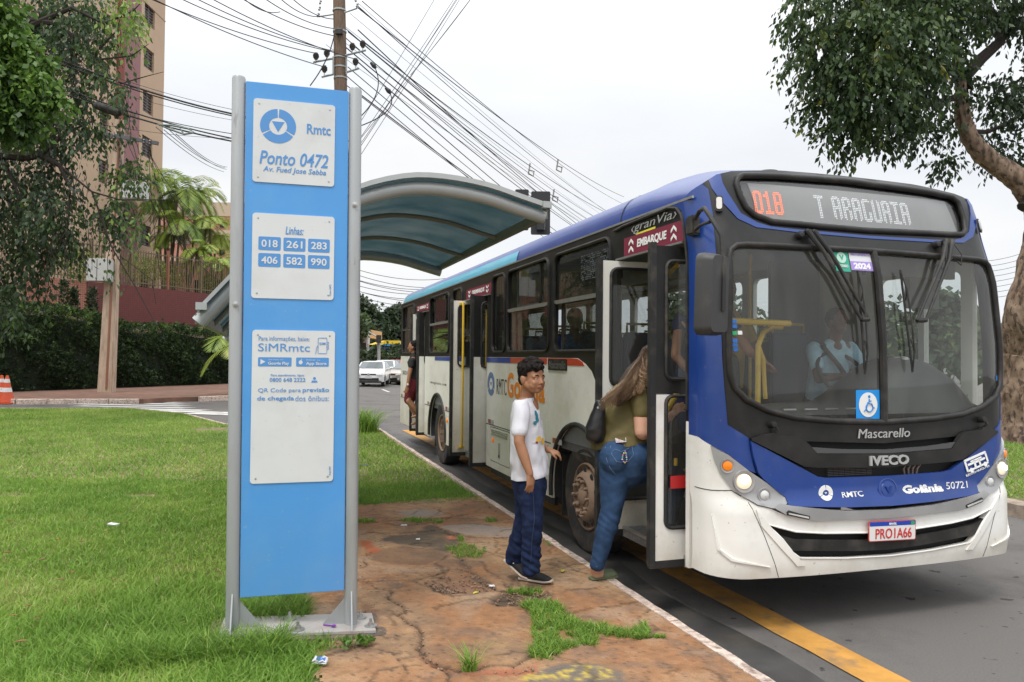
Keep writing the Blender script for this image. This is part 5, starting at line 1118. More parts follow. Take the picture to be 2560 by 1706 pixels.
# ================================================================== BUS SHELTER
E1 = kp(0, 0)                                                        # roof arch plane: kerb n from 2.03 back to -.41
S0 = 5.50; NR = 2.085
shm = pm('shelter_silver', (.42, .44, .43), .38, metal=.2, var=.04, dirt=((.33, .33, .31), .4, 8)); shd = pm('shelter_olive', (.20, .20, .16), .5); 
shelter = root('bus_shelter', kp(7.3, .2, .15), 'bus shelter with arched dark translucent roof behind the blue sign', 'shelter')
ark = []
def arch_pt(t):                                                      # t 0 street side .. 1 lawn side, (n offset back from the kerb, z)
    k = [(0, 2.885), (.22, 2.94), (.5, 3.01), (.85, 3.045), (1.15, 3.02), (1.5, 2.90), (1.85, 2.68), (2.2, 2.37), (2.53, 1.99)]
    f_ = t*(len(k)-1); i = min(int(f_), len(k)-2); f_ -= i
    P = [k[max(i-1, 0)], k[i], k[i+1], k[min(i+2, len(k)-1)]]
    def cr(a, b, c_, d_): return .5*((2*b)+(-a+c_)*f_+(2*a-5*b+4*c_-d_)*f_*f_+(-a+3*b-3*c_+d_)*f_**3)
    return cr(*[p[0] for p in P]), cr(*[p[1] for p in P])
def SP(t, u, dz=0.): n, z = arch_pt(t); return kp(u, NR-n, z+dz-.035-.014*(u-S0))
ext = [-.02+1.04*i/24 for i in range(25)]
SL = 3.75
for u, r in ((S0+.03, .052), (S0+SL-.03, .052)): MB().tube([SP(max(0, min(1, t)), u) + (kp(0, 1)*(.0)) for t in [i/24 for i in range(25)]], r, 16).build('arch_tube', shm, shelter)
for i in range(1, 3): MB().tube([SP(t/20, S0+SL*i/3, .03) for t in range(21)], .022, 8).build('rib', shd, shelter)
m = MB(); n = 24
for dz in (.075, .083):
    for u in (S0-.05, S0+SL/2, S0+SL+.05):
        for t in range(n+1): m.v.append(tuple(SP(t/n, u, dz)))
w_ = n+1; m.f = [(k*3*w_+j*w_+i, k*3*w_+j*w_+i+1, k*3*w_+(j+1)*w_+i+1, k*3*w_+(j+1)*w_+i) for k in range(2) for j in range(2) for i in range(n)]
polyc = bpy.data.materials.new('roof_polycarbonate'); polyc.use_nodes = True; t_ = polyc.node_tree; b_ = t_.nodes['Principled BSDF']; b_.inputs['Base Color'].default_value = (.05, .10, .13, 1); b_.inputs['Roughness'].default_value = .25
tl_ = t_.nodes.new('ShaderNodeBsdfTranslucent'); tl_.inputs[0].default_value = (.10, .16, .175, 1); ad_ = t_.nodes.new('ShaderNodeMixShader'); ad_.inputs[0].default_value = .55; t_.links.new(b_.outputs[0], ad_.inputs[1]); t_.links.new(tl_.outputs[0], ad_.inputs[2]); t_.links.new(ad_.outputs[0], t_.nodes['Material Output'].inputs[0])
tcn = t_.nodes.new('ShaderNodeTexCoord'); nn_ = t_.nodes.new('ShaderNodeTexNoise'); nn_.inputs['Scale'].default_value = 2.2; nn_.inputs['Detail'].default_value = 6; t_.links.new(tcn.outputs['Object'], nn_.inputs[0]); rr_ = t_.nodes.new('ShaderNodeValToRGB'); rr_.color_ramp.elements[0].position = .35; rr_.color_ramp.elements[0].color = (.13, .24, .27, 1); rr_.color_ramp.elements[1].position = .7; rr_.color_ramp.elements[1].color = (.30, .36, .37, 1); t_.links.new(nn_.outputs[0], rr_.inputs[0]); t_.links.new(rr_.outputs[0], tl_.inputs[0])
m.build('roof_panel', polyc, shelter, ang=80)
for u in (S0-.045, S0+SL+.045): 
    m = MB(); 
    for t in range(n+1): 
        for dz in (.06, .098): 
            for du in (-.02, .02): m.v.append(tuple(SP(t/n, u+du, dz)))
    m.f = [(4*i+a, 4*i+b, 4*i+4+b, 4*i+4+a) for i in range(n) for a, b in ((0, 1), (1, 3), (3, 2), (2, 0))]; m.build('edge_profile', shm, shelter, ang=50)
    for t in (.012, .985): MB().box(SP(t, u, .08), (.07, .07, .05), (SP(t+.01, u)-SP(t, u)).normalized() and (NV, DV, Vector((0, 0, 1)))).build('end_clip', shm, shelter)
for t in (.004, .996): MB().box((SP(t, S0+SL/2, .045)), (.05, SL+.0, .07), (NV, DV, Vector((0, 0, 1)))).build('eave_beam', shd, shelter)
for u in (S0+.45, S0+SL-.45): 
    q = SP(.68, u); MB().tube([Vector((q.x, q.y, .15)), q], .055, 16).build('column', shm, shelter)
MB().box(kp(S0+SL/2, NR-1.75, .60), (.34, 2.6, .05), (NV, DV, Vector((0, 0, 1)))).build('bench', shm, shelter)

# ================================================================== WOOD POLE AND WIRES
wood = pm('pole_wood', (.17, .115, .08), .9, var=.25, vs=10, stretch=(6, 6, .5), dirt=((.06, .045, .035), .8, 6), bump=.8, bs=20)
PY = 18.5; pt_ = at(846, -120, PY); pb_ = at(853, 300, PY); wdir = (pt_-pb_)/(pt_.z-pb_.z); base = pb_-wdir*(pb_.z-.1)
wp_ = root('utility_pole', (base.x, base.y, .1), 'brown wooden utility pole with insulators rising behind the blue sign', 'utility pole')
WPt = lambda z, dx=0., dy=0.: base+wdir*(z-.1)+Vector((dx, dy, 0))
MB().tube([WPt(.1), WPt(5), pt_+wdir*1.0], [.185, .17, .145], 18).build('pole', wood, wp_)
ins = pm('insulator', (.055, .045, .045), .35, coat=.4); 
def zrow(py): return at(850, py, PY).z
for row in (28, 146, 170, 197, 80): MB().lathe([(.165, -.02), (.170, -.018), (.170, .018), (.165, .02)], WPt(zrow(row)), wdir, 22).build('band', galv, wp_)
INS = [(790, 142), (817, 135), (881, 118), (907, 112), (811, 174), (889, 156)]
for x, y in INS:
    p = at(x, y, PY-.1 if x < 850 else PY-.05); i_ = MB().lathe([(.03, -.08), (.05, -.06), (.045, -.05), (.075, -.02), (.06, -.015), (.08, .015), (.06, .02), (.075, .05), (.05, .06), (.05, .09), (.03, .10), (0, .10)], p, (0, 0, 1), 14).build('insulator', ins, wp_); MB().tube([p-Vector((0, 0, .08)), p-Vector((0, 0, .17))], .012, 6).build('pin', galv, i_)
for a, b in (((783, 156), (832, 147)), ((863, 139), (915, 126)), ((804, 193), (834, 186)), ((867, 181), (898, 171))): MB().tube([at(*a, PY-.12), at(*b, PY-.12)], .028, 4).build('bracket', galv, wp_)
for x in (833, 866): MB().tube([at(x, 142, PY-.17), at(x, 186, PY-.17)], .02, 4).build('bracket', galv, wp_)
for a, b in (((797, 42), (834, 36)), ((861, 32), (893, 21))): MB().tube([at(*a, PY-.1), at(*b, PY-.1)], .02, 6).build('stay_arm', galv, wp_)
m = MB()
for x, y in ((801, 6), (799, 22), (796, 38), (890, 0), (893, 14)): m.lathe([(0, -.07), (.035, -.03), (.02, 0), (.035, .03), (0, .07)], at(x, y, PY-.15), (.3, 0, 1), 8)
m.build('hanger', galv, wp_, kind='stuff'); bx = MB().box(at(848, 80, PY-.22), (.18, .1, .12)).build('junction_box', rubb, wp_)
wire_m = pm('cable_black', (.018, .018, .02), .6); wire_g = pm('cable_grey', (.07, .07, .075), .6)
GW = 0
WN = {}
ORD = ['first', 'second', 'third', 'fourth', 'fifth', 'sixth', 'seventh', 'eighth', 'ninth', 'tenth', 'eleventh', 'twelfth', 'thirteenth', 'fourteenth', 'fifteenth', 'sixteenth', 'seventeenth', 'eighteenth', 'nineteenth', 'twentieth', 'twenty-first']
def wire(a, b, Ya, Yb, r=.010, sag=.25, label='thin black overhead line sagging from the wooden pole', group='overhead lines', mat=None, n=18):
    A = at(*a, Ya); B = at(*b, Yb)
    pts = [A+(B-A)*(i/n)-Vector((0, 0, sag*4*(i/n)*(1-i/n))) for i in range(n+1)]
    o = MB().tube(pts, r, 5).build('overhead_wire', mat or wire_m); WN.setdefault(label, []).append((o, a, b)); return tag(o, label, 'cable', group)
def name_wires(label, key, how):                                     # each line is told by its place in its bundle
    for k, (o, a, b) in enumerate(sorted(WN[label], key=lambda w: key(w[1], w[2]))): o['label'] = ORD[k]+' '+how+' '+label
LL = 'black line from wooden pole to upper left'
for a, b in (((395, 0), (790, 134)), ((470, 0), (817, 127)), ((508, 0), (840, 130)), ((545, 0), (887, 148)), ((620, 0), (845, 92)), ((675, 0), (835, 72)), ((705, -5), (797, 42)), ((735, -5), (834, 48)), ((620, 0), (700, 30)), ((395, -2), (811, 168))):
    wire((a[0]-(b[0]-a[0])*.15, a[1]-(b[1]-a[1])*.15), b, 15, PY, .011, .12, LL, 'lines from the wooden pole to the upper left')
LR = 'long line falling right from the wooden pole'
RG = [((895, 20), (1350, 350)), ((905, 3), (1350, 345)), ((893, 14), (1545, 520)), ((907, 104), (1330, 400)), ((909, 112), (1300, 402)), ((881, 112), (1380, 470)), ((889, 150), (1195, 402)), ((862, 70), (1290, 400)), ((865, 96), (1480, 560)), ((866, 120), (1440, 560)), ((866, 190), (1145, 402)), ((870, 168), (1225, 430)), ((895, 232), (1240, 470)), ((864, 212), (1200, 440)), ((870, 80), (1500, 520)), ((895, 75), (1420, 530))]
for k, (a, b) in enumerate(RG):
    dx, dy = b[0]-a[0], b[1]-a[1]; s = (1560-a[0])/dx; wire(a, (a[0]+dx*s, a[1]+dy*s*(.98+.03*(k % 3))), PY, 62, .012 if k % 3 else .016, .5, LR, 'lines from the wooden pole to the street beyond')
for k in range(5): wire((895-k*20, 8+k*26), (1560, 560+k*14), PY, 60, .006, .3, LR, 'lines from the wooden pole to the street beyond', mat=wire_g)
LX = 'thin steep cable crossing behind the sign'
for a, b in (((885, 330), (1083, 0)), ((890, 375), (1140, 0)), ((888, 385), (1137, 0)), ((893, 400), (1146, 0)), ((880, 372), (1172, 0)), ((893, 355), (1131, 0)), ((1040, 170), (1175, -3))):
    dx, dy = b[0]-a[0], b[1]-a[1]; wire((a[0]-dx*.1, a[1]-dy*.1), (b[0]+dx*.3, b[1]+dy*.3), 15.5, 17, .006, .05, LX, 'steep cables behind the sign')
for a, b, c_ in (((935, 165), (945, 220), (893, 300)), ((972, 228), (980, 270), (893, 318)), ((836, 85), (825, 150), (775, 215))):
    A, B, C__ = at(*a, 16.5), at(*b, 16.5), at(*c_, 16.5); pts = [A*(1-t)**2+B*1.0*2*t*(1-t)+C__*t*t for t in [i/14 for i in range(15)]]
    if a[0] > 900: pts = [A*(1-t)**2+at(b[0]+25, b[1]+10, 16.5)*2*t*(1-t)+C__*t*t for t in [i/14 for i in range(15)]]
    o = tag(MB().tube(pts, .012, 6).build('hanging_cable', wire_m), {935: 'upper black cable loop hanging right of the wooden pole from a small splice', 972: 'lower black cable loop right of the wooden pole ending behind the sign', 836: 'black cable hanging in front of the wooden pole to the sign top'}[a[0]], 'cable')
    if a[0] > 900: MB().tube([at(a[0]-8, a[1]-8, 16.4), at(a[0], a[1], 16.4), at(a[0]+4, a[1]+6, 16.4)], [.03, .055, .03], 8).build('splice', wire_m, o)
for k, (x, y) in enumerate(((1327, 425), (1397, 415), (1387, 490))):
    o = tag(MB().tube([at(x-2, y-16, 40), at(x-4, y, 40), at(x+8, y+4, 40), at(x+6, y+16, 40), at(x-6, y+10, 40), at(x-4, y-2, 40)], .05, 5).build('wire_spacer', pm('spacer_grey', (.3, .3, .3), .5)), ('grey spacer clamp on the lines, left of the pair above the shelter', 'grey spacer clamp on the lines, upper right one above the bus roof', 'grey spacer clamp on the lines just right of the traffic light')[k], 'spacer', 'spacer clamps on the lines')
LT = 'black bundled cable passing before the left trees'
for a, b, r in (((0, 80), (578, 280), .045), ((0, 90), (578, 284), .03), ((0, 75), (575, 268), .012), ((0, 150), (578, 340), .035), ((0, 168), (578, 345), .04), ((0, 172), (500, 322), .02), ((0, 125), (578, 290), .01), ((370, 260), (578, 320), .01)):
    wire((-60, a[1]-24), (700, b[1]+28), 20, 22, r*.62, .35, LT, 'bundled cables before the left trees')
cl_ = tag(MB().tube([at(236, 262, 20.2), at(242, 264, 20.2), at(296, 284, 20.4), at(302, 286, 20.4)], [.06, .11, .11, .05], 14).build('cable_splice_case', rubb), 'black cylindrical splice case hung on the cables in front of the tree', 'splice case')
m = MB(); 
lp = [(395, 312), (420, 322), (460, 336), (488, 332), (470, 322), (430, 314)]
rk = tag(MB().tube([at(x, y, 20.6) for x, y in lp], .03, 6, closed=True).build('cable_storage_frame', pm('frame_green_grey', (.15, .19, .18), .5)), 'grey green oval cable storage frame hung on the lines left of the sign', 'cable frame')
for x0, y0, x1, y1 in ((405, 314, 415, 320), (425, 318, 440, 329), (450, 322, 458, 333)): MB().tube([at(x0, y0, 20.6), at(x1, y1, 20.6)], .02, 6).build('strut', pm('frame_green_grey', (.15, .19, .18)), rk)
for a, b in (((410, 325), (563, 420)), ((420, 322), (566, 424)), ((390, 318), (560, 430)), ((440, 335), (568, 418))): wire(a, b, 21, 40, .012, .2, 'thin drop line falling from the cable frame behind the sign', 'drop lines left of the sign', mat=wire_g)
for k in range(9):
    y = 672+k*9+(k % 3)*4; wire((885, y), (1130, y+22-k*1.5+(k % 2)*10), 45, 55, .02, .4, 'distant line low in the sky under the shelter roof', 'distant lines under the shelter roof', mat=wire_g)
for k in range(8):
    wire((2440, 655+k*13), (2570, 628+k*14), 30, 34, .011, .1, 'distant line between the bus and the right tree trunk', 'distant lines right of the bus', mat=wire_g)

name_wires(LL, lambda a, b: -b[1], 'from the bottom')
name_wires(LR, lambda a, b: -b[1]*(1560-a[0])/(1560-a[0])+0*a[0], 'from the bottom')
name_wires(LX, lambda a, b: b[0], 'from the left')
name_wires(LT, lambda a, b: a[1], 'from the top')
name_wires('distant line low in the sky under the shelter roof', lambda a, b: a[1], 'from the top'); name_wires('distant line between the bus and the right tree trunk', lambda a, b: a[1], 'from the top')
# ================================================================== TRAFFIC LIGHTS (seen from behind)
tlm = pm('backplate_black', (.02, .02, .02), .6)
tl = root('traffic_light_mast', at(820, 1010, 16.5)*1, 'dark traffic light mast reaching out behind the shelter roof', 'mast'); bpt = at(820, 1010, 16.5)
MB().tube([at(820, 1010, 16.5), at(820, 545, 16.5), at(835, 532, 16.5), at(1365, 520, 15.5)], .055, 10).build('mast_pole', tlm, tl)
for k, (x0, y0, x1, y1, lb) in enumerate(((1327, 479, 1376, 587, 'black traffic light backplate hanging clear to the right of the shelter roof'), (1287, 474, 1322, 576, 'black traffic light backplate half hidden by the shelter roof edge'))):
    A = at(x0, y1, 15.5); B = at(x1, y0, 15.5); t_ = root('traffic_light', ((A.x+B.x)/2, A.y, A.z), lb, 'traffic light', 'traffic lights seen from behind')
    c = (A+B)/2; w, h = B.x-A.x, B.z-A.z; MB().prism(rrect(-w/2, -h/2, w/2, h/2, .03, 3), c, Vector((1, 0, 0)), Vector((0, 0, 1)), Vector((0, 1, 0)), .02).build('backplate', tlm, t_)
    MB().box(c+Vector((0, -.06, -.14*h*2)), (w*.42, .12, h*.26)).build('signal_box', rubb, t_, bevel=.01); MB().box(c+Vector((0, .12, 0)), (w*.6, .2, h*.85)).build('signal_head', tlm, t_)
    MB().box(c+Vector((w*.22, -.012, -.28*h)), (.012, .012, h*.22)).build('clip', chrome, t_)

# ================================================================== CONCRETE POLE AT LEFT
conc = pm('pole_concrete', (.46, .35, .26), .85, var=.12, vs=5, stretch=(2, 2, .35), dirt=((.22, .13, .09), .7, 3), bump=.3, bs=30)
CY = 30.5; b0 = at(266, 990, CY); cp_ = root('concrete_pole', (b0.x, b0.y, .15), 'tapered concrete power pole before the hedge carrying a grey cabinet', 'utility pole')
tp = at(300, 300, CY); m = MB(); w0, w1 = .30, .17
m.add([b0+Vector((sx_*w0, sy*w0*.6, -(b0.z-.1))) for sx_, sy in ((-1, -1), (1, -1), (1, 1), (-1, 1))]+[tp+Vector((sx_*w1, sy*w1*.6, 0)) for sx_, sy in ((-1, -1), (1, -1), (1, 1), (-1, 1))], [(0, 1, 2, 3), (4, 5, 6, 7), (0, 1, 5, 4), (1, 2, 6, 5), (2, 3, 7, 6), (3, 0, 4, 7)]); m.build('pole', conc, cp_, bevel=.02)
m = MB(); q0 = b0+Vector((.09, -.19, .3)); q1 = tp+Vector((.05, -.11, 0)); m.tube([q0, q1], .05, 4); m.build('groove', pm('rust_streak', (.28, .14, .09), .9), cp_)
c = at(250, 676, CY-.4); cb = MB().box(c, (.88, .45, .92)).build('cabinet', pm('cabinet_grey', (.48, .48, .46), .5, dirt=((.35, .33, .3), .4, 5)), cp_, bevel=.02); MB().box(c+Vector((.0, -.23, 0)), (.015, .012, .86)).build('door_gap', dark, cb)
MB().box(at(320, 346, CY-.3), (2.5, .12, .14), (Vector((.97, .0, -.16)).normalized(), Vector((0, 1, 0)), Vector((.16, 0, .97)).normalized())).build('crossarm', pm('arm_grey', (.09, .09, .10), .6), cp_)
for x in (255, 285, 330, 360, 375): MB().lathe([(.05, -.12), (.07, -.05), (.04, 0), (.07, .05), (.03, .12)], at(x, 338+(x-255)*.16, CY-.35), (0, 0, 1), 10).build('insulator', ins, cp_)
c = at(337, 478, CY-.5); tf = MB().box(c, (.9, .6, .72)).build('transformer', pm('cabinet_grey', (.48, .48, .46)), cp_, bevel=.03)
for x in (320, 338, 356): MB().lathe([(.06, 0), (.09, .06), (.05, .1), (.08, .16), (.03, .25)], at(x, 455, CY-.5), (.2, 0, 1), 10).build('bushing', pm('bushing_brown', (.2, .13, .10), .4), tf)
for k in range(9):
    a = (random.uniform(270, 390), random.uniform(340, 380)); b = (random.uniform(400, 570), random.uniform(560, 700) if k % 2 else random.uniform(520, 640)); wire(a, b, CY, 34, .012, random.uniform(.4, 1.4), 'loose black service line drooping from the concrete pole', 'service lines from the concrete pole')
for k in range(4): wire((300, 380+k*10), (378+k*8, 520), CY-.3, CY, .010, 1.2+.3*k, 'loose black service line drooping from the concrete pole', 'service lines from the concrete pole')

# ================================================================== CONES
orc = pm('cone_orange', (.62, .09, .03), .55, var=.06, dirt=((.3, .08, .05), .4, 6)); wc = pm('cone_white', (.68, .68, .66), .5)
for k, (x, y, lb) in enumerate(((16.5, 1009, 'orange and white traffic cone standing fully in view at far left'), (3, 1008, 'orange and white traffic cone partly cut off by the left frame edge'))):
    c = gp(x, y, 0.01); r_ = root('traffic_cone', (c.x, c.y, 0), lb, 'traffic cone', 'traffic cones at the side street'); s = 1.22
    MB().prism(rrect(-.24*s, -.24*s, .24*s, .24*s, .05, 3), (c.x, c.y, .008), Vector((1, 0, 0)), Vector((0, 1, 0)), Vector((0, 0, 1)), .035).build('base', orc if k == 0 else orc, r_)
    R_ = lambda z: .17*s*(1-z/.80)+.022*s
    for z0, z1, mm in ((.02, .30, orc), (.30, .42, wc), (.42, .56, orc), (.56, .66, wc), (.66, .76, orc)):
        e = .004 if mm is wc else 0; MB().lathe([(R_(z0)+e, z0*s+.03), (R_(z1)+e, z1*s+.03)], (c.x, c.y, 0), (0, 0, 1), 24).build('sleeve' if mm is wc else 'cone_body', mm, r_)

# ================================================================== BUILDINGS, WALL, FENCE
beige = pm('tower_beige', (.50, .36, .25), .9, var=.04, vs=.3, dirt=((.42, .30, .21), .5, .5)); red_t = pm('tile_red', (.22, .045, .03), .7, var=.1, vs=2); mauve = pm('tile_mauve', (.27, .125, .13), .7, var=.08, vs=3)
tw = root('apartment_tower', (-30, 42, .15), 'beige apartment tower with a red and mauve tiled strip behind the left tree', 'building')
XR = -23.85; H_T = 40
def wallbox(x0, x1, y0, y1, z0, z1, name, mat, par): return MB().box(((x0+x1)/2, (y0+y1)/2, (z0+z1)/2), (x1-x0, y1-y0, z1-z0)).build(name, mat, par, sm=False)
wallbox(-46, XR-.3, 34, 50.25, .1, H_T, 'core', dark, tw)
flo_h = 2.88; z_first = at(350, 365, 48).z % flo_h
# right face built as strips with window openings left free
strips = [(34, 37.6, beige), (38.8, 42.6, beige), (43.5, 44.25, beige), (44.25, 44.97, red_t), (44.97, 46.87, mauve), (46.87, 47.5, beige), (48.85, 50.3, beige)]
for y0, y1, mm in strips: wallbox(XR-.35, XR+(.12 if mm is not beige else 0), y0+.002, y1-.002, .1, H_T, 'wall', mm, tw)
wz = []
z = z_first-flo_h
while z < H_T-3: wz.append(z); z += flo_h
for y0, y1 in ((37.6, 38.8), (42.6, 43.5), (47.5, 48.85)):
    zz = .1
    for z in wz:
        a_, b_ = z-.72, z+.62
        if a_ < 3: continue
        wallbox(XR-.35, XR, y0, y1, zz, a_, 'spandrel', beige, tw); zz = b_
        w_ = wallbox(XR-.22, XR-.16, y0, y1, a_, b_, 'window', pm('tower_glass', (.035, .035, .038), .25), tw)
        m = MB(); 
        for k in range(7): m.box((XR-.10, y0+(y1-y0)*.5, a_+.1+(b_-a_-.2)*k/6), (.03, (y1-y0)*.96, .03))
        m.build('shutter_slats', pm('shutter_brown', (.16, .12, .10), .6), w_, kind='stuff', sm=False)
        wallbox(XR-.12, XR-.08, y0+(y1-y0)*.48, y0+(y1-y0)*.52, a_, b_, 'mullion', pm('shutter_brown', (.16, .12, .10)), w_)
    wallbox(XR-.35, XR, y0, y1, zz, H_T, 'spandrel', beige, tw)
for z in (18.2,): wallbox(XR-.0, XR+.03, 47.0, 50.32, at(400, 50, 50).z, at(400, 50, 50).z+.06, 'ledge', pm('ledge', (.38, .27, .19)), tw)
wallbox(-46, XR-.36, 33.9, 34.0, .1, H_T, 'front_wall', beige, tw)
for i in range(6):
    for z in wz: 
        if z > 3: wallbox(-44+i*3.4, -42.4+i*3.4, 33.84, 33.9, z-.7, z+.6, 'window', MATS['tower_glass'], tw)
sb_ = root('striped_block', (-35, 85, .15), 'salmon and beige striped apartment block behind the palms', 'building')
sal = pm('salmon_paint', (.52, .25, .18), .9, var=.05); z = 0
for k in range(12): z0 = .1+k*1.5; wallbox(-46, -26, 80-.05*(k % 2), 92, z0, z0+1.5, 'band', sal if k % 2 == 0 else pm('cream_paint', (.56, .44, .33), .9), sb_)
for k in range(5): 
    for i in range(5): wallbox(-40+i*2.8, -39.4+i*2.8, 79.9, 79.93, 3.4+k*3, 4.1+k*3, 'window', MATS['tower_glass'], sb_)
# stone base wall and tiled retaining wall, running away from the viewer
W0 = Vector((-24.2, 27.2, 0)); W1 = Vector((-14.6, 47.5, 0)); wdv = (W1-W0).normalized(); wnv = Vector((wdv.y, -wdv.x, 0)); WL = (W1-W0).length
rw = root('retaining_wall', tuple(W0), 'tiled retaining wall above the hedge, salmon then dark red tiles', 'wall')
def wseg(s0, s1, z0, z1, name, mat, off=0., th=.3): c_ = W0+wdv*((s0+s1)/2)+wnv*(off-th/2)+Vector((0, 0, (z0+z1)/2)); return MB().box(c_, (s1-s0, th, z1-z0), (wdv, wnv, Vector((0, 0, 1)))).build(name, mat, rw, sm=False)
def tilemat(name, ca, cg, size):
    m_ = pm(name, ca, .5, spec=.4); t = m_.node_tree; tc_ = t.nodes.new('ShaderNodeTexCoord'); mp_ = t.nodes.new('ShaderNodeMapping'); mp_.inputs['Rotation'].default_value = (0, 0, -math.atan2(wdv.y, wdv.x)); t.links.new(tc_.outputs['Object'], mp_.inputs[0])
    sp = t.nodes.new('ShaderNodeSeparateXYZ'); t.links.new(mp_.outputs[0], sp.inputs[0]); cb_ = t.nodes.new('ShaderNodeCombineXYZ'); t.links.new(sp.outputs[0], cb_.inputs[0]); t.links.new(sp.outputs[2], cb_.inputs[1])
    bk = t.nodes.new('ShaderNodeTexBrick'); bk.offset = 0; bk.inputs['Scale'].default_value = 1; bk.inputs['Brick Width'].default_value = size; bk.inputs['Row Height'].default_value = size; bk.inputs['Mortar Size'].default_value = size*.07; bk.inputs['Mortar Smooth'].default_value = .2
    bk.inputs['Color1'].default_value = lin(ca); bk.inputs['Color2'].default_value = lin(tuple(x*.85 for x in ca)); bk.inputs['Mortar'].default_value = lin(cg); t.links.new(cb_.outputs[0], bk.inputs[0]); t.links.new(bk.outputs[0], t.nodes['Principled BSDF'].inputs['Base Color']); return m_
tS = tilemat('salmon_tiles', (.47, .20, .135), (.16, .05, .04), .105); tR = tilemat('dark_red_tiles', (.17, .04, .035), (.07, .02, .018), .105)
def s_at(px):                                                        # where along the wall a photo column falls
    q = ray(px, 850); den = q.x*wdv.y-q.y*wdv.x; t_ = (W0.x*wdv.y-W0.y*wdv.x)/den; P = q*t_; return (Vector((P.x, P.y, 0))-W0).dot(wdv)
sA, sB, sC = s_at(57), s_at(214), s_at(517)
wseg(-25, WL+4, .1, 3.7, 'base_wall', pm('rubble_base', (.27, .20, .14), .95, var=.2, vs=3, bump=.6, bs=8), -.05)
wseg(-25, sA, 3.7, 5.15, 'stone_wall', pm('beige_stone', (.38, .27, .18), .95, var=.2, vs=3, bump=.7, bs=6)); wseg(sA, sB, 3.7, 5.15, 'tile_wall', tS); wseg(sB, WL+4, 3.3, 5.15, 'tile_wall', tR, .03)
rl = pm('railing_olive', (.15, .115, .06), .6, var=.2, vs=8); rr2 = pm('railing_rust', (.27, .10, .06), .7)
fe = root('railing_fence', tuple(W0+Vector((0, 0, 5.15))), 'olive metal picket railing on top of the tiled wall', 'fence')
m = MB(); s = -6.
while s < WL+3: m.box(W0+wdv*s+wnv*-.15+Vector((0, 0, 6.12)), (.035, .03, 1.85), (wdv, wnv, Vector((0, 0, 1)))); s += .155
m.build('pickets', rl, fe, kind='stuff', sm=False)
s = -6.; k = 0
while s < WL+3: MB().box(W0+wdv*s+wnv*-.15+Vector((0, 0, 6.2)), (.11, .11, 2.1), (wdv, wnv, Vector((0, 0, 1)))).build('post', rr2 if k % 3 == 0 else rl, fe, sm=False); s += 2.2; k += 1
for z in (5.35, 6.95): MB().box(W0+wdv*(WL/2)+wnv*-.15+Vector((0, 0, z)), (WL+16, .05, .05), (wdv, wnv, Vector((0, 0, 1)))).build('rail', rl, fe, sm=False)
# salmon walls seen between the palms
gb = root('garden_building', (-22, 52, 0.1), 'low salmon building glimpsed behind the railing and palms', 'building'); wallbox(-26, -15.2, 55, 60, .1, 8.6, 'wall', sal, gb); wallbox(-23.5, -21.5, 54.9, 55, 5.5, 7.2, 'window', MATS['tower_glass'], gb); wallbox(-20, -18, 54.9, 55, 6.2, 7.6, 'window', MATS['tower_glass'], gb)

# ================================================================== FAR STREET: filling station, banner block, lamp pole, cars
gs = root('filling_station', (-18, 80, slope(-10, 80)), 'filling station with yellow and blue canopy fascia down the avenue', 'filling station')
def pb(x0, x1, y0, y1, Y, dep, name, mat, par):
    A = at(x0, y1, Y); B = at(x1, y0, Y); return MB().box(((A.x+B.x)/2, Y+dep/2, (A.z+B.z)/2), (B.x-A.x, dep, B.z-A.z)).build(name, mat, par, sm=False)
yf = pm('fascia_yellow', (.72, .50, .03), .5); bf = pm('fascia_blue', (.03, .28, .55), .5)
pb(948, 997, 852, 860, 78, 10, 'fascia', yf, gs); pb(948, 997, 860.2, 865, 78.02, 10, 'fascia_stripe', bf, gs)
m = MB(); A, B = at(922, 866, 66), at(948, 852, 78); m.add([at(922, 862, 66), at(948, 852, 78), at(948, 860, 78), at(922, 868, 66)], [(0, 1, 2, 3)]); m.add([p+Vector((.5, .5, 0)) for p in (at(922, 862, 66), at(948, 852, 78), at(948, 860, 78), at(922, 868, 66))], [(0, 1, 2, 3)]); m.f += [(0, 1, 5, 4), (3, 2, 6, 7)]; m.build('fascia_side', yf, gs, sm=False)
m = MB(); m.add([at(922, 868, 65.9), at(948, 860.3, 77.9), at(948, 865, 77.9), at(922, 873, 65.9), at(922, 868, 66.4)+Vector((.4, .2, 0)), at(948, 865, 78.2)+Vector((.4, .2, 0))], [(0, 1, 2, 3), (4, 1, 2, 5)]); m.build('fascia_stripe', bf, gs, sm=False)
pb(952, 974, 866, 878, 79, 4, 'shop_board', pm('board_dark_blue', (.03, .07, .16), .5), gs); pb(956, 970, 868, 872, 78.9, .1, 'poster', pm('poster_pale', (.25, .35, .5), .6), gs); pb(930, 1000, 880, 905, 82, 4, 'shop', pm('shop_grey', (.22, .16, .15), .8), gs)
for x in (960, 985): pb(x, x+3, 865, 906, 78.6, .5, 'column', silv, gs)
bk_ = root('banner_building', (-20, 72, slope(-12, 72)), 'narrow building with orange top and white columns beside the station', 'building')
pb(893, 918, 823, 844, 70, 8, 'top_storey', pm('top_orange', (.60, .36, .16), .8), bk_); pb(890, 895, 824, 884, 69.8, 1, 'column', pm('white_paint_far', (.6, .6, .6), .8), bk_); pb(915, 920, 824, 884, 69.8, 1, 'column', MATS['white_paint_far'], bk_); pb(896, 915, 846, 857, 69.9, .3, 'banner', pm('banner_white', (.62, .58, .58), .7), bk_); pb(898, 912, 849, 854, 69.7, .1, 'banner_print', pm('banner_red', (.5, .12, .12), .7), bk_); pb(893, 918, 858, 900, 71, 6, 'lower_storey', pm('storey_grey', (.14, .15, .13), .9), bk_)  # lower storey in one even dark grey
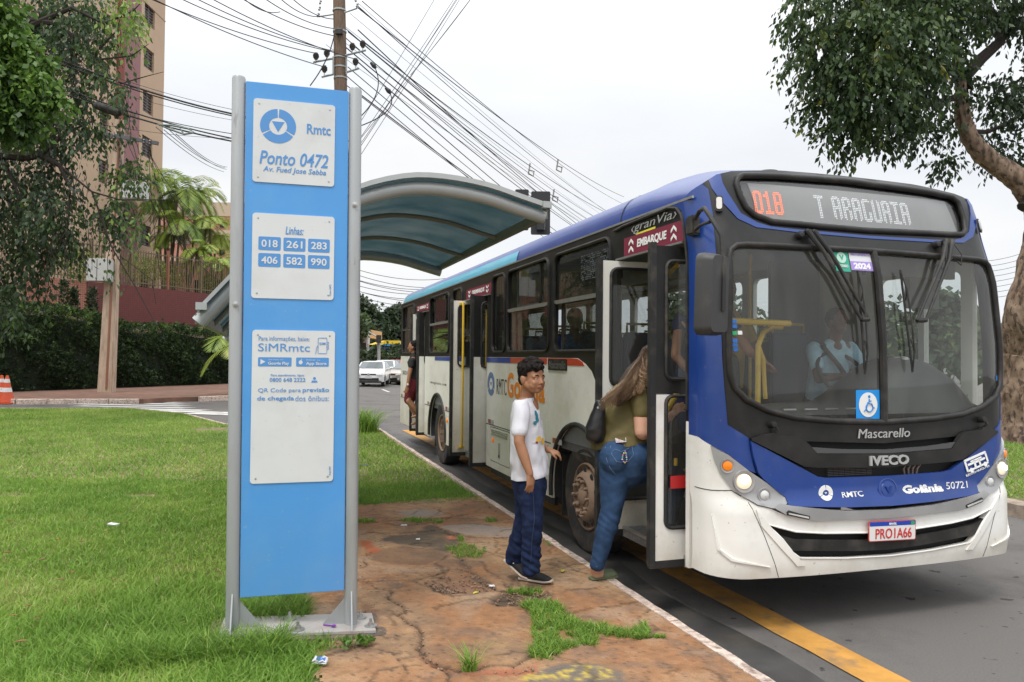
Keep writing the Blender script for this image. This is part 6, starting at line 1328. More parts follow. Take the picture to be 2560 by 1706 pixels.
lpz = root('street_lamp', at(947, 912, 58), 'grey street lamp pole standing before the filling station', 'street lamp'); MB().tube([at(947, 908, 58), at(947, 838, 58)], .13, 8).build('pole', galv, lpz); MB().tube([at(947, 846, 58), at(932, 836, 58), at(922, 830, 58)], .06, 6).build('arm', galv, lpz); MB().box(at(947, 848, 57.8), (.35, .35, .6)).build('box', rubb, lpz)

carw = pm('car_white', (.72, .72, .71), .25, coat=.8); cars = pm('car_silver', (.48, .42, .36), .3, metal=.4, coat=.6); carg = pm('car_glass', (.09, .11, .115), .06, coat=.5); cblk = pm('car_black', (.015, .015, .016), .4); tl_l = pm('car_lamp', (.55, .56, .58), .12, coat=1)
def car(px, py, Y, rz, paint, label, L=4.0, W=1.70, H_=1.46, plate_txt=None):
    g_ = at(px, py, Y); z0 = slope(g_.x, Y); r_ = root('parked_car' if 0 else 'car', (g_.x, Y, z0), label, 'car', 'cars on the avenue', rz)
    # side profile lofted across the width; nose towards -y
    prof = [(-L/2, .42), (-L/2-.02, .62), (-L/2+.03, .78), (-L/2+.35, .90), (-L/2+.95, .99), (-L/2+1.05, 1.0), (-L/2+1.75, 1.40), (-L/2+2.1, H_), (-L/2+3.0, H_-.01), (-L/2+3.5, 1.36), (-L/2+3.9, 1.0), (L/2, .95), (L/2+.02, .6), (L/2-.02, .35), (-L/2+.03, .28)]
    m = MB(); X = [-1, -.96, -.8, -.4, 0, .4, .8, .96, 1]
    for x in X:
        for y, z in prof:
            tz_ = max(0, (z-.95)/(H_-.95)); wv = W/2*(1-.20*tz_**.9); e = abs(x); y2 = y*(1-.05*max(0, e-.6)/.4*(1 if z < .95 else .4)); z2 = z-(.03*(e > .9) if z > .8 else 0)-.05*max(0, e-.5)*(z > 1.35)
            m.v.append((x*wv, y2, z2))
    n_ = len(prof); m.f = [(i*n_+j, i*n_+(j+1) % n_, (i+1)*n_+(j+1) % n_, (i+1)*n_+j) for i in range(len(X)-1) for j in range(n_)] + [tuple(range(n_)), tuple((len(X)-1)*n_+j for j in range(n_))]
    m.build('body', paint, r_, world=False, ang=40)
    ws = lambda x, t: Vector((x*W/2*(1-.20*max(0, t)**.9*.93), -L/2+1.07+.68*t*1.0, 1.012+.40*t))
    MB().add([ws(-.86, .06)+Vector((0, -.02, .012)), ws(.86, .06)+Vector((0, -.02, .012)), ws(.84, .96)+Vector((0, -.02, .012)), ws(-.84, .96)+Vector((0, -.02, .012)), ws(-.86, .06), ws(.86, .06), ws(.84, .96), ws(-.84, .96)], [(0, 1, 2, 3), (4, 5, 6, 7), (0, 1, 5, 4), (2, 3, 7, 6)]).build('windscreen', carg, r_, world=False, sm=False)
    for s in (-1, 1):
        side = [(-L/2+1.15, 1.03), (-L/2+1.85, 1.37), (-L/2+3.0, 1.39), (-L/2+3.7, 1.05)]
        MB().add([(s*(W/2*(1-.20*max(0, (z-.95)/(H_-.95))**.9)+.006), y, z) for y, z in side]+[(s*(W/2*(1-.20*max(0, (z-.95)/(H_-.95))**.9)-.02), y, z) for y, z in side], [(0, 1, 2, 3), (4, 5, 6, 7)]).build('side_window', carg, r_, world=False, sm=False)
        hl_ = MB().prism([(-.16, -.05), (.17, -.02), (.20, .09), (-.12, .05)] if s > 0 else [(.16, -.05), (.12, .05), (-.20, .09), (-.17, -.02)], (s*W*.36, -L/2-.005, .70), Vector((1, 0, 0)), Vector((0, .35, 1)).normalized(), Vector((0, -1, 0)), .03).build('headlight', tl_l, r_, world=False)
        MB().lathe([(.055, 0), (.05, .02), (0, .025)], (s*W*.38, -L/2-.0, .42), (0, -1, 0), 10).build('fog_lamp', tl_l, r_, world=False)
        MB().box((s*(W/2+.10), -L/2+1.35, 1.02), (.18, .10, .13)).build('mirror', paint, r_, world=False, bevel=.03)
        for y in (-L/2+.75, L/2-.75): 
            w_ = MB().lathe([(.2, -.15), (.30, -.18), (.305, -.02), (.29, .0), (.21, .01)], (s*(W/2-.015), y, .305), (s, 0, 0), 24).build('wheel', tyr, r_, world=False); MB().lathe([(.21, .0), (.19, .02), (.06, -.02), (0, .0)], (s*(W/2-.015), y, .305), (s, 0, 0), 14).build('rim', silv, w_, world=False)
            MB().prism(circ(y, .33, .36, 22)[:12], (s*(W/2+.002) if s > 0 else -W/2-.002, 0, 0), Vector((0, 1, 0)), Vector((0, 0, 1)), Vector((s, 0, 0)), .004).build('wheel_arch', cblk, r_, world=False)
    MB().box((0, -L/2-.022, .70), (.85, .02, .07)).build('grille', cblk, r_, world=False); MB().box((0, -L/2-.015, .42), (1.15, .03, .15)).build('lower_grille', cblk, r_, world=False)
    MB().lathe([(.075, 0), (.07, .012), (0, .015)], (0, -L/2-.032, .70), (0, -1, 0), 16).build('badge', silv, r_, world=False)
    MB().box((0, -L/2-.03, .54), (.40, .02, .13)).build('licence_plate', pm('plate_pale', (.5, .52, .55), .5), r_, world=False)
    MB().box((0, -L/2+.02, .27), (W*.86, .1, .10)).build('chin', cblk, r_, world=False)
    return r_
car(932, 972, 44.5, .06, carw, 'white hatchback driving towards the camera, nearest on the avenue')
car(962, 962, 52, .03, carw, 'white sedan right behind the nearest white hatchback')
car(1022, 968, 49, -.5, cars, 'beige silver car half hidden behind the rear of the bus')
car(895, 952, 62, .05, pm('car_grey', (.3, .31, .32), .3, coat=.5), 'grey car roof visible behind the nearest white hatchback')
car(985, 955, 60, -.2, pm('car_red', (.35, .04, .03), .3, coat=.5), 'dark red car far down the avenue behind the white ones')

# ================================================================== LITTER AND SMALL THINGS
def litter(name, px, py, label, cat, build, z=.155): c = gp(px, py, z); return tag(build(c), label, cat)
def crumple(c, sx_, sy, sz, mat, name, seed, axs=None):
    rr = random.Random(seed); m = MB(); n = 5
    for j in range(n): 
        for i in range(n): m.v.append(tuple(c+Vector(((i/(n-1)-.5)*sx_, (j/(n-1)-.5)*sy, rr.uniform(.3, 1)*sz*(1 if 0 < i < n-1 and 0 < j < n-1 else .5)))))
    k = len(m.v); m.v += [(a, b, max(c.z, z-sz*.4)) for a, b, z in m.v]; m.f = [(j*n+i, j*n+i+1, (j+1)*n+i+1, (j+1)*n+i) for j in range(n-1) for i in range(n-1)]; m.f += [tuple(q+k for q in f[::-1]) for f in m.f]
    return m.build(name, mat, sm=False)
litw = pm('litter_white', (.62, .63, .66), .6); lity = pm('litter_yellow', (.65, .50, .04), .5)
c = gp(908, 1514, .16); yc = root('snack_tray', tuple(c), 'crushed yellow and black snack tray lying behind the sign base', 'litter')
MB().prism(rrect(-.055, -.035, .055, .035, .012, 3), c, Vector((1, .1, 0)), Vector((-.1, 1, 0)), Vector((0, 0, 1)), .028).build('tray', lity, yc); crumple(c+Vector((0, 0, .03)), .09, .055, .012, pm('litter_dark', (.10, .10, .11), .4), 'film', 4).parent = yc; yc.children[-1].location = -Vector(c)
c = gp(800, 1655, .17); wr = tag(crumple(c, .075, .055, .038, litw, 'wrapper', 8), 'crumpled white and blue wrapper on the grass edge in front of the sign', 'litter'); 
crumple(c+Vector((.005, -.008, .008)), .05, .03, .030, pm('litter_blue', (.05, .16, .45), .5), 'blue_print', 9).parent = wr
sp = at(778, 1577, 4.0); c = TB(.20, .224, .04); q = root('plastic_spoon', tuple(c), 'small purple plastic spoon lying on the sign base plate', 'spoon'); pur = pm('purple_plastic', (.16, .02, .28), .4)
MB().tube([c+tx*-.03+tz*-.012+ty*.005, c+tx*.01+tz*.01+ty*.006], .004, 6).build('handle', pur, q); MB().lathe([(0, 0), (.013, .003), (.016, .008), (.012, .006)], c+tx*.025+tz*.018, (0, 0, 1), 12).build('bowl', pur, q)
litter('paper_scrap', 283, 1312, 'torn scrap of white paper lying on the lawn left of the sign', 'litter', lambda c: crumple(c, .10, .04, .02, litw, 'paper_scrap', 2), .19)
for k, (x, y, s, lb) in enumerate(((1010, 1314, .06, 'small white scrap on the far part of the red pavement'), (1045, 1349, .035, 'tiny white blue wrapper on the dark stain of the pavement'), (1230, 1466, .04, 'grey leaf scrap near the boy\'s front shoe'), (1380, 1572, .03, 'white scrap lying in the grass tuft of the pavement'))): litter('paper_scrap', x, y, lb, 'litter', lambda c: crumple(c, s, s*.5, .012, litw, 'paper_scrap', 20+k))
ylf = pm('fallen_leaf_yellow', (.50, .50, .04), .6)
def fleaf(px, py, s, mat, label, seed): 
    c = gp(px, py, .157); a = random.Random(seed).uniform(0, 6); X_ = Vector((math.cos(a), math.sin(a), 0)); Y_ = Vector((-math.sin(a), math.cos(a), 0)); m = MB()
    t_ = [c+X_*(s*(i/6-.5))+Y_*(w_*s)+Vector((0, 0, .004+abs(w_)*s*.5)) for i in range(7) for w_ in (-.2*math.sin(PI*i/6), 0, .2*math.sin(PI*i/6))]
    m.v = [tuple(p) for p in t_]; m.f = [(3*i+j, 3*i+j+1, 3*i+j+4, 3*i+j+3) for i in range(6) for j in range(2)]
    return tag(m.build('fallen_leaf', mat), label, 'leaf')
name_wires('loose black service line drooping from the concrete pole', lambda a, b: a[0], 'from the left')
fleaf(1190, 1484, .06, ylf, 'yellow fallen leaf on the worn hollow of the pavement', 1); fleaf(1407, 1429, .07, ylf, 'long yellow green leaf lying between boy and woman', 3)
name_wires('thin drop line falling from the cable frame behind the sign', lambda a, b: a[0], 'from the left')
brl = pm('fallen_leaf_brown', (.20, .09, .04), .8); rr = random.Random(12)
for k in range(46):
    x = rr.uniform(0, 560); y = 1035+rr.random()**1.6*600; o = fleaf(x, y, rr.uniform(.03, .07), brl, 'dry brown leaf fallen on the lawn left of the sign', 40+k); o['group'] = 'dry leaves on the lawn'; o.location.z = .035
# ================================================================== PEOPLE (continuous bodies grown from lofted forms)
class Clay:
    def __init__(s): s.m = MB()
    def limb(s, pts, rad, side=None, n=18):
        """rounded, tapering loft; rad = radius or (across, depth)"""
        pts = [Vector(p) for p in pts]; rad = [(r, r) if not isinstance(r, tuple) else r for r in rad]; k = len(pts)
        P = []; R = []
        t0 = (pts[1]-pts[0]).normalized(); t1 = (pts[-1]-pts[-2]).normalized()
        for a in (80, 55, 28): c = math.cos(math.radians(a)); P.append(pts[0]-t0*min(rad[0])*math.sin(math.radians(a))*.9); R.append((rad[0][0]*c, rad[0][1]*c))
        P += pts; R += rad
        for a in (28, 55, 80): c = math.cos(math.radians(a)); P.append(pts[-1]+t1*min(rad[-1])*math.sin(math.radians(a))*.9); R.append((rad[-1][0]*c, rad[-1][1]*c))
        vs = []; prev = Vector(side).normalized() if side else None; K = len(P)
        for i, p in enumerate(P):
            t = (P[min(i+1, K-1)]-P[max(i-1, 0)]).normalized()
            if prev is None: prev = t.cross(Vector((0, 1, 0)) if abs(t.y) < .9 else Vector((1, 0, 0)))
            x = (prev-t*prev.dot(t)).normalized(); prev = x; y = t.cross(x)
            vs += [p+x*math.cos(2*PI*j/n)*R[i][0]+y*math.sin(2*PI*j/n)*R[i][1] for j in range(n)]
        fs = [(i*n+j, i*n+(j+1) % n, (i+1)*n+(j+1) % n, (i+1)*n+j) for i in range(K-1) for j in range(n)] + [tuple(range(n))[::-1], tuple((K-1)*n+j for j in range(n))]
        s.m.add(vs, fs); return s
    def ball(s, c, r, ax=None, n=16):
        if not isinstance(r, tuple): r = (r, r, r)
        c = Vector(c); X, Y, Z = ax or (Vector((1, 0, 0)), Vector((0, 1, 0)), Vector((0, 0, 1))); vs = []; K = 10
        for i in range(1, K):
            a = PI*i/K
            for j in range(n): b = 2*PI*j/n; vs.append(c+X*r[0]*math.sin(a)*math.cos(b)+Y*r[1]*math.sin(a)*math.sin(b)+Z*r[2]*math.cos(a))
        k = len(vs); vs += [c+Z*r[2], c-Z*r[2]]
        fs = [(i*n+j, i*n+(j+1) % n, (i+1)*n+(j+1) % n, (i+1)*n+j) for i in range(K-2) for j in range(n)] + [(k, (j+1) % n, j) for j in range(n)] + [(k+1, (K-2)*n+j, (K-2)*n+(j+1) % n) for j in range(n)]
        s.m.add(vs, fs); return s
    def done(s, name, mat, parent, vox=.007, sm=3, fold=None, cut=None):
        me = bpy.data.meshes.new('t'); me.from_pydata([tuple(v) for v in s.m.v], [], s.m.f)
        bm = bmesh.new(); bm.from_mesh(me); bmesh.ops.recalc_face_normals(bm, faces=bm.faces); bm.to_mesh(me); bm.free()
        ob = bpy.data.objects.new('t', me); COL.objects.link(ob)
        r = ob.modifiers.new('r', 'REMESH'); r.mode = 'VOXEL'; r.voxel_size = vox; r.use_smooth_shade = True
        q = ob.modifiers.new('s', 'SMOOTH'); q.factor = .6; q.iterations = sm
        dg = bpy.context.evaluated_depsgraph_get(); dg.update(); me2 = bpy.data.meshes.new_from_object(ob.evaluated_get(dg)); bpy.data.objects.remove(ob)
        if fold:
            no = [v.normal.copy() for v in me2.vertices]
            for v, nn in zip(me2.vertices, no): v.co += nn*fold(v.co)
        if cut:
            bm = bmesh.new(); bm.from_mesh(me2)
            for (p, nrm) in cut: bmesh.ops.bisect_plane(bm, geom=bm.verts[:]+bm.edges[:]+bm.faces[:], plane_co=p, plane_no=nrm, clear_outer=True)
            bm.to_mesh(me2); bm.free()
        im = WM[parent.name].inverted(); me2.transform(im); me2.name = name; me2.materials.clear(); me2.materials.append(mat)
        for p in me2.polygons: p.use_smooth = True; p.material_index = 0
        return link_mesh(name, me2, parent)
def nzf(p, s, o=0.): return noise.noise(Vector((p.x*s[0]+o, p.y*s[1], p.z*s[2])))
skinb = pm('skin_brown', (.32, .155, .085), .5, var=.06, vs=18, spec=.35, bump=.05, bs=300); sking = pm('skin_light', (.56, .31, .21), .5, var=.05, vs=14, spec=.35); skind = pm('skin_deep', (.16, .075, .045), .5, spec=.35)
teew = pm('tshirt_white', (.60, .60, .64), .85, var=.03, vs=12, bump=.06, bs=300); hairk = pm('hair_black', (.010, .007, .006), .75, spec=.2, bump=.6, bs=90, var=.5, vs=40)
jeanb = pm('jeans_dark', (.010, .018, .052), .9, spec=.2, var=.25, vs=14, bump=.15, bs=250, dirt=((.022, .042, .095), .5, 9)); jeanl = pm('jeans_blue', (.030, .064, .135), .9, spec=.2, var=.28, vs=9, bump=.15, bs=250, dirt=((.06, .11, .19), .35, 4))
shoek = pm('shoe_black', (.012, .012, .013), .8, bump=.2, bs=200); solb = pm('shoe_sole', (.45, .37, .30), .6); oliv = pm('shirt_olive', (.115, .092, .028), .75, var=.08, vs=8)
def hand(C_, wrist, dirv, palm, side, s=1., curl=.6, thumb=1, spread=.12):
    """five fingers: dirv = towards the finger tips, palm = the way the palm faces, side = thumb side"""
    d = Vector(dirv).normalized(); p = Vector(palm); p = (p-d*p.dot(d)).normalized(); t = Vector(side); t = (t-d*t.dot(d)-p*t.dot(p)).normalized(); w = Vector(wrist)
    C_.limb([w-d*.01*s, w+d*.02*s, w+d*.05*s, w+d*.078*s], [(.024*s, .018*s), (.031*s, .017*s), (.036*s, .0155*s), (.035*s, .013*s)], side=t)
    for k, L in enumerate((.066, .074, .069, .054)):
        o = (1.5-k)*.0178*s; b = w+d*.074*s+t*o; dd = (d+t*spread*(1.5-k)*.35).normalized(); q = [b-dd*.02*s, b]; a = 0
        for seg in (.42, .32, .26): a += curl*(.55+.12*k); q.append(q[-1]+(dd*math.cos(a)+p*math.sin(a))*L*seg*s)
        C_.limb(q, [.0085*s, .0088*s, .0082*s, .0074*s, .0062*s], side=t, n=10)
    b = w+d*.022*s+t*.022*s; q = [b-t*.008*s, b+t*.016*s*thumb+d*.018*s+p*.006*s]; q.append(q[-1]+(d*.8+t*.35+p*.35).normalized()*.028*s); q.append(q[-1]+(d*.9+p*.5).normalized()*.022*s)
    C_.limb(q, [.012*s, .0115*s, .0095*s, .0075*s], side=p, n=10)
# ---------- the boy
def boy():
    r_ = root('person', tuple(gp(1320, 1460, .15)), 'boy in white t-shirt and dark jeans looking back at the camera', 'person'); yb = 5.22
    P = lambda x, y, d=0.: at(x, y, yb+d)
    fwd = Vector((.93, -.36, 0)).normalized(); sd = Vector((.36, .93, 0)).normalized()          # body faces right and a little to us; sd = his left, away from us
    B = Clay(); hip = P(1320, 1185, .02)
    # near arm (his right)
    sh = P(1303, 1016, -.13); el = P(1298, 1106, -.215); wr = P(1325, 1186, -.25)
    B.limb([sh, sh*.5+el*.5, el, el*.6+wr*.4, wr], [(.050, .050), (.045, .044), .037, (.037, .034), .024]); hand(B, wr, Vector((.04, -.05, -1)), Vector((-.6, .75, 0)), Vector((.8, -.2, 0)), .92, .38)
    sh2 = P(1325, 1020, .20); el2 = P(1345, 1110, .24); wr2 = P(1372, 1126, .10)
    B.limb([sh2, el2, wr2], [.045, .036, .023]); hand(B, wr2, Vector((.92, -.1, -.28)), Vector((0, .3, -.9)), Vector((.2, -.8, .5)), .86, .7)
    kn_, an_ = P(1332, 1300, -.12), P(1327, 1412, -.10); kf_, af_ = P(1312, 1296, .10), P(1286, 1388, .13)
    B.limb([sh, P(1318, 1022, .02), sh2], [.040, .05, .038]); B.limb([P(1318, 1012, .02), P(1322, 1100), P(1322, 1200)], [.08, .09, .09]); B.limb([P(1322, 1200), kn_, an_, an_-Vector((0, 0, .05))], [.07, .05, .035, .035]); B.limb([P(1322, 1200), kf_, af_, af_-Vector((0, 0, .03))], [.07, .05, .035, .035])
    # neck, head
    hc = P(1331, 946, -.02); hf = Vector((.66, -.75, -.02)).normalized(); hs = Vector((.75, .66, 0)).normalized(); hu = hs.cross(hf)*-1; hu = hu if hu.z > 0 else -hu
    B.limb([P(1318, 1012, .02), P(1319, 985, .01), hc-hu*.045-hf*.02], [(.060, .050), (.048, .050), (.046, .050)])
    H = lambda f, s, u: hc+hf*f+hs*s+hu*u
    B.ball(H(-.012, 0, .028), (.076, .094, .092), (hs, hf, hu)); B.ball(H(.024, 0, -.022), (.064, .066, .068), (hs, hf, hu)); B.ball(H(.050, 0, -.078), (.034, .028, .026), (hs, hf, hu)); B.limb([H(.040, -.024, -.070), H(-.01, -.050, -.040)], [.030, .030]); B.limb([H(.040, .024, -.070), H(-.01, .050, -.040)], [.030, .030]); B.ball(H(.048, 0, -.052), (.042, .036, .036), (hs, hf, hu)); B.ball(H(.046, .036, -.050), .029); B.ball(H(.046, -.036, -.050), .029)
    for s in (-1, 1):
        B.ball(H(.062, s*.036, -.030), (.024, .018, .022), (hs, hf, hu)); B.limb([H(.072, s*.014, .016), H(.066, s*.050, .014)], [.012, .010], n=10)
        B.ball(H(-.012, s*.078, -.014), (.012, .020, .031), (hs, hf, hu)); B.ball(H(-.018, s*.083, -.004), (.008, .018, .022), (hs, hf, hu))
    B.limb([H(.080, 0, .008), H(.094, 0, -.018), H(.098, 0, -.028)], [.008, .009, .0115], n=12); B.ball(H(.086, -.012, -.031), .008); B.ball(H(.086, .012, -.031), .008); B.limb([H(.076, -.018, -.055), H(.086, 0, -.053), H(.076, .018, -.055)], [.008, .010, .008], n=10)
    body = B.done('body', skinb, r_, .0048, 5)
    ew = pm('eye_white', (.65, .62, .60), .25); ed = pm('eye_dark', (.02, .012, .01), .15, coat=1); brow = hairk; lip = pm('lip', (.34, .12, .09), .45)
    for s in (-1, 1):
        e = H(.0675, s*.031, .0005); MB().lathe([(0, .0095), (.006, .008), (.0095, .003), (.0105, -.002)], e, hf, 14).build('eye', ew, body); MB().lathe([(0, .0115), (.0035, .0108), (.0048, .0085)], e+hs*.001-hu*.0005, hf, 12).build('iris', ed, body)
        MB().tube([H(.0715, s*.019, .0065), H(.0785, s*.030, .010), H(.068, s*.043, .0055)], [.0022, .0030, .0018], 6).build('eyelid', skinb, body); MB().tube([H(.0835, s*.016, .019), H(.0815, s*.032, .0245), H(.068, s*.050, .018)], [.0030, .0042, .0020], 6).build('eyebrow', brow, body)
    MB().tube([H(.0835, -.017, -.0545), H(.0915, -.007, -.0502), H(.0925, 0, -.0512), H(.0915, .007, -.0502), H(.0835, .017, -.0545)], [.0018, .0042, .0040, .0042, .0018], 8).build('lip', lip, body); MB().tube([H(.0835, -.014, -.0575), H(.091, 0, -.0600), H(.0835, .014, -.0575)], [.002, .0055, .002], 8).build('lip', lip, body)
    # hair: wavy cap of curls
    h = Clay(); h.ball(H(-.022, 0, .048), (.089, .100, .088), (hs, hf, hu)); rr = random.Random(4)
    h.ball(H(-.055, 0, -.005), (.072, .058, .068), (hs, hf, hu))
    for k in range(100):
        a = rr.uniform(0, 2*PI); b = rr.uniform(0, 1.35); dv = hs*math.cos(a)*math.sin(b)+hf*math.sin(a)*math.sin(b)+hu*math.cos(b); q = H(-.014, 0, .048)+Vector((dv.dot(hs)*.088*hs.x+dv.dot(hf)*.098*hf.x, dv.dot(hs)*.088*hs.y+dv.dot(hf)*.098*hf.y, 0))+hu*dv.dot(hu)*.088; h.ball(q, rr.uniform(.012, .021), n=8)
    hp = H(.075, 0, .035); 
    hair = h.done('hair', hairk, r_, .0045, 1, fold=lambda c: .004*noise.noise(c*70), cut=None)
    # carve the face free: drop hair in front of the forehead line
    bm = bmesh.new(); bm.from_mesh(hair.data); im = WM[r_.name]
    kill = []
    for v in bm.verts:
        c = im @ v.co - hc; f_, s_, u_ = c.dot(hf), c.dot(hs), c.dot(hu)
        if (f_ > .028 and u_ < .040+.010*math.sin(s_*90)) or (f_ > .0 and u_ < .012) or (f_ > -.03 and u_ < -.012) or u_ < -.055: kill.append(v)
    bmesh.ops.delete(bm, geom=kill, context='VERTS'); bm.to_mesh(hair.data); bm.free()
    # t-shirt
    T = Clay(); ax = fwd
    tor = [(P(1318, 1000), (.088, .052)), (P(1313, 1012), (.158, .072)), (P(1314, 1035), (.180, .094)), (P(1319, 1080), (.172, .112)), (P(1321, 1130), (.170, .118)), (P(1322, 1175), (.176, .126)), (P(1324, 1190), (.178, .130))]
    T.limb([a for a, b in tor], [b for a, b in tor], side=sd, n=26)
    slv = lambda s_, e_, r1: T.limb([s_+Vector((0, 0, .012)), s_*.55+e_*.45, s_*.30+e_*.70], [(.056, .054), (.060, .056), r1], side=fwd)
    slv(sh, el, (.063, .058)); slv(sh2, el2, (.060, .058))
    def fo(c):
        t_ = (1.15-c.z); v = .018*noise.noise(Vector((c.x*5+c.z*3, c.y*5, c.z*6)))+.013*noise.noise(Vector((c.x*15-c.z*7, c.y*14, c.z*9+c.x*10)))
        return v*(1 if t_ > 0 else .6)
    tee = T.done('tshirt', teew, r_, .0065, 4, fold=fo, cut=[(P(1320, 1192), Vector((.12, 0, -1))), (H(0, 0, 0)+Vector((0, 0, -.135)), Vector((-.10, 0, 1)))])
    # plain patches of print on the chest
    tb = pm('print_teal', (.02, .17, .23), .8); ty_ = pm('print_yellow', (.70, .42, .04), .8); tr_ = pm('print_maroon', (.25, .02, .03), .8)
    dgt = None
    def patch(x, y, rx, ry, rot, mat, name='print'):
        bmt = []
        cst, sn = math.cos(rot), math.sin(rot); m = MB(); n = 14
        from mathutils.bvhtree import BVHTree
        global _bvh
        q = []
        for i in range(n): 
            a = 2*PI*i/n; px = x+rx*math.cos(a)*cst-ry*math.sin(a)*sn; py = y+rx*math.cos(a)*sn+ry*math.sin(a)*cst; q.append((px, py))
        q.append((x, y)); vs = []
        for px, py in q:
            o, d_ = CAM, ray(px, py).normalized(); h_ = _bvh.ray_cast(o, d_)
            if h_[0] is None: return
            vs.append(h_[0]-d_*.008)
        m.add(vs+[v-ray(x, y).normalized()*-.003 for v in vs], [(i, (i+1) % n, n) for i in range(n)]); m.build(name, mat, tee)
    global _bvh
    from mathutils.bvhtree import BVHTree
    wm = WM[r_.name]; _bvh = BVHTree.FromPolygons([wm @ v.co for v in tee.data.vertices], [tuple(p.vertices) for p in tee.data.polygons])
    for a in ((1341, 1036, 3.4, 10, -.3, tb), (1343, 1048, 3.8, 8, -.3, tb), (1338, 1058, 4.6, 5.4, .5, tb), (1350, 1045, 4.2, 10, -.35, ty_), (1353, 1060, 4.4, 12, -.2, ty_), (1355, 1073, 4.2, 9, 0, ty_), (1347, 1098, 5.5, 7.5, .5, ty_), (1357, 1104, 3.4, 9, 0, ty_), (1342, 1107, 3.6, 2.6, .5, tr_)): patch(*a)
    # jeans
    J = Clay(); kn = P(1332, 1300, -.12); an = P(1327, 1412, -.10); kf = P(1312, 1296, .10); af = P(1286, 1388, .13)
    J.limb([P(1324, 1182), P(1324, 1205), P(1325, 1228)], [(.138, .100), (.148, .118), (.13, .115)], side=sd, n=24)
    J.limb([P(1324, 1205, -.07), kn*.5+P(1324, 1205, -.07)*.5, kn, kn*.5+an*.5, an, an+Vector((0, 0, -.03))], [(.103, .098), (.088, .084), (.073, .070), (.067, .064), (.066, .063), (.064, .061)], side=fwd, n=20)
    J.limb([P(1320, 1205, .08), kf*.5+P(1320, 1205, .08)*.5, kf, kf*.5+af*.5, af, af+Vector((-.005, 0, -.03))], [(.103, .098), (.087, .083), (.072, .069), (.066, .063), (.065, .062), (.062, .058)], side=fwd, n=20)
    def fj(c):
        k = max(0, min(1, (.62-c.z)/.25)); return .004*noise.noise(c*14)+(.012*k+.004)*noise.noise(Vector((c.x*9, c.y*9, c.z*30+c.x*14)))+.003*noise.noise(Vector((c.x*20-c.z*12, c.y*16, c.z*34)))
    J.done('jeans', jeanb, r_, .0065, 3, fold=fj)
    st = pm('seam_thread', (.035, .055, .10), .8); MB().tube([P(1330, 1200, -.185), P(1334, 1250, -.19), P(1336, 1300, -.206), P(1330, 1350, -.18), P(1327, 1405, -.176)], .0016, 5).build('seam', st, r_)
    # shoes
    def shoe(heel, toe, zrot=0):
        d = (toe-heel); L = d.length; d.normalize(); sd_ = Vector((-d.y, d.x, 0)).normalized(); up = sd_.cross(d)*-1; up = up if up.z > 0 else -up; s_ = Clay()
        q = lambda a, z, y=0: heel+d*a*L+up*z+sd_*y
        s_.limb([q(.08, .045), q(.3, .045), q(.55, .040), q(.80, .030), q(.93, .024)], [(.034, .036), (.037, .038), (.040, .032), (.040, .024), (.030, .016)], side=sd_); s_.limb([q(.14, .05), q(.20, .105)], [(.036, .036), (.040, .046)], side=sd_)
        o = s_.done('shoe', shoek, r_, .005, 2); so_ = Clay(); so_.limb([q(.02, .016), q(.25, .014), q(.5, .012), q(.78, .013), q(.985, .020)], [(.036, .017), (.037, .015), (.040, .013), (.046, .013), (.032, .012)], side=sd_); so_.done('sole', solb, o, .005, 1)
        MB().prism([(0, 0), (.022, 0), (.025, .009), (.004, .009)], q(.24, .05, 0)-sd_*(.0395 if True else 0), d, up, -sd_, .0015).build('logo', letw, o)
        m = MB()
        for k in range(4): m.tube([q(.36+.07*k, .083-.010*k, -.022), q(.38+.07*k, .090-.010*k, 0), q(.36+.07*k, .083-.010*k, .022)], .0028, 5)
        m.build('laces', shoek, o, kind='stuff')
    hl = gp(1300, 1452, .153); shoe(Vector((hl.x, hl.y+.02, .153)), gp(1381, 1463, .155)+Vector((.0, .01, .004)))
    sf = P(1262, 1402, .16); tf_ = P(1318, 1438, .08); tf_.z = max(.165, tf_.z); shoe(Vector((sf.x, sf.y, .27)), Vector((tf_.x, tf_.y, .16)))
boy()
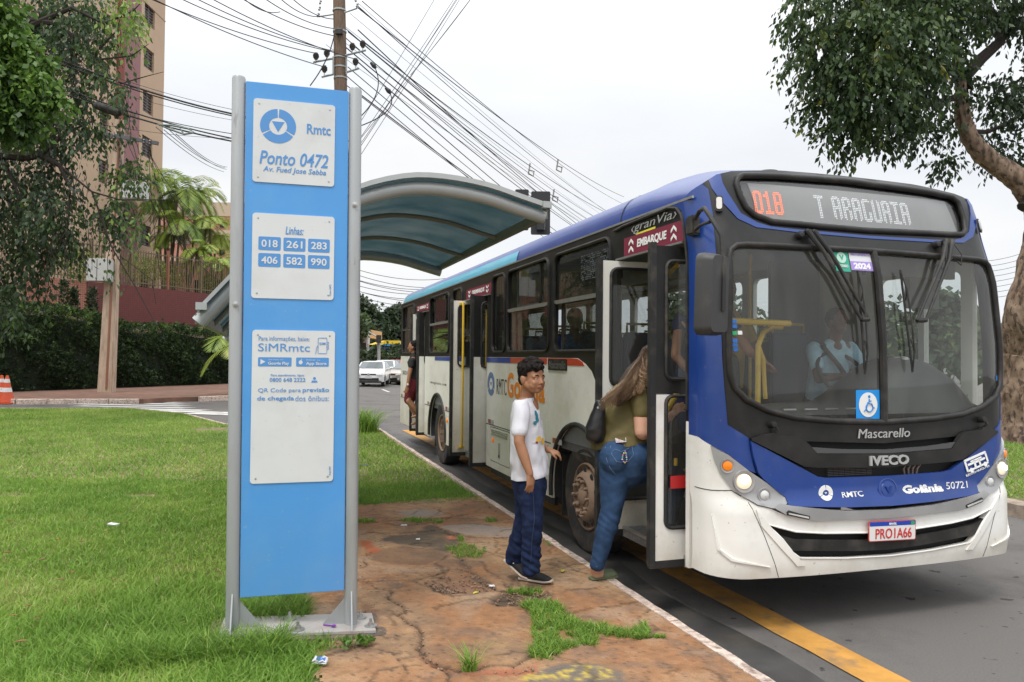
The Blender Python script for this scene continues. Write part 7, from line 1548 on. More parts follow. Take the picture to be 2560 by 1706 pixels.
# ---------- the woman stepping on board
def woman():
    r_ = root('person', tuple(gp(1500, 1452, .15)), 'woman in olive shirt and blue jeans stepping on board with streaked long hair', 'person'); yb = 5.30
    P = lambda x, y, d=0.: at(x, y, yb+d)
    fwd = Vector((.62, .78, 0)).normalized(); sd = Vector((.78, -.62, 0)).normalized()         # sd = her right
    B = Clay(); sh = P(1606, 992, -.02); el = P(1605, 1082, -.10); wr = P(1680, 1037, .02)
    B.limb([sh, sh*.5+el*.5, el], [(.066, .062), (.064, .060), (.052, .050)]); B.limb([el, el*.55+wr*.45, wr], [(.055, .050), (.046, .042), .028]); hand(B, wr, Vector((.55, .45, .42)), Vector((.3, -.9, -.2)), Vector((-.4, -.3, .8)), .95, .65)
    hc = P(1630, 905, .06); B.limb([P(1608, 968, .05), hc], [.062, .055]); B.ball(hc, (.078, .095, .108), (sd, fwd, Vector((0, 0, 1))))
    foot = gp(1478, 1452, .153); ank = P(1490, 1412, .0); B.limb([ank+Vector((0, 0, .06)), ank, Vector((foot.x+.035, foot.y+.03, .225)), Vector((foot.x+.04, foot.y+.04, .195))], [.030, .034, (.042, .044), (.038, .038)]); B.limb([Vector((foot.x+.035, foot.y+.03, .19)), Vector((foot.x+.10, foot.y+.07, .185)), Vector((foot.x+.165, foot.y+.085, .178))], [(.034, .034), (.036, .030), (.036, .014)], side=(0, 1, 0))
    sh_l = P(1545, 990, .30); el_l = P(1535, 1075, .36); B.limb([sh_l, el_l, P(1580, 1060, .5)], [.06, .05, .03])
    B.limb([sh, P(1588, 985, .08), sh_l], [.06, .07, .06]); B.limb([P(1588, 985, .08), P(1560, 1060, .10), P(1560, 1150, .06)], [.08, .10, .10]); B.limb([P(1560, 1150, .06), P(1529, 1275, -.02), ank], [.09, .05, .030]); B.limb([P(1598, 1160, .10), P(1690, 1195, .22), P(1668, 1318, .26), P(1690, 1340, .26)], [.08, .05, .035, .03])
    B.done('body', sking, r_, .006, 3)
    # shirt
    T = Clay(); tor = [(P(1592, 962, .08), (.09, .07)), (P(1583, 985, .09), (.17, .095)), (P(1572, 1020, .10), (.195, .125)), (P(1560, 1060, .10), (.195, .145)), (P(1550, 1095, .09), (.205, .16)), (P(1545, 1115, .08), (.212, .165))]
    T.limb([a for a, b in tor], [b for a, b in tor], side=sd, n=28); T.limb([sh+Vector((-.02, 0, .02)), sh*.6+el*.4, sh*.52+el*.48], [(.080, .076), (.080, .076), (.078, .074)], side=fwd); T.limb([sh_l, sh_l*.6+el_l*.4], [.078, .075])
    T.done('shirt', oliv, r_, .0075, 4, fold=lambda c: .009*noise.noise(Vector((c.x*6+c.z*4, c.y*6, c.z*8-c.x*5)))+.010*noise.noise(Vector((c.x*16+c.z*10, c.y*12, c.z*22-c.x*8)))*max(.2, min(1, (1.42-c.z)/.3)), cut=[(P(1545, 1113, .08), Vector((.18, .0, -1)))])
    # jeans
    J = Clay(); J.limb([P(1556, 1102, .08), P(1560, 1135, .07), P(1562, 1165, .06)], [(.175, .145), (.205, .185), (.20, .18)], side=sd, n=28)
    hl = P(1540, 1165, .0); kn = P(1529, 1275, -.02); an = P(1495, 1405, 0)
    J.limb([hl, hl*.5+kn*.5, kn, kn*.72+an*.28, kn*.4+an*.6, an, an+(an-kn).normalized()*.02], [(.122, .122), (.100, .102), (.076, .078), (.076, .078), (.064, .064), (.054, .054), (.054, .054)], side=sd, n=22)
    hr = P(1598, 1160, .10); k2 = P(1690, 1195, .22); a2 = P(1668, 1318, .26); J.limb([hr, hr*.5+k2*.5, k2], [(.135, .13), (.115, .11), .085], side=(0, 0, 1)); J.limb([k2, k2*.5+a2*.5, a2], [.085, .075, .055])
    J.ball(P(1535, 1145, -.06), (.105, .11, .12)); J.ball(P(1590, 1143, -.02), (.115, .11, .12))
    def fj(c):
        k = math.exp(-((c.z-.52)/.16)**2)+.8*math.exp(-((c.z-.95)/.07)**2)+.9*math.exp(-((c.z-.30)/.05)**2); return .0035*noise.noise(c*13)+.0065*k*noise.noise(Vector((c.x*12, c.y*10, c.z*30+c.x*22)))+.0022*noise.noise(Vector((c.x*8, c.y*8, c.z*26-c.x*10)))
    jn = J.done('jeans', jeanl, r_, .0072, 3, fold=fj)
    st = pm('seam_thread2', (.14, .22, .34), .8); from mathutils.bvhtree import BVHTree
    wm = WM[r_.name]; bv = BVHTree.FromPolygons([wm @ v.co for v in jn.data.vertices], [tuple(p.vertices) for p in jn.data.polygons])
    def on(px, py, o=.003):
        h_ = bv.ray_cast(CAM, ray(px, py).normalized()); return (h_[0]+h_[1]*o) if h_[0] is not None else P(px, py, -.17)
    c3 = lambda x, y: (1400+x/2.6133, 900+y/2.6133)
    for pl_ in ([(330, 565), (340, 620), (370, 665), (400, 668), (445, 665), (480, 620), (462, 520), (400, 535), (330, 565)], [(298, 570), (305, 650), (330, 710), (365, 750)], [(340, 600), (360, 585), (400, 600), (455, 575)], [(196, 1335), (240, 1352), (290, 1356)]):
        MB().tube([on(*c3(*q)) for q in pl_], .0016, 5).build('stitching', st, jn)
    ph = MB(); A_ = [on(*c3(*q), .012) for q in ((362, 503), (430, 497), (434, 540), (366, 552))]; ph.add(A_+[a+Vector((0, .012, 0)) for a in A_], [(0, 1, 2, 3), (4, 5, 6, 7), (0, 1, 5, 4), (1, 2, 6, 5), (2, 3, 7, 6), (3, 0, 4, 7)]); fo_ = tag(ph.build('phone', pm('phone_pattern', (.60, .52, .50), .4, var=.3, vs=60, dirt=((.3, .2, .5), .8, 50))), 'phone with pale patterned case sticking out of the jeans pocket', 'phone')
    rr = random.Random(2); cols = [(.35, .25, .6), (.6, .6, .2), (.55, .2, .25), (.2, .5, .45), (.65, .62, .6)]
    bd = root('bead_strap', tuple(on(*c3(415, 560), .01)), 'string of pastel beads hanging from the jeans pocket', 'strap')
    MB().tube([on(*c3(*q), .010) for q in ((428, 545), (424, 580), (418, 600))], .0015, 5).build('cord', rubb, bd)
    for k, (x, y) in enumerate([(418, 600), (411, 612), (405, 624), (403, 637), (402, 650), (407, 662), (416, 670), (426, 662), (428, 650), (427, 637), (425, 624), (423, 612)]): MB().lathe([(0, -.006), (.005, -.004), (.0065, 0), (.005, .004), (0, .006)], on(*c3(x, y), .011), (0, 0, 1), 8).build('bead', pm('bead_%s' % 'abcde'[k % 5], cols[k % 5], .3), bd)
    # slipper
    s_ = Clay(); f = foot; s_.limb([Vector((f.x-.0, f.y+.015, .164)), Vector((f.x+.08, f.y+.05, .163)), Vector((f.x+.16, f.y+.08, .163)), Vector((f.x+.190, f.y+.09, .165))], [(.040, .012), (.040, .011), (.047, .011), (.036, .011)], side=(-.3, 1, 0))
    so_ = s_.done('slipper', pm('slipper_green', (.12, .15, .08), .6), r_, .005, 1); m = Clay(); m.limb([Vector((f.x+.10, f.y+.06, .178)), Vector((f.x+.16, f.y+.082, .183)), Vector((f.x+.182, f.y+.088, .174))], [(.045, .040), (.047, .032), (.036, .018)], side=(-.3, 1, 0)); m.done('slipper_strap', MATS['slipper_green'], so_, .005, 2)
    # hair: dark scalp under locks of brown and blond
    h = Clay(); h.ball(hc+Vector((-.005, -.01, .012)), (.095, .108, .118), (sd, fwd, Vector((0, 0, 1)))); h.limb([hc+Vector((-.03, -.05, 0)), P(1590, 940, -.04), P(1565, 975, -.06), P(1540, 1005, -.07)], [(.09, .06), (.10, .05), (.085, .04), (.05, .03)], side=(1, 0, .5))
    h.done('hair', pm('hair_dark_brown', (.045, .028, .018), .55, bump=.5, bs=60), r_, .008, 2)
    rr = random.Random(21); hv = []; hf_ = []; ht = []
    for k in range(2300):
        a = rr.uniform(-.4, 1); s0 = hc+Vector((rr.uniform(-.08, .03), -.075-rr.random()*.02, rr.uniform(-.02, .10))); 
        if k % 3 == 0: s0 = hc+Vector((rr.uniform(-.06, .02), -.06, .10))
        e = rr.random(); lane = rr.random(); ex = 1507+lane*96+ (rr.random()-.5)*10; ey = 1018-lane*42+rr.uniform(-16, 10)
        if rr.random() < .12: ex, ey = 1622+rr.uniform(-14, 3), 955+rr.uniform(-8, 10)
        E_ = P(ex, ey, -.10-rr.random()*.03); M1 = P(1582+lane*34-8, 925+rr.uniform(-10, 10)+(1-lane)*14, -.12-rr.random()*.02); wv = lane*9+rr.gauss(0, .5); am = rr.uniform(.008, .016)
        n = 12; w_ = rr.uniform(.0010, .0026); tn = min(1, max(0, .48+.32*math.sin(lane*23)*math.cos(lane*9)+rr.gauss(0, .16)))
        for i in range(n+1):
            t = i/n; p = s0*(1-t)**2+M1*2*t*(1-t)+E_*t*t+Vector((math.sin(t*11+wv)*am*t*1.6, math.sin(t*8+wv)*am*.4, math.sin(t*9+wv*1.3)*am*t)); q = Vector((.5, .0, .85))*w_*(1-.6*t)
            hv += [tuple(p-q), tuple(p+Vector((0, -.002, 0))), tuple(p+q)]; ht += [min(1, tn*(.55+.7*t))]*3
            if i < n: b = len(hv)-3; hf_ += [(b, b+1, b+4, b+3), (b+1, b+2, b+5, b+4)]
    im = WM[r_.name].inverted(); hv = [tuple(im @ Vector(v)) for v in hv]
    hm_ = pm('hair_streaked', (.3, .2, .1), .45, spec=.5, tint=[(.045, .025, .014), (.17, .095, .05), (.44, .28, .16), (.68, .50, .33)])
    np_mesh('hair_strands', np.array(hv), np.array(hf_), hm_, r_, np.array(ht), kind='stuff')
    # shoulder bag
    bg_ = root('handbag', tuple(P(1490, 1060, .02)), 'black leather shoulder bag hanging behind the woman in olive', 'handbag'); C_ = Clay(); lt = pm('leather_black', (.012, .012, .013), .35, bump=.2, bs=90, coat=.2)
    C_.limb([P(1500, 1012, .0), P(1495, 1040, .0), P(1488, 1075, .0), P(1488, 1090, 0)], [(.040, .05), (.055, .065), (.075, .07), (.070, .065)], side=(1, 0, 0)); C_.done('bag_body', lt, bg_, .007, 2, fold=lambda c: .004*noise.noise(c*20)); MB().tube([P(1498, 1012, -.03), P(1520, 985, -.1), P(1552, 968, -.02), P(1565, 965, .1)], .010, 8).build('strap', lt, bg_); MB().lathe([(.009, 0), (.007, .004), (0, .006)], P(1495, 1020, -.065), (0, -1, 0), 12).build('rivet', silv, bg_)
woman()
# ---------- figures in and around the bus, in bus coordinates (v across, u back, w up)
def figure(label, pts, skin, top, bot, hair, sitting=False, extra=None, vox=.011, longhair=False, sleeves=.45, skirt=False, gripto=None):
    """pts: dict of joints in world space: head, neck, shl, shr, ell, elr, wrl, wrr, pel, knl, knr, anl, anr"""
    W = {k: Vector(v) for k, v in pts.items()}; r_ = root('person', tuple(W['anl']), label, 'person'); up = Vector((0, 0, 1)); side = (W['shr']-W['shl']).normalized(); f = side.cross(up)*-1; f = f*(pts.get('face', 1)) if not isinstance(pts.get('face', 1), tuple) else Vector(pts['face'])
    B = Clay(); hd = W['head']; B.ball(hd+up*.01, (.072, .09, .105), (side, f, up)); B.ball(hd+f*.03-up*.055, (.05, .05, .05), (side, f, up)); B.ball(hd+f*.092-up*.012, (.012, .018, .02), (side, f, up)); B.limb([W['neck'], hd-up*.05], [.055, .05])
    for s, q in (('l', -1), ('r', 1)):
        B.ball(hd+side*q*.073-up*.01, (.012, .02, .03), (side, f, up)); B.limb([W['sh'+s], W['el'+s]], [.045, .038]); B.limb([W['el'+s], W['wr'+s]], [.037, .024]); d_ = (W['wr'+s]-W['el'+s]).normalized(); hand(B, W['wr'+s], d_, up*-1 if abs(d_.z) < .7 else f, f if abs(d_.z) < .7 else f, .95, .7 if sitting else .35)
        if skirt: B.limb([W['kn'+s], W['kn'+s]*.6+W['an'+s]*.4, W['an'+s]], [.055, .052, .032]); B.limb([W['an'+s]-up*.03, W['an'+s]+f*.12-up*.05], [.03, .022])
    B.limb([W['shl'], W['neck']-up*.06, W['shr']], [.042, .05, .042]); B.limb([W['neck']-up*.05, W['pel']], [.07, .08])
    for s in 'lr': B.limb([W['pel'], W['kn'+s], W['an'+s]], [.07, .045, .03])
    b_ = B.done('body', skin, r_, vox*.75, 2); T = Clay(); sp_ = W['shr']-W['shl']; hwid = sp_.length/2
    T.limb([W['neck']-up*.03, (W['shl']+W['shr'])/2-up*.03, (W['neck']+W['pel'])/2, W['pel']], [(hwid*.6, .06), (hwid*1.1, .10), (hwid*.95, .12), (hwid*.95, .13)], side=side)
    for s in 'lr': T.limb([W['sh'+s], W['sh'+s]*(1-sleeves)+W['el'+s]*sleeves], [.06, .058])
    T.done('shirt', top, r_, vox, 2, fold=lambda c: .006*noise.noise(c*11)); J = Clay()
    if skirt: kk = (W['knl']+W['knr'])/2; J.limb([W['pel'], (W['pel']+kk)/2, kk+up*.03], [(hwid*.95, .14), (hwid*.95, .13), (hwid*.72, .10)], side=side); J.done('skirt', bot, r_, vox, 2)
    else:
        J.limb([W['pel']+up*.03, W['pel']-up*.06], [(hwid*.95, .13), (hwid*.95, .13)], side=side)
        for s, q in (('l', -1), ('r', 1)): J.limb([W['pel']+side*q*.09-up*.05, W['kn'+s], W['an'+s]], [.09, .068, .05])
        J.done('trousers', bot, r_, vox, 2)
        for s in 'lr': MB().box(W['an'+s]+f*.06-up*.05, (.09, .26, .07), (side, f, up)).build('shoe', shoek, r_, bevel=.02)
    h = Clay(); h.ball(hd+up*.030-f*.018, (.082, .094, .095), (side, f, up))
    if longhair:
        h.limb([hd+up*.03-f*.05, hd-up*.08-f*.07, hd-up*.20-f*.06], [(.085, .06), (.09, .055), (.06, .035)], side=side)
        for k in range(40): h.ball(hd-f*(.04+.05*random.random())+side*random.uniform(-.09, .09)+up*random.uniform(-.22, .08), .024, n=8)
    ho = h.done('hair', hair, r_, vox*.8, 1); bm = bmesh.new(); bm.from_mesh(ho.data); im = WM[r_.name]; kl = [v for v in bm.verts if (im @ v.co-hd).dot(f) > .035 and (im @ v.co-hd).z < .05]; bmesh.ops.delete(bm, geom=kl, context='VERTS'); bm.to_mesh(ho.data); bm.free()
    for q in (-1, 1): MB().lathe([(0, .008), (.008, .004), (.009, -.002)], hd+f*.078+side*q*.03+up*.012, f, 8).build('eye', pm('eye_dim', (.1, .08, .07), .3), b_)
    return r_
def bw(v, u, w): return kp(u, VC+v, w)
face_f = tuple(-DV)
shirt_b = pm('shirt_light_blue', (.42, .64, .76), .8, var=.1, vs=9); navy = pm('dress_navy', (.012, .022, .075), .8); trk = pm('trousers_grey', (.03, .03, .035), .8)
dr = figure('bus driver in light blue shirt seated behind the steering wheel', dict(head=bw(1.86, 5.06, 2.06), neck=bw(1.86, 5.10, 1.90), shl=bw(2.05, 5.12, 1.84), shr=bw(1.67, 5.12, 1.84), ell=bw(2.12, 4.98, 1.58), elr=bw(1.60, 4.98, 1.58), wrl=bw(1.98, 4.86, 1.62), wrr=bw(1.68, 4.86, 1.60), pel=bw(1.86, 5.22, 1.38), knl=bw(1.98, 4.92, 1.36), knr=bw(1.74, 4.92, 1.36), anl=bw(1.98, 4.90, 1.0), anr=bw(1.74, 4.90, 1.0), face=face_f), skind, shirt_b, trk, hairk, sitting=True, sleeves=.6)
MB().tube([bw(1.70, 5.06, 1.86), bw(1.80, 4.985, 1.70), bw(1.98, 5.0, 1.50)], .022, 6).build('seat_belt', rubb, dr)
ps = figure('woman in navy dress already on the entrance steps ahead', dict(head=bw(.62, 5.05, 2.28), neck=bw(.58, 5.05, 2.12), shl=bw(.40, 5.12, 2.03), shr=bw(.70, 4.90, 2.03), ell=bw(.30, 5.02, 1.76), elr=bw(.80, 4.80, 1.80), wrl=bw(.40, 4.92, 1.60), wrr=bw(.95, 4.82, 1.72), pel=bw(.50, 5.04, 1.52), knl=bw(.46, 5.08, 1.10), knr=bw(.56, 4.98, 1.10), anl=bw(.48, 5.12, .73), anr=bw(.60, 4.98, .73), face=tuple(NV)), skinb, navy, navy, hairk, longhair=True, sleeves=.2, skirt=True)
MB().tube([bw(.33, 4.98, 2.02), bw(.42, 4.90, 1.86), bw(.48, 4.86, 1.7)], .010, 6).build('bag_strap', pm('strap_tan', (.45, .24, .12), .6), ps)
figure('man in yellow shirt standing at the turnstile behind the windscreen', dict(head=bw(.95, 5.3, 2.30), neck=bw(.95, 5.3, 2.14), shl=bw(1.15, 5.34, 2.02), shr=bw(.75, 5.30, 2.02), ell=bw(1.2, 5.20, 1.76), elr=bw(.62, 5.10, 1.70), wrl=bw(1.1, 5.0, 1.7), wrr=bw(.45, 5.0, 1.84), pel=bw(.95, 5.36, 1.50), knl=bw(1.04, 5.36, 1.2), knr=bw(.86, 5.34, 1.2), anl=bw(1.04, 5.40, 1.0), anr=bw(.86, 5.38, 1.0), face=face_f), skind, pm('shirt_mustard', (.35, .23, .04), .8), trk, hairk)
bpk = Clay().limb([bw(.70, 4.98, 1.72), bw(.70, 4.98, 1.50)], [(.12, .09), (.13, .10)]); rb_ = root('backpack', tuple(bw(.7, 4.98, 1.4)), 'black backpack worn in front behind the windscreen corner', 'backpack'); bpk.done('backpack_body', rubb, rb_, .012, 1)
def sitter(v, u, lab, top, skin): figure(lab, dict(head=bw(v, u-.03, 2.12), neck=bw(v, u, 1.97), shl=bw(v+.18, u+.02, 1.90), shr=bw(v-.18, u+.02, 1.90), ell=bw(v+.22, u-.08, 1.66), elr=bw(v-.22, u-.08, 1.66), wrl=bw(v+.10, u-.25, 1.58), wrr=bw(v-.10, u-.25, 1.58), pel=bw(v, u+.06, 1.44), knl=bw(v+.1, u-.35, 1.40), knr=bw(v-.1, u-.35, 1.40), anl=bw(v+.1, u-.36, 1.04), anr=bw(v-.1, u-.36, 1.04), face=face_f), skin, top, trk, hairk, sitting=True, vox=.013)
sitter(.28, 7.72, 'passenger in pale blue shirt seated at the second side window', pm('shirt_pale_blue', (.34, .40, .55), .8), skinb); sitter(.28, 6.95, 'passenger in blue top seated at the rear edge of the first side window', pm('shirt_blue', (.05, .12, .35), .8), skinb); sitter(.28, 8.55, 'passenger in dark red top seated behind the narrow side window', pm('shirt_dark_red', (.16, .02, .02), .8), skind)
# woman leaving by the rear door
q = lambda x, y, d=0.: at(x, y, 13.55+d)
rw_ = figure('woman in black top and dark red skirt leaving by the rear door', dict(head=q(1033, 868), neck=q(1036, 884), shl=q(1034, 900, .16), shr=q(1031, 902, -.16), ell=q(1040, 925, .2), elr=q(1024, 935, -.2), wrl=q(1040, 950, .1), wrr=q(1018, 966, -.22), pel=q(1038, 948), knl=q(1024, 1006, .08), knr=q(1022, 1003, -.10), anl=q(1046, 1052, .08), anr=q(1047, 1034, -.08), face=(-.95, -.25, -.1)), skinb, pm('top_black', (.010, .010, .011), .8), pm('skirt_dark_red', (.12, .008, .014), .85), hairk, longhair=True, sleeves=.42, skirt=True)
MB().tube([q(1019, 961, -.25), q(1021, 963, -.16), q(1017, 962, -.17)], .018, 8).build('wristwatch', pm('watch_white', (.6, .6, .6), .3), rw_)
# ================================================================== PLANTS
def rnd_unit(n): v = RNG.normal(size=(n, 3)); return v/np.linalg.norm(v, axis=1)[:, None]
def leaf_quads(c, d, size, wid, fold=.25):
    """diamond leaves: c base (N,3), d direction (N,3), lengths size (N,)"""
    n = len(c); s = np.cross(d, rnd_unit(n)); s /= np.linalg.norm(s, axis=1)[:, None]+1e-9; nn_ = np.cross(d, s)
    L = size[:, None]; W = (size*wid)[:, None]
    v = np.stack([c, c+d*L*.45+s*W-nn_*W*fold, c+d*L, c+d*L*.45-s*W-nn_*W*fold], 1).reshape(-1, 3)
    return v, np.arange(4*n).reshape(n, 4)
def sprays(blobs, n, per=9, spr=.22, shell=.55):
    """twig tips spread through ellipsoidal clumps, then leaves along each twig. blobs = (centre, radius, weight, tint)"""
    w = np.array([b[2] for b in blobs], float); w /= w.sum(); pick = RNG.choice(len(blobs), n, p=w); C_ = np.array([tuple(b[0]) for b in blobs])[pick]; R_ = np.array([b[1] if isinstance(b[1], tuple) else (b[1],)*3 for b in blobs])[pick]; T_ = np.array([b[3] for b in blobs])[pick]
    u = rnd_unit(n); r = (shell+(1-shell)*RNG.random(n)**.6)*(.8+.35*RNG.random(n)); tip = C_+u*R_*r[:, None]
    dr = u*.7+rnd_unit(n)*.5+np.array([0, 0, -.55]); dr /= np.linalg.norm(dr, axis=1)[:, None]
    k = np.repeat(np.arange(n), per); t = np.tile(np.linspace(-.5, 1, per), n); base = tip[k]+dr[k]*(t*spr)[:, None]+np.array([0, 0, -.35])*(spr*np.maximum(0, t)**2)[:, None]+rnd_unit(n*per)*spr*.18
    return base, dr[k], T_[k]+.16*RNG.normal(size=n)[k], k
def branch(pts, r0, r1): 
    n = len(pts); return [Vector(p) for p in pts], [r0+(r1-r0)*i/(n-1) for i in range(n)]
bark = pm('bark', (.15, .095, .06), .95, var=.5, vs=5, col2=(.20, .14, .10), stretch=(2, 2, 1), dirt=((.38, .28, .20), .85, 1.6), spots=((.04, .03, .025), .8, 6, .58), bump=1, bs=12); barkd = pm('bark_dark', (.035, .027, .022), .95, bump=.8, bs=20)
LFD = [(.010, .026, .008), (.022, .050, .014), (.040, .082, .022), (.12, .17, .028)]
def crown(name, blobs, n, size, mat, par, per=9, spr=.22, droop=.6, wid=.24, shell=.5, extra_tint=0.):
    b, d, t, k = sprays(blobs, n, per, spr, shell); N_ = len(b); dd = d*.45+rnd_unit(N_)*.55+np.array([0, 0, -droop]); dd /= np.linalg.norm(dd, axis=1)[:, None]
    sz = size*(.65+.7*RNG.random(N_)); v, f = leaf_quads(b, dd, sz, wid); t = np.clip(t+.10*RNG.normal(size=N_)+extra_tint, 0, 1)
    im = WM[par.name].inverted(); v = v+np.array(im.translation); return np_mesh(name, v, f, mat, par, np.repeat(t, 4))
# --- right tree
LR_ = pm('leaf_right', (.03, .06, .02), .45, spec=.45, tint=[(.022, .042, .016), (.048, .088, .028), (.10, .155, .042), (.34, .32, .05)])
q = gp(2560, 1095, .15); rt = root('tree', (11.1, 15.6, .1), 'large leaning tree with rough brown trunk and dense crown right of the bus', 'tree'); YT = 15.3
A = lambda x, y, Y=YT: at(x, y, Y)
m = MB(); p, r = [A(2562, 1120, 15.6), A(2556, 1040, 15.6), A(2556, 960, 15.6), A(2560, 880, 15.6), A(2570, 800), A(2584, 720), A(2594, 640), A(2600, 560), A(2592, 510), A(2556, 458), A(2500, 418), A(2455, 385), A(2425, 345), A(2408, 300), A(2404, 230), A(2400, 180)], [.62, .50, .455, .42, .41, .36, .30, .25, .23, .22, .21, .18, .155, .14, .12, .10]
pts = []; rad = []
for i in range(len(p)-1):
    for t in (0, .14, .28, .42, .56, .7, .84): pts.append(p[i]*(1-t)+p[i+1]*t+Vector((noise.noise(p[i]*3+Vector((t, 0, 0)))*.03, 0, 0))); rad.append((r[i]*(1-t)+r[i+1]*t)*(1+.07*noise.noise(Vector((i*1.7+t, 2, 5)))))
m.tube(pts, rad, 48)
vv = []
for v in m.v: nn_ = noise.noise(Vector((v[0]*4, v[1]*4, v[2]*1.6)))+.7*abs(noise.noise(Vector((v[0]*9, v[1]*9, v[2]*3.5))))+.45*noise.noise(Vector((v[0]*22, v[1]*22, v[2]*9))); c_ = min(pts, key=lambda q_: (q_-Vector(v)).length); o = (Vector(v)-c_); vv.append(tuple(Vector(v)+o*nn_*.16))
m.v = vv; m.build('trunk', bark, rt)
for pl_, r0, r1 in (([A(2404, 190), A(2370, 165, 14.9), A(2315, 152, 14.5), A(2240, 130, 14.2), A(2170, 150, 14)], .12, .03), ([A(2404, 200), A(2450, 150, 15.5), A(2500, 105, 15.6), A(2504, 60, 15.7), A(2470, 20, 15.6), A(2440, -60, 15.5)], .14, .06), ([A(2404, 240), A(2330, 260, 14.6), A(2220, 290, 14.2), A(2120, 300, 14)], .07, .02), ([A(2425, 330), A(2470, 330, 15.8), A(2540, 300, 16)], .06, .03), ([A(2400, 180), A(2380, 80, 15), A(2300, -20, 14.6)], .10, .03), ([A(2500, 105, 15.6), A(2560, 60, 16), A(2620, 30, 16)], .05, .02), ([A(2560, 520), A(2610, 430, 15.5), A(2680, 360, 15.5)], .14, .08)): MB().tube(pl_, [r0+(r1-r0)*i/(len(pl_)-1) for i in range(len(pl_))], 8).build('limb', barkd, rt)
R_ = lambda px: px*14.5/FPX
BL_ = [(2030, 60, 95, .38, 13.8), (2120, 20, 130, .34, 14), (2240, 30, 140, .42, 14), (2350, 0, 150, .34, 14.5), (2035, 170, 85, .40, 13.7), (2130, 150, 120, .36, 13.6), (2240, 150, 120, .34, 13.6), (2060, 270, 80, .34, 13.9), (2150, 260, 110, .30, 13.6), (2100, 340, 70, .30, 14), (2230, 260, 110, .26, 14), (2200, 345, 60, .22, 14.3), (2320, 120, 110, .24, 14.6), (2330, 240, 90, .10, 15), (2290, 360, 60, .16, 14.8), (2380, 360, 50, .10, 15.6), (2470, 300, 100, .04, 16), (2540, 240, 80, .05, 16), (2480, 400, 60, .06, 16), (2530, 410, 50, .05, 16), (2470, 30, 90, .20, 15.5), (2580, 60, 110, .2, 15.5), (2620, 250, 110, .1, 15.8), (2260, -120, 200, .3, 14.5), (2480, -120, 190, .25, 15.5), (2350, 430, 36, .12, 15), (2100, 395, 36, .25, 14), (2190, 385, 36, .25, 14.2)]
crown('crown', [(at(x+14, y-24, Y), (R_(r_), R_(r_)*1.2, R_(r_)*.85), r_**2*(.75 if y > 200 and x > 2300 else 1), t) for x, y, r_, t, Y in BL_], 3700, .13, LR_, rt, spr=.22, droop=.55, shell=.35)
# --- left trees
LL_ = pm('leaf_left', (.02, .045, .015), .5, tint=[(.022, .042, .020), (.045, .080, .030), (.09, .155, .042), (.26, .37, .07)])
lt_ = root('tree', (-18.5, 21.5, .1), 'big dark tree with hanging branches filling the upper left', 'tree'); YL = 21.
A = lambda x, y, Y=YL: at(x, y, Y)
MB().tube([A(-330, 1040, 21.5), A(-310, 800), A(-280, 600), A(-220, 420), A(-120, 200), A(-40, -60)], [.55, .45, .40, .36, .3, .24], 14).build('trunk', barkd, lt_)
for pl_, r0, r1 in (([A(-260, 520), A(-120, 420), A(0, 385), A(60, 392), A(100, 390), A(150, 415), A(175, 470)], .22, .04), ([A(100, 390), A(170, 330), A(240, 300)], .06, .02), ([A(-150, 250), A(0, 120), A(90, 60), A(180, 20)], .2, .05), ([A(60, 50), A(150, 60), A(180, 90), A(180, 140)], .09, .04), ([A(0, 385), A(30, 450), A(55, 500)], .06, .02), ([A(175, 470), A(170, 560), A(130, 640)], .03, .015), ([A(150, 415), A(230, 480), A(300, 500), A(420, 500)], .035, .012), ([A(230, 480), A(280, 620), A(340, 720), A(400, 830)], .028, .010), ([A(300, 640), A(380, 700), A(390, 760)], .015, .008), ([A(180, 20), A(260, 60), A(330, 30), A(350, 10)], .05, .01), ([A(240, 150), A(330, 140), A(372, 110)], .03, .008), ([A(300, 210), A(370, 190), A(410, 180)], .02, .006), ([A(250, 120), A(290, 80), A(300, 50)], .03, .01)): MB().tube(pl_, [r0+(r1-r0)*i/(len(pl_)-1) for i in range(len(pl_))], 7).build('limb', barkd, lt_)
R_ = lambda px: px*21/FPX
BD = [(120, 30, 110, .34), (60, 60, 90, .2), (220, 40, 80, .36), (200, 110, 75, .34), (150, 150, 80, .22), (240, 190, 45, .38), (290, 120, 45, .55), (310, 25, 42, .85), (330, 70, 30, .8), (240, 250, 70, .34), (180, 230, 70, .24), (300, 230, 40, .45), (310, 300, 30, .4), (60, 330, 90, .14), (150, 330, 80, .20), (40, 450, 90, .16), (130, 430, 80, .18), (200, 400, 60, .24), (240, 330, 50, .28), (60, 550, 90, .2), (140, 530, 80, .24), (220, 500, 60, .30), (280, 520, 45, .35), (340, 440, 50, .62), (300, 440, 40, .5), (40, 650, 80, .2), (120, 640, 70, .24), (160, 590, 50, .26), (310, 600, 60, .66), (350, 580, 30, .7), (270, 570, 50, .35), (20, 740, 50, .2), (90, 700, 40, .2), (0, 820, 40, .18), (40, 800, 25, .2), (280, 690, 16, .3), (120, 760, 14, .3), (-80, 500, 140, .15), (-100, 200, 160, .2), (-60, 700, 90, .2), (-200, 50, 200, .2)]
tw_ = MB()
for k in range(90):                                                  # hanging twigs
    x, y = random.uniform(-20, 340), random.uniform(60, 640); p0_ = at(x, y, YL+random.uniform(-1, 1)); q_ = [p0_]; dx = random.uniform(-.05, .05)
    for i in range(7): q_.append(q_[-1]+Vector((dx+random.uniform(-.06, .06), random.uniform(-.05, .05), -random.uniform(.06, .26))))
    tw_.tube(q_, [.012-.0012*i for i in range(8)], 4)
tw_.build('twigs', barkd, lt_, kind='stuff')
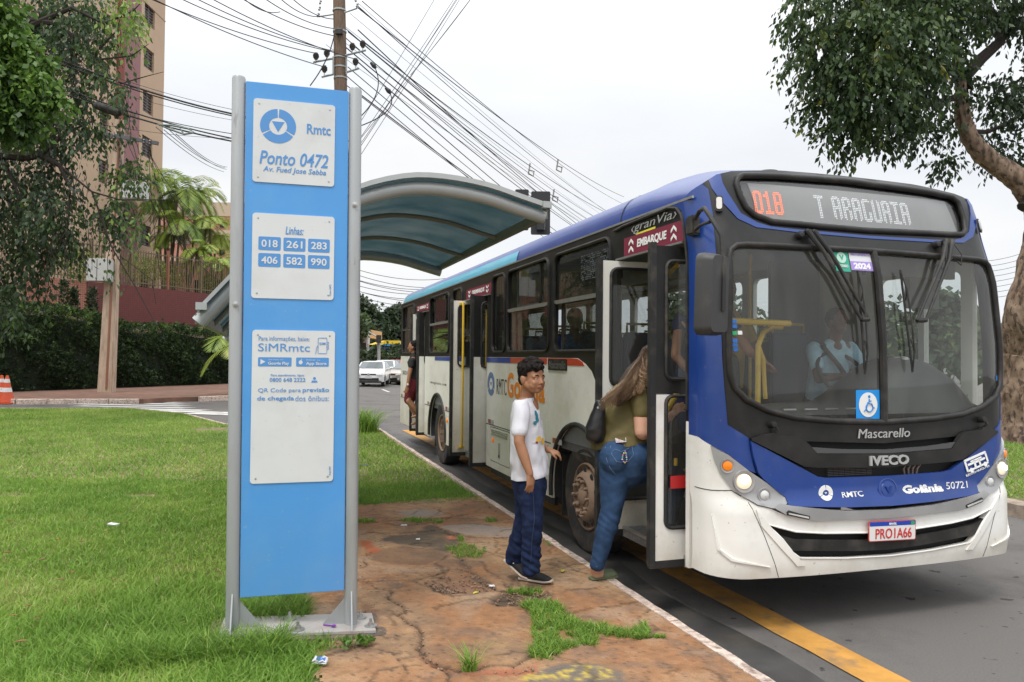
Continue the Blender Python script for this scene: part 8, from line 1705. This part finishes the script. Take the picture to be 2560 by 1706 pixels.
crown('crown', [(at(x, y, YL-.5+RNG.random()*1.5), (R_(r_), R_(r_)*1.3, R_(r_)), r_**1.85, min(1, t+.06)) for x, y, r_, t in BD if not (190 < x < 330 and r_ > 55 and y > 200)], 2700, .16, LL_, lt_, per=8, spr=.42, droop=.7, shell=.05, wid=.27)
LG_ = pm('leaf_bright', (.06, .14, .02), .5, tint=[(.035, .075, .015), (.07, .14, .022), (.125, .235, .037), (.22, .35, .065)])
gt = root('tree', (-12.5, 14.5, .1), 'bright green leafy tree in front of the dark one, top left corner', 'tree'); YG = 15.5
MB().tube([at(-260, 1100, YG), at(-240, 700, YG), at(-160, 400, YG), at(-80, 150, YG)], [.3, .25, .2, .12], 10).build('trunk', barkd, gt)
for pl_ in ([at(-160, 400, YG), at(-60, 260, YG), at(40, 200, YG), at(110, 190, YG)], [at(-160, 380, YG), at(-60, 330, YG), at(40, 290, YG), at(120, 260, YG)]): MB().tube(pl_, [.1, .06, .04, .015], 6).build('limb', barkd, gt)
R_ = lambda px: px*15.5/FPX
crown('crown', [(at(x, y, YG+.2*RNG.random()), (R_(r_), R_(r_)*1.2, R_(r_)*.8), r_**2, t) for x, y, r_, t in ((0, 40, 50, .6), (10, 110, 55, .65), (50, 100, 34, .55), (0, 190, 60, .45), (60, 170, 45, .6), (110, 160, 25, .55), (100, 205, 30, .6), (40, 240, 55, .35), (120, 240, 26, .55), (140, 255, 18, .6), (60, 300, 40, .18), (0, 300, 50, .2), (160, 240, 12, .8), (-100, 150, 120, .4), (-80, 0, 110, .5))], 1900, .15, LG_, gt, spr=.26, droop=.35, shell=.2, wid=.30)
# --- hedge
hg = root('hedge', tuple(W0+wnv*1.5), 'dark dense hedge with paler new tips along the foot of the wall', 'hedge')
def hp_(s, o, z): c_ = W0+wdv*s+wnv*o; return (c_.x, c_.y, z)
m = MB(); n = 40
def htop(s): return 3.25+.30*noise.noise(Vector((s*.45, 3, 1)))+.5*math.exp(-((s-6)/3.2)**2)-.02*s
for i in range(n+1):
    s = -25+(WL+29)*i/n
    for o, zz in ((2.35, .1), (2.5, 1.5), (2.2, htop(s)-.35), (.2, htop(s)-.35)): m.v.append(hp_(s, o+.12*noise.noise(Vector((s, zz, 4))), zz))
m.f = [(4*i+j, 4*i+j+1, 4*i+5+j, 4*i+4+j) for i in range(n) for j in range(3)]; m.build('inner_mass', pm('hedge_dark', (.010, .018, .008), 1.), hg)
N_ = 15000; s_ = RNG.uniform(-9, WL+3.5, N_); k_ = RNG.random(N_); tp_ = np.array([htop(x) for x in s_]); zz = np.where(k_ < .8, .25+RNG.random(N_)*(tp_-.2), tp_+RNG.normal(size=N_)*.09); oo = np.where(k_ < .8, 2.55+.18*np.sin(s_*1.9+zz*2.3)+RNG.normal(size=N_)*.12, RNG.uniform(.4, 2.5, N_))
base = np.array([W0.x, W0.y, 0])+np.outer(s_, np.array(wdv))+np.outer(oo, np.array(wnv)); base[:, 2] = zz
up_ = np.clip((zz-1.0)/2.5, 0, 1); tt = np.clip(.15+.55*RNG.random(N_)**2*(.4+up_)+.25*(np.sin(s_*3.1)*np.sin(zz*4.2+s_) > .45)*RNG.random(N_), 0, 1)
per = 9; b = np.repeat(base, per, 0)+rnd_unit(N_*per)*.05; d = np.repeat(np.array(wnv)[None, :]*.6+np.array([0, 0, .5])+rnd_unit(N_)*.5, per, 0)+rnd_unit(N_*per)*.8; d /= np.linalg.norm(d, axis=1)[:, None]
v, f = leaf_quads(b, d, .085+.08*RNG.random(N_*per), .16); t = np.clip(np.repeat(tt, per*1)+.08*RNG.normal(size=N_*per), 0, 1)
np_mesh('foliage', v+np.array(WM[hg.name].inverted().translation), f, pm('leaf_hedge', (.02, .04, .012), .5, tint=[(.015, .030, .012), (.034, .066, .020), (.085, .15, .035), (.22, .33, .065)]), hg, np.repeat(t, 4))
for k, s0 in enumerate((s_at(100), s_at(125), s_at(170))):                # tall shoots against the salmon tiles
    hgt = (4.9, 4.6, 4.7)[k]; N2 = 420; z2 = RNG.uniform(3.4, hgt, N2); c_ = np.array([W0.x, W0.y, 0])+np.array(wdv)*s0+np.array(wnv)*1.6; b = c_+rnd_unit(N2)*np.array([.22, .22, 0])*(1.2-.7*(z2[:, None]-3.4)/1.5); b[:, 2] = z2; d = rnd_unit(N2)+np.array([0, 0, .4]); d /= np.linalg.norm(d, axis=1)[:, None]; v, f = leaf_quads(b, d, .14+.08*RNG.random(N2), .18)
    np_mesh('shoot', v+np.array(WM[hg.name].inverted().translation), f, MATS['leaf_hedge'], hg, np.repeat(np.clip(.4*RNG.random(N2), 0, 1), 4))
# --- palms
LP_ = pm('leaf_palm', (.10, .18, .03), .45, tint=[(.06, .11, .02), (.15, .24, .035), (.30, .41, .06), (.48, .50, .12)]); palmt = pm('palm_trunk', (.12, .10, .07), .9, var=.3, vs=12)
def palm(px, py, Y, R, label, n=13, tilt=.0, base_y=None, trunks=2, tb=.5, lw=.05, seg=18, droopf=1.):
    h = at(px, py, Y); g0 = .15 if base_y is None else base_y; r_ = root('palm', (h.x, h.y, g0), label, 'palm', 'palms before the garden building')
    for k in range(trunks): dx = (k-(trunks-1)/2)*R*.35; MB().tube([Vector((h.x+dx*1.3, h.y+dx*.3, g0)), Vector((h.x+dx*.7, h.y, (g0+h.z)/2)), h+Vector((dx*.3, 0, -.1))], [.09, .07, .05], 7).build('trunk', palmt, r_)
    V_ = []; F_ = []; T_ = []
    for i in range(n):
        a = 2*PI*(i+RNG.random()*.6)/n; el = RNG.uniform(.15, 1.25); L = R*RNG.uniform(.8, 1.15); p = np.array(h); dv = np.array([math.cos(a)*math.cos(el), math.sin(a)*math.cos(el), math.sin(el)]); tint_ = tb+RNG.normal()*.14
        for j in range(seg):
            t = j/seg; dv = dv+np.array([0, 0, -.085*droopf]); dv /= np.linalg.norm(dv); p = p+dv*L/seg; sd_ = np.cross(dv, [0, 0, 1]); sd_ /= np.linalg.norm(sd_)+1e-9
            ll = L*.36*math.sin(PI*min(1, .12+t*.92))**.7
            for s in (-1, 1):
                ld = sd_*s*.8+dv*.65+np.array([0, 0, -.28-.2*RNG.random()]); ld /= np.linalg.norm(ld); w = lw*R*.5; k = len(V_)
                V_ += [p-dv*w*.5, p+ld*ll*.5-dv*w+np.array([0, 0, .02]), p+ld*ll, p+ld*ll*.5+dv*w]; F_.append((k, k+1, k+2, k+3)); T_ += [tint_+.1*RNG.normal()]*4
    V_ = np.array(V_)+np.array(WM[r_.name].inverted().translation); return np_mesh('fronds', V_, np.array(F_), LP_, r_, np.clip(np.array(T_), 0, 1))
for x, y, Y, R, lb, kw in ((450, 478, 46, 1.9, 'tallest pale green palm right of the beige tower', {}), (495, 485, 48, 1.6, 'palm head just right of the tallest palm, near the sign post', dict(tb=.6)), (405, 515, 47, 1.5, 'palm head left of the tallest palm, against the tower foot', dict(tb=.45)), (455, 560, 45, 1.5, 'palm head directly below the tallest palm', dict(tb=.4)), (520, 560, 46, 1.4, 'palm head touching the sign post at mid height', dict(tb=.6)), (545, 590, 47, 1.4, 'yellowish palm half hidden behind the sign post', dict(tb=.75)), (395, 445, 50, 1.3, 'small palm head close to the tower edge above the transformer', dict(tb=.45)), (500, 630, 44.5, 1.2, 'low palm with many thin stems behind the railing', dict(trunks=3)), (548, 660, 44, 1.1, 'lowest palm behind the railing by the sign post', dict(tb=.6)), (425, 590, 46, 1.1, 'small darker palm behind the railing', dict(tb=.3))):
    palm(x, y, Y, R*1.45, lb, base_y=5, n=17, lw=.030, seg=30, **kw)
palm(592, 868, 29.5, 2.2, 'young palm whose fronds reach out left from behind the sign post', n=9, tb=.72, lw=.032, trunks=1, seg=30, droopf=.9)
MB().tube([at(566, 985, 29.6), at(568, 900, 29.6)], [.13, .11], 8).build('trunk', barkd, COL.objects['fronds.010'].parent if 'fronds.010' in COL.objects else None) if False else None
# shrubs inside the railing
SH = pm('leaf_shrub', (.08, .14, .03), .6, tint=[(.03, .06, .012), (.08, .13, .02), (.20, .26, .03), (.34, .34, .06)])
for x, y, Y, r_, lb in ((382, 672, 42, .9, 'yellow green shrub behind the railing, left one'), (432, 688, 44, .9, 'yellow green shrub behind the railing, right one'), (340, 668, 40, .9, 'round shrub behind the railing beside the concrete pole'), (200, 655, 35, 1.0, 'shrub behind the railing left of the grey cabinet'), (530, 700, 44, .8, 'croton shrub behind the railing near the sign post')):
    c = at(x, y, Y); b_ = root('shrub', (c.x, c.y, 5.1), lb, 'shrub', 'shrubs behind the railing'); crown('foliage', [(c, r_*.75, 1, .6)], 130, .13, SH, b_, per=8, spr=.25, droop=-.2, wid=.18)
# --- far trees down the avenue
LF_ = pm('leaf_far', (.04, .07, .03), .7, tint=[(.016, .030, .014), (.035, .060, .026), (.065, .10, .04), (.12, .17, .05)])
def ftree(label, spec, Y, n, size, tb=.3, trunk=None, grp='far trees along the avenue', per=6, spr=.9):
    c0 = at(spec[0][0], 905, Y); r_ = root('tree', (c0.x, Y, slope(c0.x, Y)), label, 'tree', grp); s_ = Y/FPX
    MB().tube([Vector((c0.x, Y, slope(c0.x, Y))), at(spec[0][0], spec[0][1]+spec[0][2], Y), at(spec[0][0]+2, spec[0][1], Y)], [.012*Y*.25+.1, .18+.001*Y, .06], 7).build('trunk', barkd, r_)
    crown('crown', [(at(x, y, Y+RNG.uniform(-1, 1)), (r*s_, r*s_, r*s_*.8), r**2, tb+RNG.uniform(-.1, .12)) for x, y, r in spec], n, size, LF_, r_, per=per, spr=spr, droop=.3, shell=.2, wid=.4)
ftree('tall eucalyptus rising left, just right of the sign post', [(895, 775, 18), (905, 762, 20), (925, 775, 20), (910, 795, 24), (935, 800, 18), (945, 790, 10), (880, 750, 22), (865, 770, 30)], 105, 700, .55, .26)
ftree('tall eucalyptus between the sign post and the bus tail', [(990, 775, 16), (978, 782, 14), (1000, 790, 18), (985, 805, 16), (965, 795, 12), (1008, 770, 14), (1015, 800, 20), (972, 822, 18)], 112, 560, .6, .28)
ftree('broad green tree mass behind the filling station', [(940, 825, 18), (960, 835, 18), (985, 828, 18), (1005, 835, 18), (925, 838, 14), (905, 825, 12), (895, 812, 10)], 96, 600, .5, .34)
ftree('bright green street tree left of the far lamp pole', [(893, 800, 14), (900, 812, 12), (885, 790, 14), (905, 803, 8)], 70, 200, .4, .62)
ftree('small street tree before the orange topped building', [(898, 885, 12), (905, 893, 10), (890, 895, 10), (912, 888, 6)], 60, 170, .3, .4)
ftree('small leafy street tree before the filling station shop', [(935, 885, 10), (942, 875, 9), (928, 892, 8), (950, 890, 8), (936, 896, 8)], 60, 190, .3, .5)
ftree('street tree close to the bus tail before the station', [(985, 880, 12), (996, 872, 10), (975, 888, 9), (1000, 888, 10), (990, 895, 9)], 62, 220, .3, .42)
ftree('green palm like tree seen through the driver window', [(2345, 790, 45), (2320, 830, 40), (2390, 820, 45), (2370, 760, 30), (2300, 850, 30), (2420, 850, 30)], 32, 420, .35, .5, grp='trees seen through the bus windows')
ftree('yellowish tree seen through the rightmost bus window', [(2425, 830, 22), (2440, 850, 22), (2410, 860, 18)], 30, 160, .32, .85, grp='trees seen through the bus windows')
ftree('dark tree seen through the windscreen left of the divider', [(2215, 790, 30), (2190, 820, 26), (2230, 840, 26)], 42, 220, .4, .3, grp='trees seen through the bus windows')
ftree('green tree seen through the far side window at the door', [(1700, 760, 40), (1680, 800, 40), (1730, 800, 40), (1760, 780, 40), (1850, 800, 50), (1900, 830, 40)], 45, 420, .4, .55, grp='trees seen through the bus windows')
# --- grass
LGR = pm('leaf_grass', (.08, .15, .03), .55, spec=.3, tint=[(.105, .16, .030), (.13, .255, .036), (.195, .345, .050), (.30, .43, .080), (.50, .46, .22)])
def blades(P_, H_, W_, lean, tint_, seg=3):
    n = len(P_); a = RNG.random(n)*2*PI; ld = np.stack([np.cos(a), np.sin(a), np.zeros(n)], 1); b = RNG.random(n)*2*PI; wd_ = np.stack([np.cos(b), np.sin(b), np.zeros(n)], 1); rows = []
    for i in range(seg+1):
        t = i/seg; c = P_+np.array([0, 0, 1])*(H_*t*(1-.30*lean*t))[:, None]+ld*(H_*lean*t*t*.9)[:, None]; w = (W_*(1-t)**.6*.5+ .0003)[:, None]; rows += [c-wd_*w, c+wd_*w]
    v = np.stack(rows, 1).reshape(-1, 3); k = 2*(seg+1); f = np.concatenate([np.stack([np.arange(n)*k+2*i, np.arange(n)*k+2*i+1, np.arange(n)*k+2*i+3, np.arange(n)*k+2*i+2], 1) for i in range(seg)]); return v, f, np.repeat(tint_, k)
BARE = [(gp(*D(330, 1136)), .26, .10), (gp(*D(455, 1101)), .22, .09), (gp(*D(25, 1136)), .30, .08), (gp(*D(65, 1345)), .16, .05), (gp(*D(35, 1130)), .2, .06), (gp(*D(500, 985)), .7, .5)]
def lawn_pts(n, y0, y1, xl, xr):
    X_ = RNG.uniform(xl, xr, n); Y_ = RNG.uniform(y0, y1, n); ok = in_np(X_, Y_, isl) & (X_ > -.78*Y_-1.2)
    jx = (vnoise(X_, Y_, 7, 31, 3)-.5)*.22; jy = (vnoise(X_, Y_, 7, 32, 3)-.5)*.22; ok &= ~(in_np(X_+jx, Y_+jy, pave_poly))
    nco = X_*NV.x+Y_*NV.y; ok &= nco < 2.30+.05*(vnoise(X_, Y_, 6, 33, 2)-.5)
    for c_, rx, ry in BARE: ok &= ((X_-c_.x)/rx)**2+((Y_-c_.y)/ry)**2 > 1-.6*RNG.random(len(X_))
    # nothing grows through the sign's footing
    a_ = (X_-T0.x)*tx.x+(Y_-T0.y)*tx.y; o_ = (X_-T0.x)*tz.x+(Y_-T0.y)*tz.y; ok &= ~((np.abs(a_-.02) < hw+.10) & (np.abs(o_+.02) < .15))
    return X_[ok], Y_[ok]
gv, gf, gt_ = [], [], []; off_ = 0
for n, y0, y1, xl, xr, h0, wd2, sg in ((150000, 2.2, 5.2, -5.2, 0.2, .085, .0058, 3), (190000, 5.2, 9.5, -8.6, 1.2, .050, .0075, 2), (230000, 9.5, 22.4, -19, -.4, .055, .014, 1)):
    X_, Y_ = lawn_pts(n, y0, y1, xl, xr); N_ = len(X_); ns = vnoise(X_, Y_, 1.3, 41, 4); n2 = vnoise(X_, Y_, 5, 42, 3)
    H_ = h0*(.55+.9*RNG.random(N_))*(.7+.7*n2)
    if y0 < 3: H_ *= np.clip(1.25-.22*(Y_-2.6), .62, 1.3)
    lean = RNG.uniform(.3, 1.25, N_); ti = np.clip(.15+.75*ns+.10*RNG.normal(size=N_)+(RNG.random(N_) < .035)*.5-.12*(Y_ < 4.5)*n2, 0, 1)
    v, f, t = blades(np.stack([X_, Y_, np.full(N_, .125)], 1), H_, np.full(N_, wd2)*(.7+.6*RNG.random(N_)), lean, ti, sg); gv.append(v); gf.append(f+off_); gt_.append(t); off_ += len(v)
np_mesh('lawn_grass', np.concatenate(gv), np.concatenate(gf), LGR, None, np.concatenate(gt_), kind='stuff')['label'] = 'green grass of the lawn left of the pavement'
# grass rooted in the cracks of the pavement
PG = [([(1250, 1020), (1460, 1015), (1560, 1050), (1600, 1120), (1720, 1160), (1770, 1250), (1800, 1310), (1560, 1340), (1500, 1410), (1380, 1420), (1300, 1390), (1340, 1290), (1330, 1100)], 5600, .05), ([(1700, 1180), (1850, 1165), (2000, 1215), (2130, 1150), (2180, 1190), (2150, 1260), (1980, 1250), (1820, 1260)], 1300, .045), ([(720, 620), (850, 590), (1015, 640), (960, 700), (780, 690)], 900, .035), ([(1150, 912), (1400, 918), (1400, 948), (1160, 945)], 500, .035), ([(400, 415), (690, 428), (690, 452), (430, 442)], 700, .04), ([(80, 425), (210, 425), (200, 448), (80, 448)], 300, .04), ([(1000, 412), (1078, 425), (1060, 442), (1000, 438)], 200, .04), ([(840, 1470), (920, 1460), (930, 1500), (840, 1500)], 110, .12), ([(1290, 1370), (1340, 1365), (1340, 1400), (1300, 1400)], 150, .04), ([(2200, 1220), (2256, 1240), (2256, 1270), (2180, 1260)], 200, .03), ([(1380, 560), (1480, 600), (1470, 610), (1390, 575)], 150, .03), ([(800, 540), (850, 545), (840, 580), (800, 575)], 150, .03)]
gv, gf, gt_ = [], [], []; off_ = 0
for pl_, n, h in PG:
    w = w7(pl_); xs_ = [p[0] for p in w]; ys_ = [p[1] for p in w]; X_ = RNG.uniform(min(xs_), max(xs_), n*2); Y_ = RNG.uniform(min(ys_), max(ys_), n*2); jx = (vnoise(X_, Y_, 16, 51, 3)-.5)*.10; ok = in_np(X_+jx, Y_+jx, w) & (vnoise(X_, Y_, 14, 52, 2) > .33); X_, Y_ = X_[ok][:n], Y_[ok][:n]; N_ = len(X_)
    v, f, t = blades(np.stack([X_, Y_, np.full(N_, .142)], 1), h*(.5+RNG.random(N_)), .004+.003*RNG.random(N_), RNG.uniform(.3, 1.3, N_), np.clip(.45+.2*RNG.normal(size=N_), 0, 1), 3); gv.append(v); gf.append(f+off_); gt_.append(t); off_ += len(v)
np_mesh('pavement_grass', np.concatenate(gv), np.concatenate(gf), LGR, None, np.concatenate(gt_), kind='stuff')['label'] = 'grass tufts growing in the cracks of the red pavement'
# long uncut grass round the sign's footing
gv, gf, gt_ = [], [], []; off_ = 0
for a0_, a1_, o0_, o1_, n, h in ((-.95, -.02, .10, .34, 3400, .15), (-.60, -.28, -.1, .12, 500, .12), (-.34, .08, -.42, -.15, 1700, .15), (-.9, -.35, -.4, -.1, 1500, .12), (-.1, .22, .16, .32, 500, .09)):
    a_ = RNG.uniform(a0_, a1_, n); o_ = RNG.uniform(o0_, o1_, n); P_ = np.stack([T0.x+tx.x*a_+tz.x*o_, T0.y+tx.y*a_+tz.y*o_, np.full(n, .125)], 1); v, f, t = blades(P_, h*(.5+.8*RNG.random(n)), .007*(.7+.6*RNG.random(n)), RNG.uniform(.3, 1.2, n), np.clip(.38+.2*RNG.normal(size=n), 0, 1), 3); gv.append(v); gf.append(f+off_); gt_.append(t); off_ += len(v)
np_mesh('long_grass', np.concatenate(gv), np.concatenate(gf), LGR, None, np.concatenate(gt_), kind='stuff')['label'] = 'long uncut grass growing round the footing of the blue sign'
# tall clump at the kerb end, weeds by the footing, median grass
def clump(name, c, n, rad, h, label, cat, w=.012, grp=None, tb=.4):
    a = RNG.random(n)*2*PI; r = rad*RNG.random(n)**.7; P_ = np.stack([c[0]+r*np.cos(a), c[1]+r*np.sin(a), np.full(n, c[2])], 1); v, f, t = blades(P_, h*(.55+.6*RNG.random(n)), np.full(n, w), RNG.uniform(.4, 1.2, n), np.clip(tb+.2*RNG.normal(size=n), 0, 1), 4); o = np_mesh(name, v, f, LGR, None, t); return tag(o, label, cat, grp)
c = gp(908, 1082, .12); clump('tall_grass_clump', (c.x, c.y, .12), 520, .30, .62, 'tall grass clump at the kerb end just right of the sign post', 'grass clump', .016)
for x, y, n_, lb in ((868, 1622, 60, 'low leafy weed right of the sign footing'), (905, 1616, 70, 'low leafy weed farther right of the sign footing')):
    c = gp(x, y, .15); b_ = rnd_unit(n_)*np.array([.05, .04, .0])*RNG.random(n_)[:, None]*1.6+np.array([c.x, c.y, .165]); b_[:, 2] += RNG.random(n_)*.03; d = rnd_unit(n_)*np.array([1, 1, .3])+np.array([0, 0, .5]); d /= np.linalg.norm(d, axis=1)[:, None]; v, f = leaf_quads(b_, d, .022+.015*RNG.random(n_), .35); tag(np_mesh('weed', v, f, LG_, None, np.repeat(.4+.4*RNG.random(n_), 4)), lb, 'weed', 'weeds by the sign footing')
n = 60000; u_ = RNG.uniform(6, 26, n); w_ = RNG.uniform(8.3, 13.8, n); X_ = -math.sin(YAW)*u_+math.cos(YAW)*w_; Y_ = math.cos(YAW)*u_+math.sin(YAW)*w_; v, f, t = blades(np.stack([X_, Y_, np.full(n, .14)], 1), .07*(.6+.8*RNG.random(n)), np.full(n, .016), RNG.uniform(.3, 1.2, n), np.clip(.5+.15*RNG.normal(size=n), 0, 1), 1)
np_mesh('median_grass', v, f, LGR, None, t, kind='stuff')['label'] = 'grass on the median right of the bus'
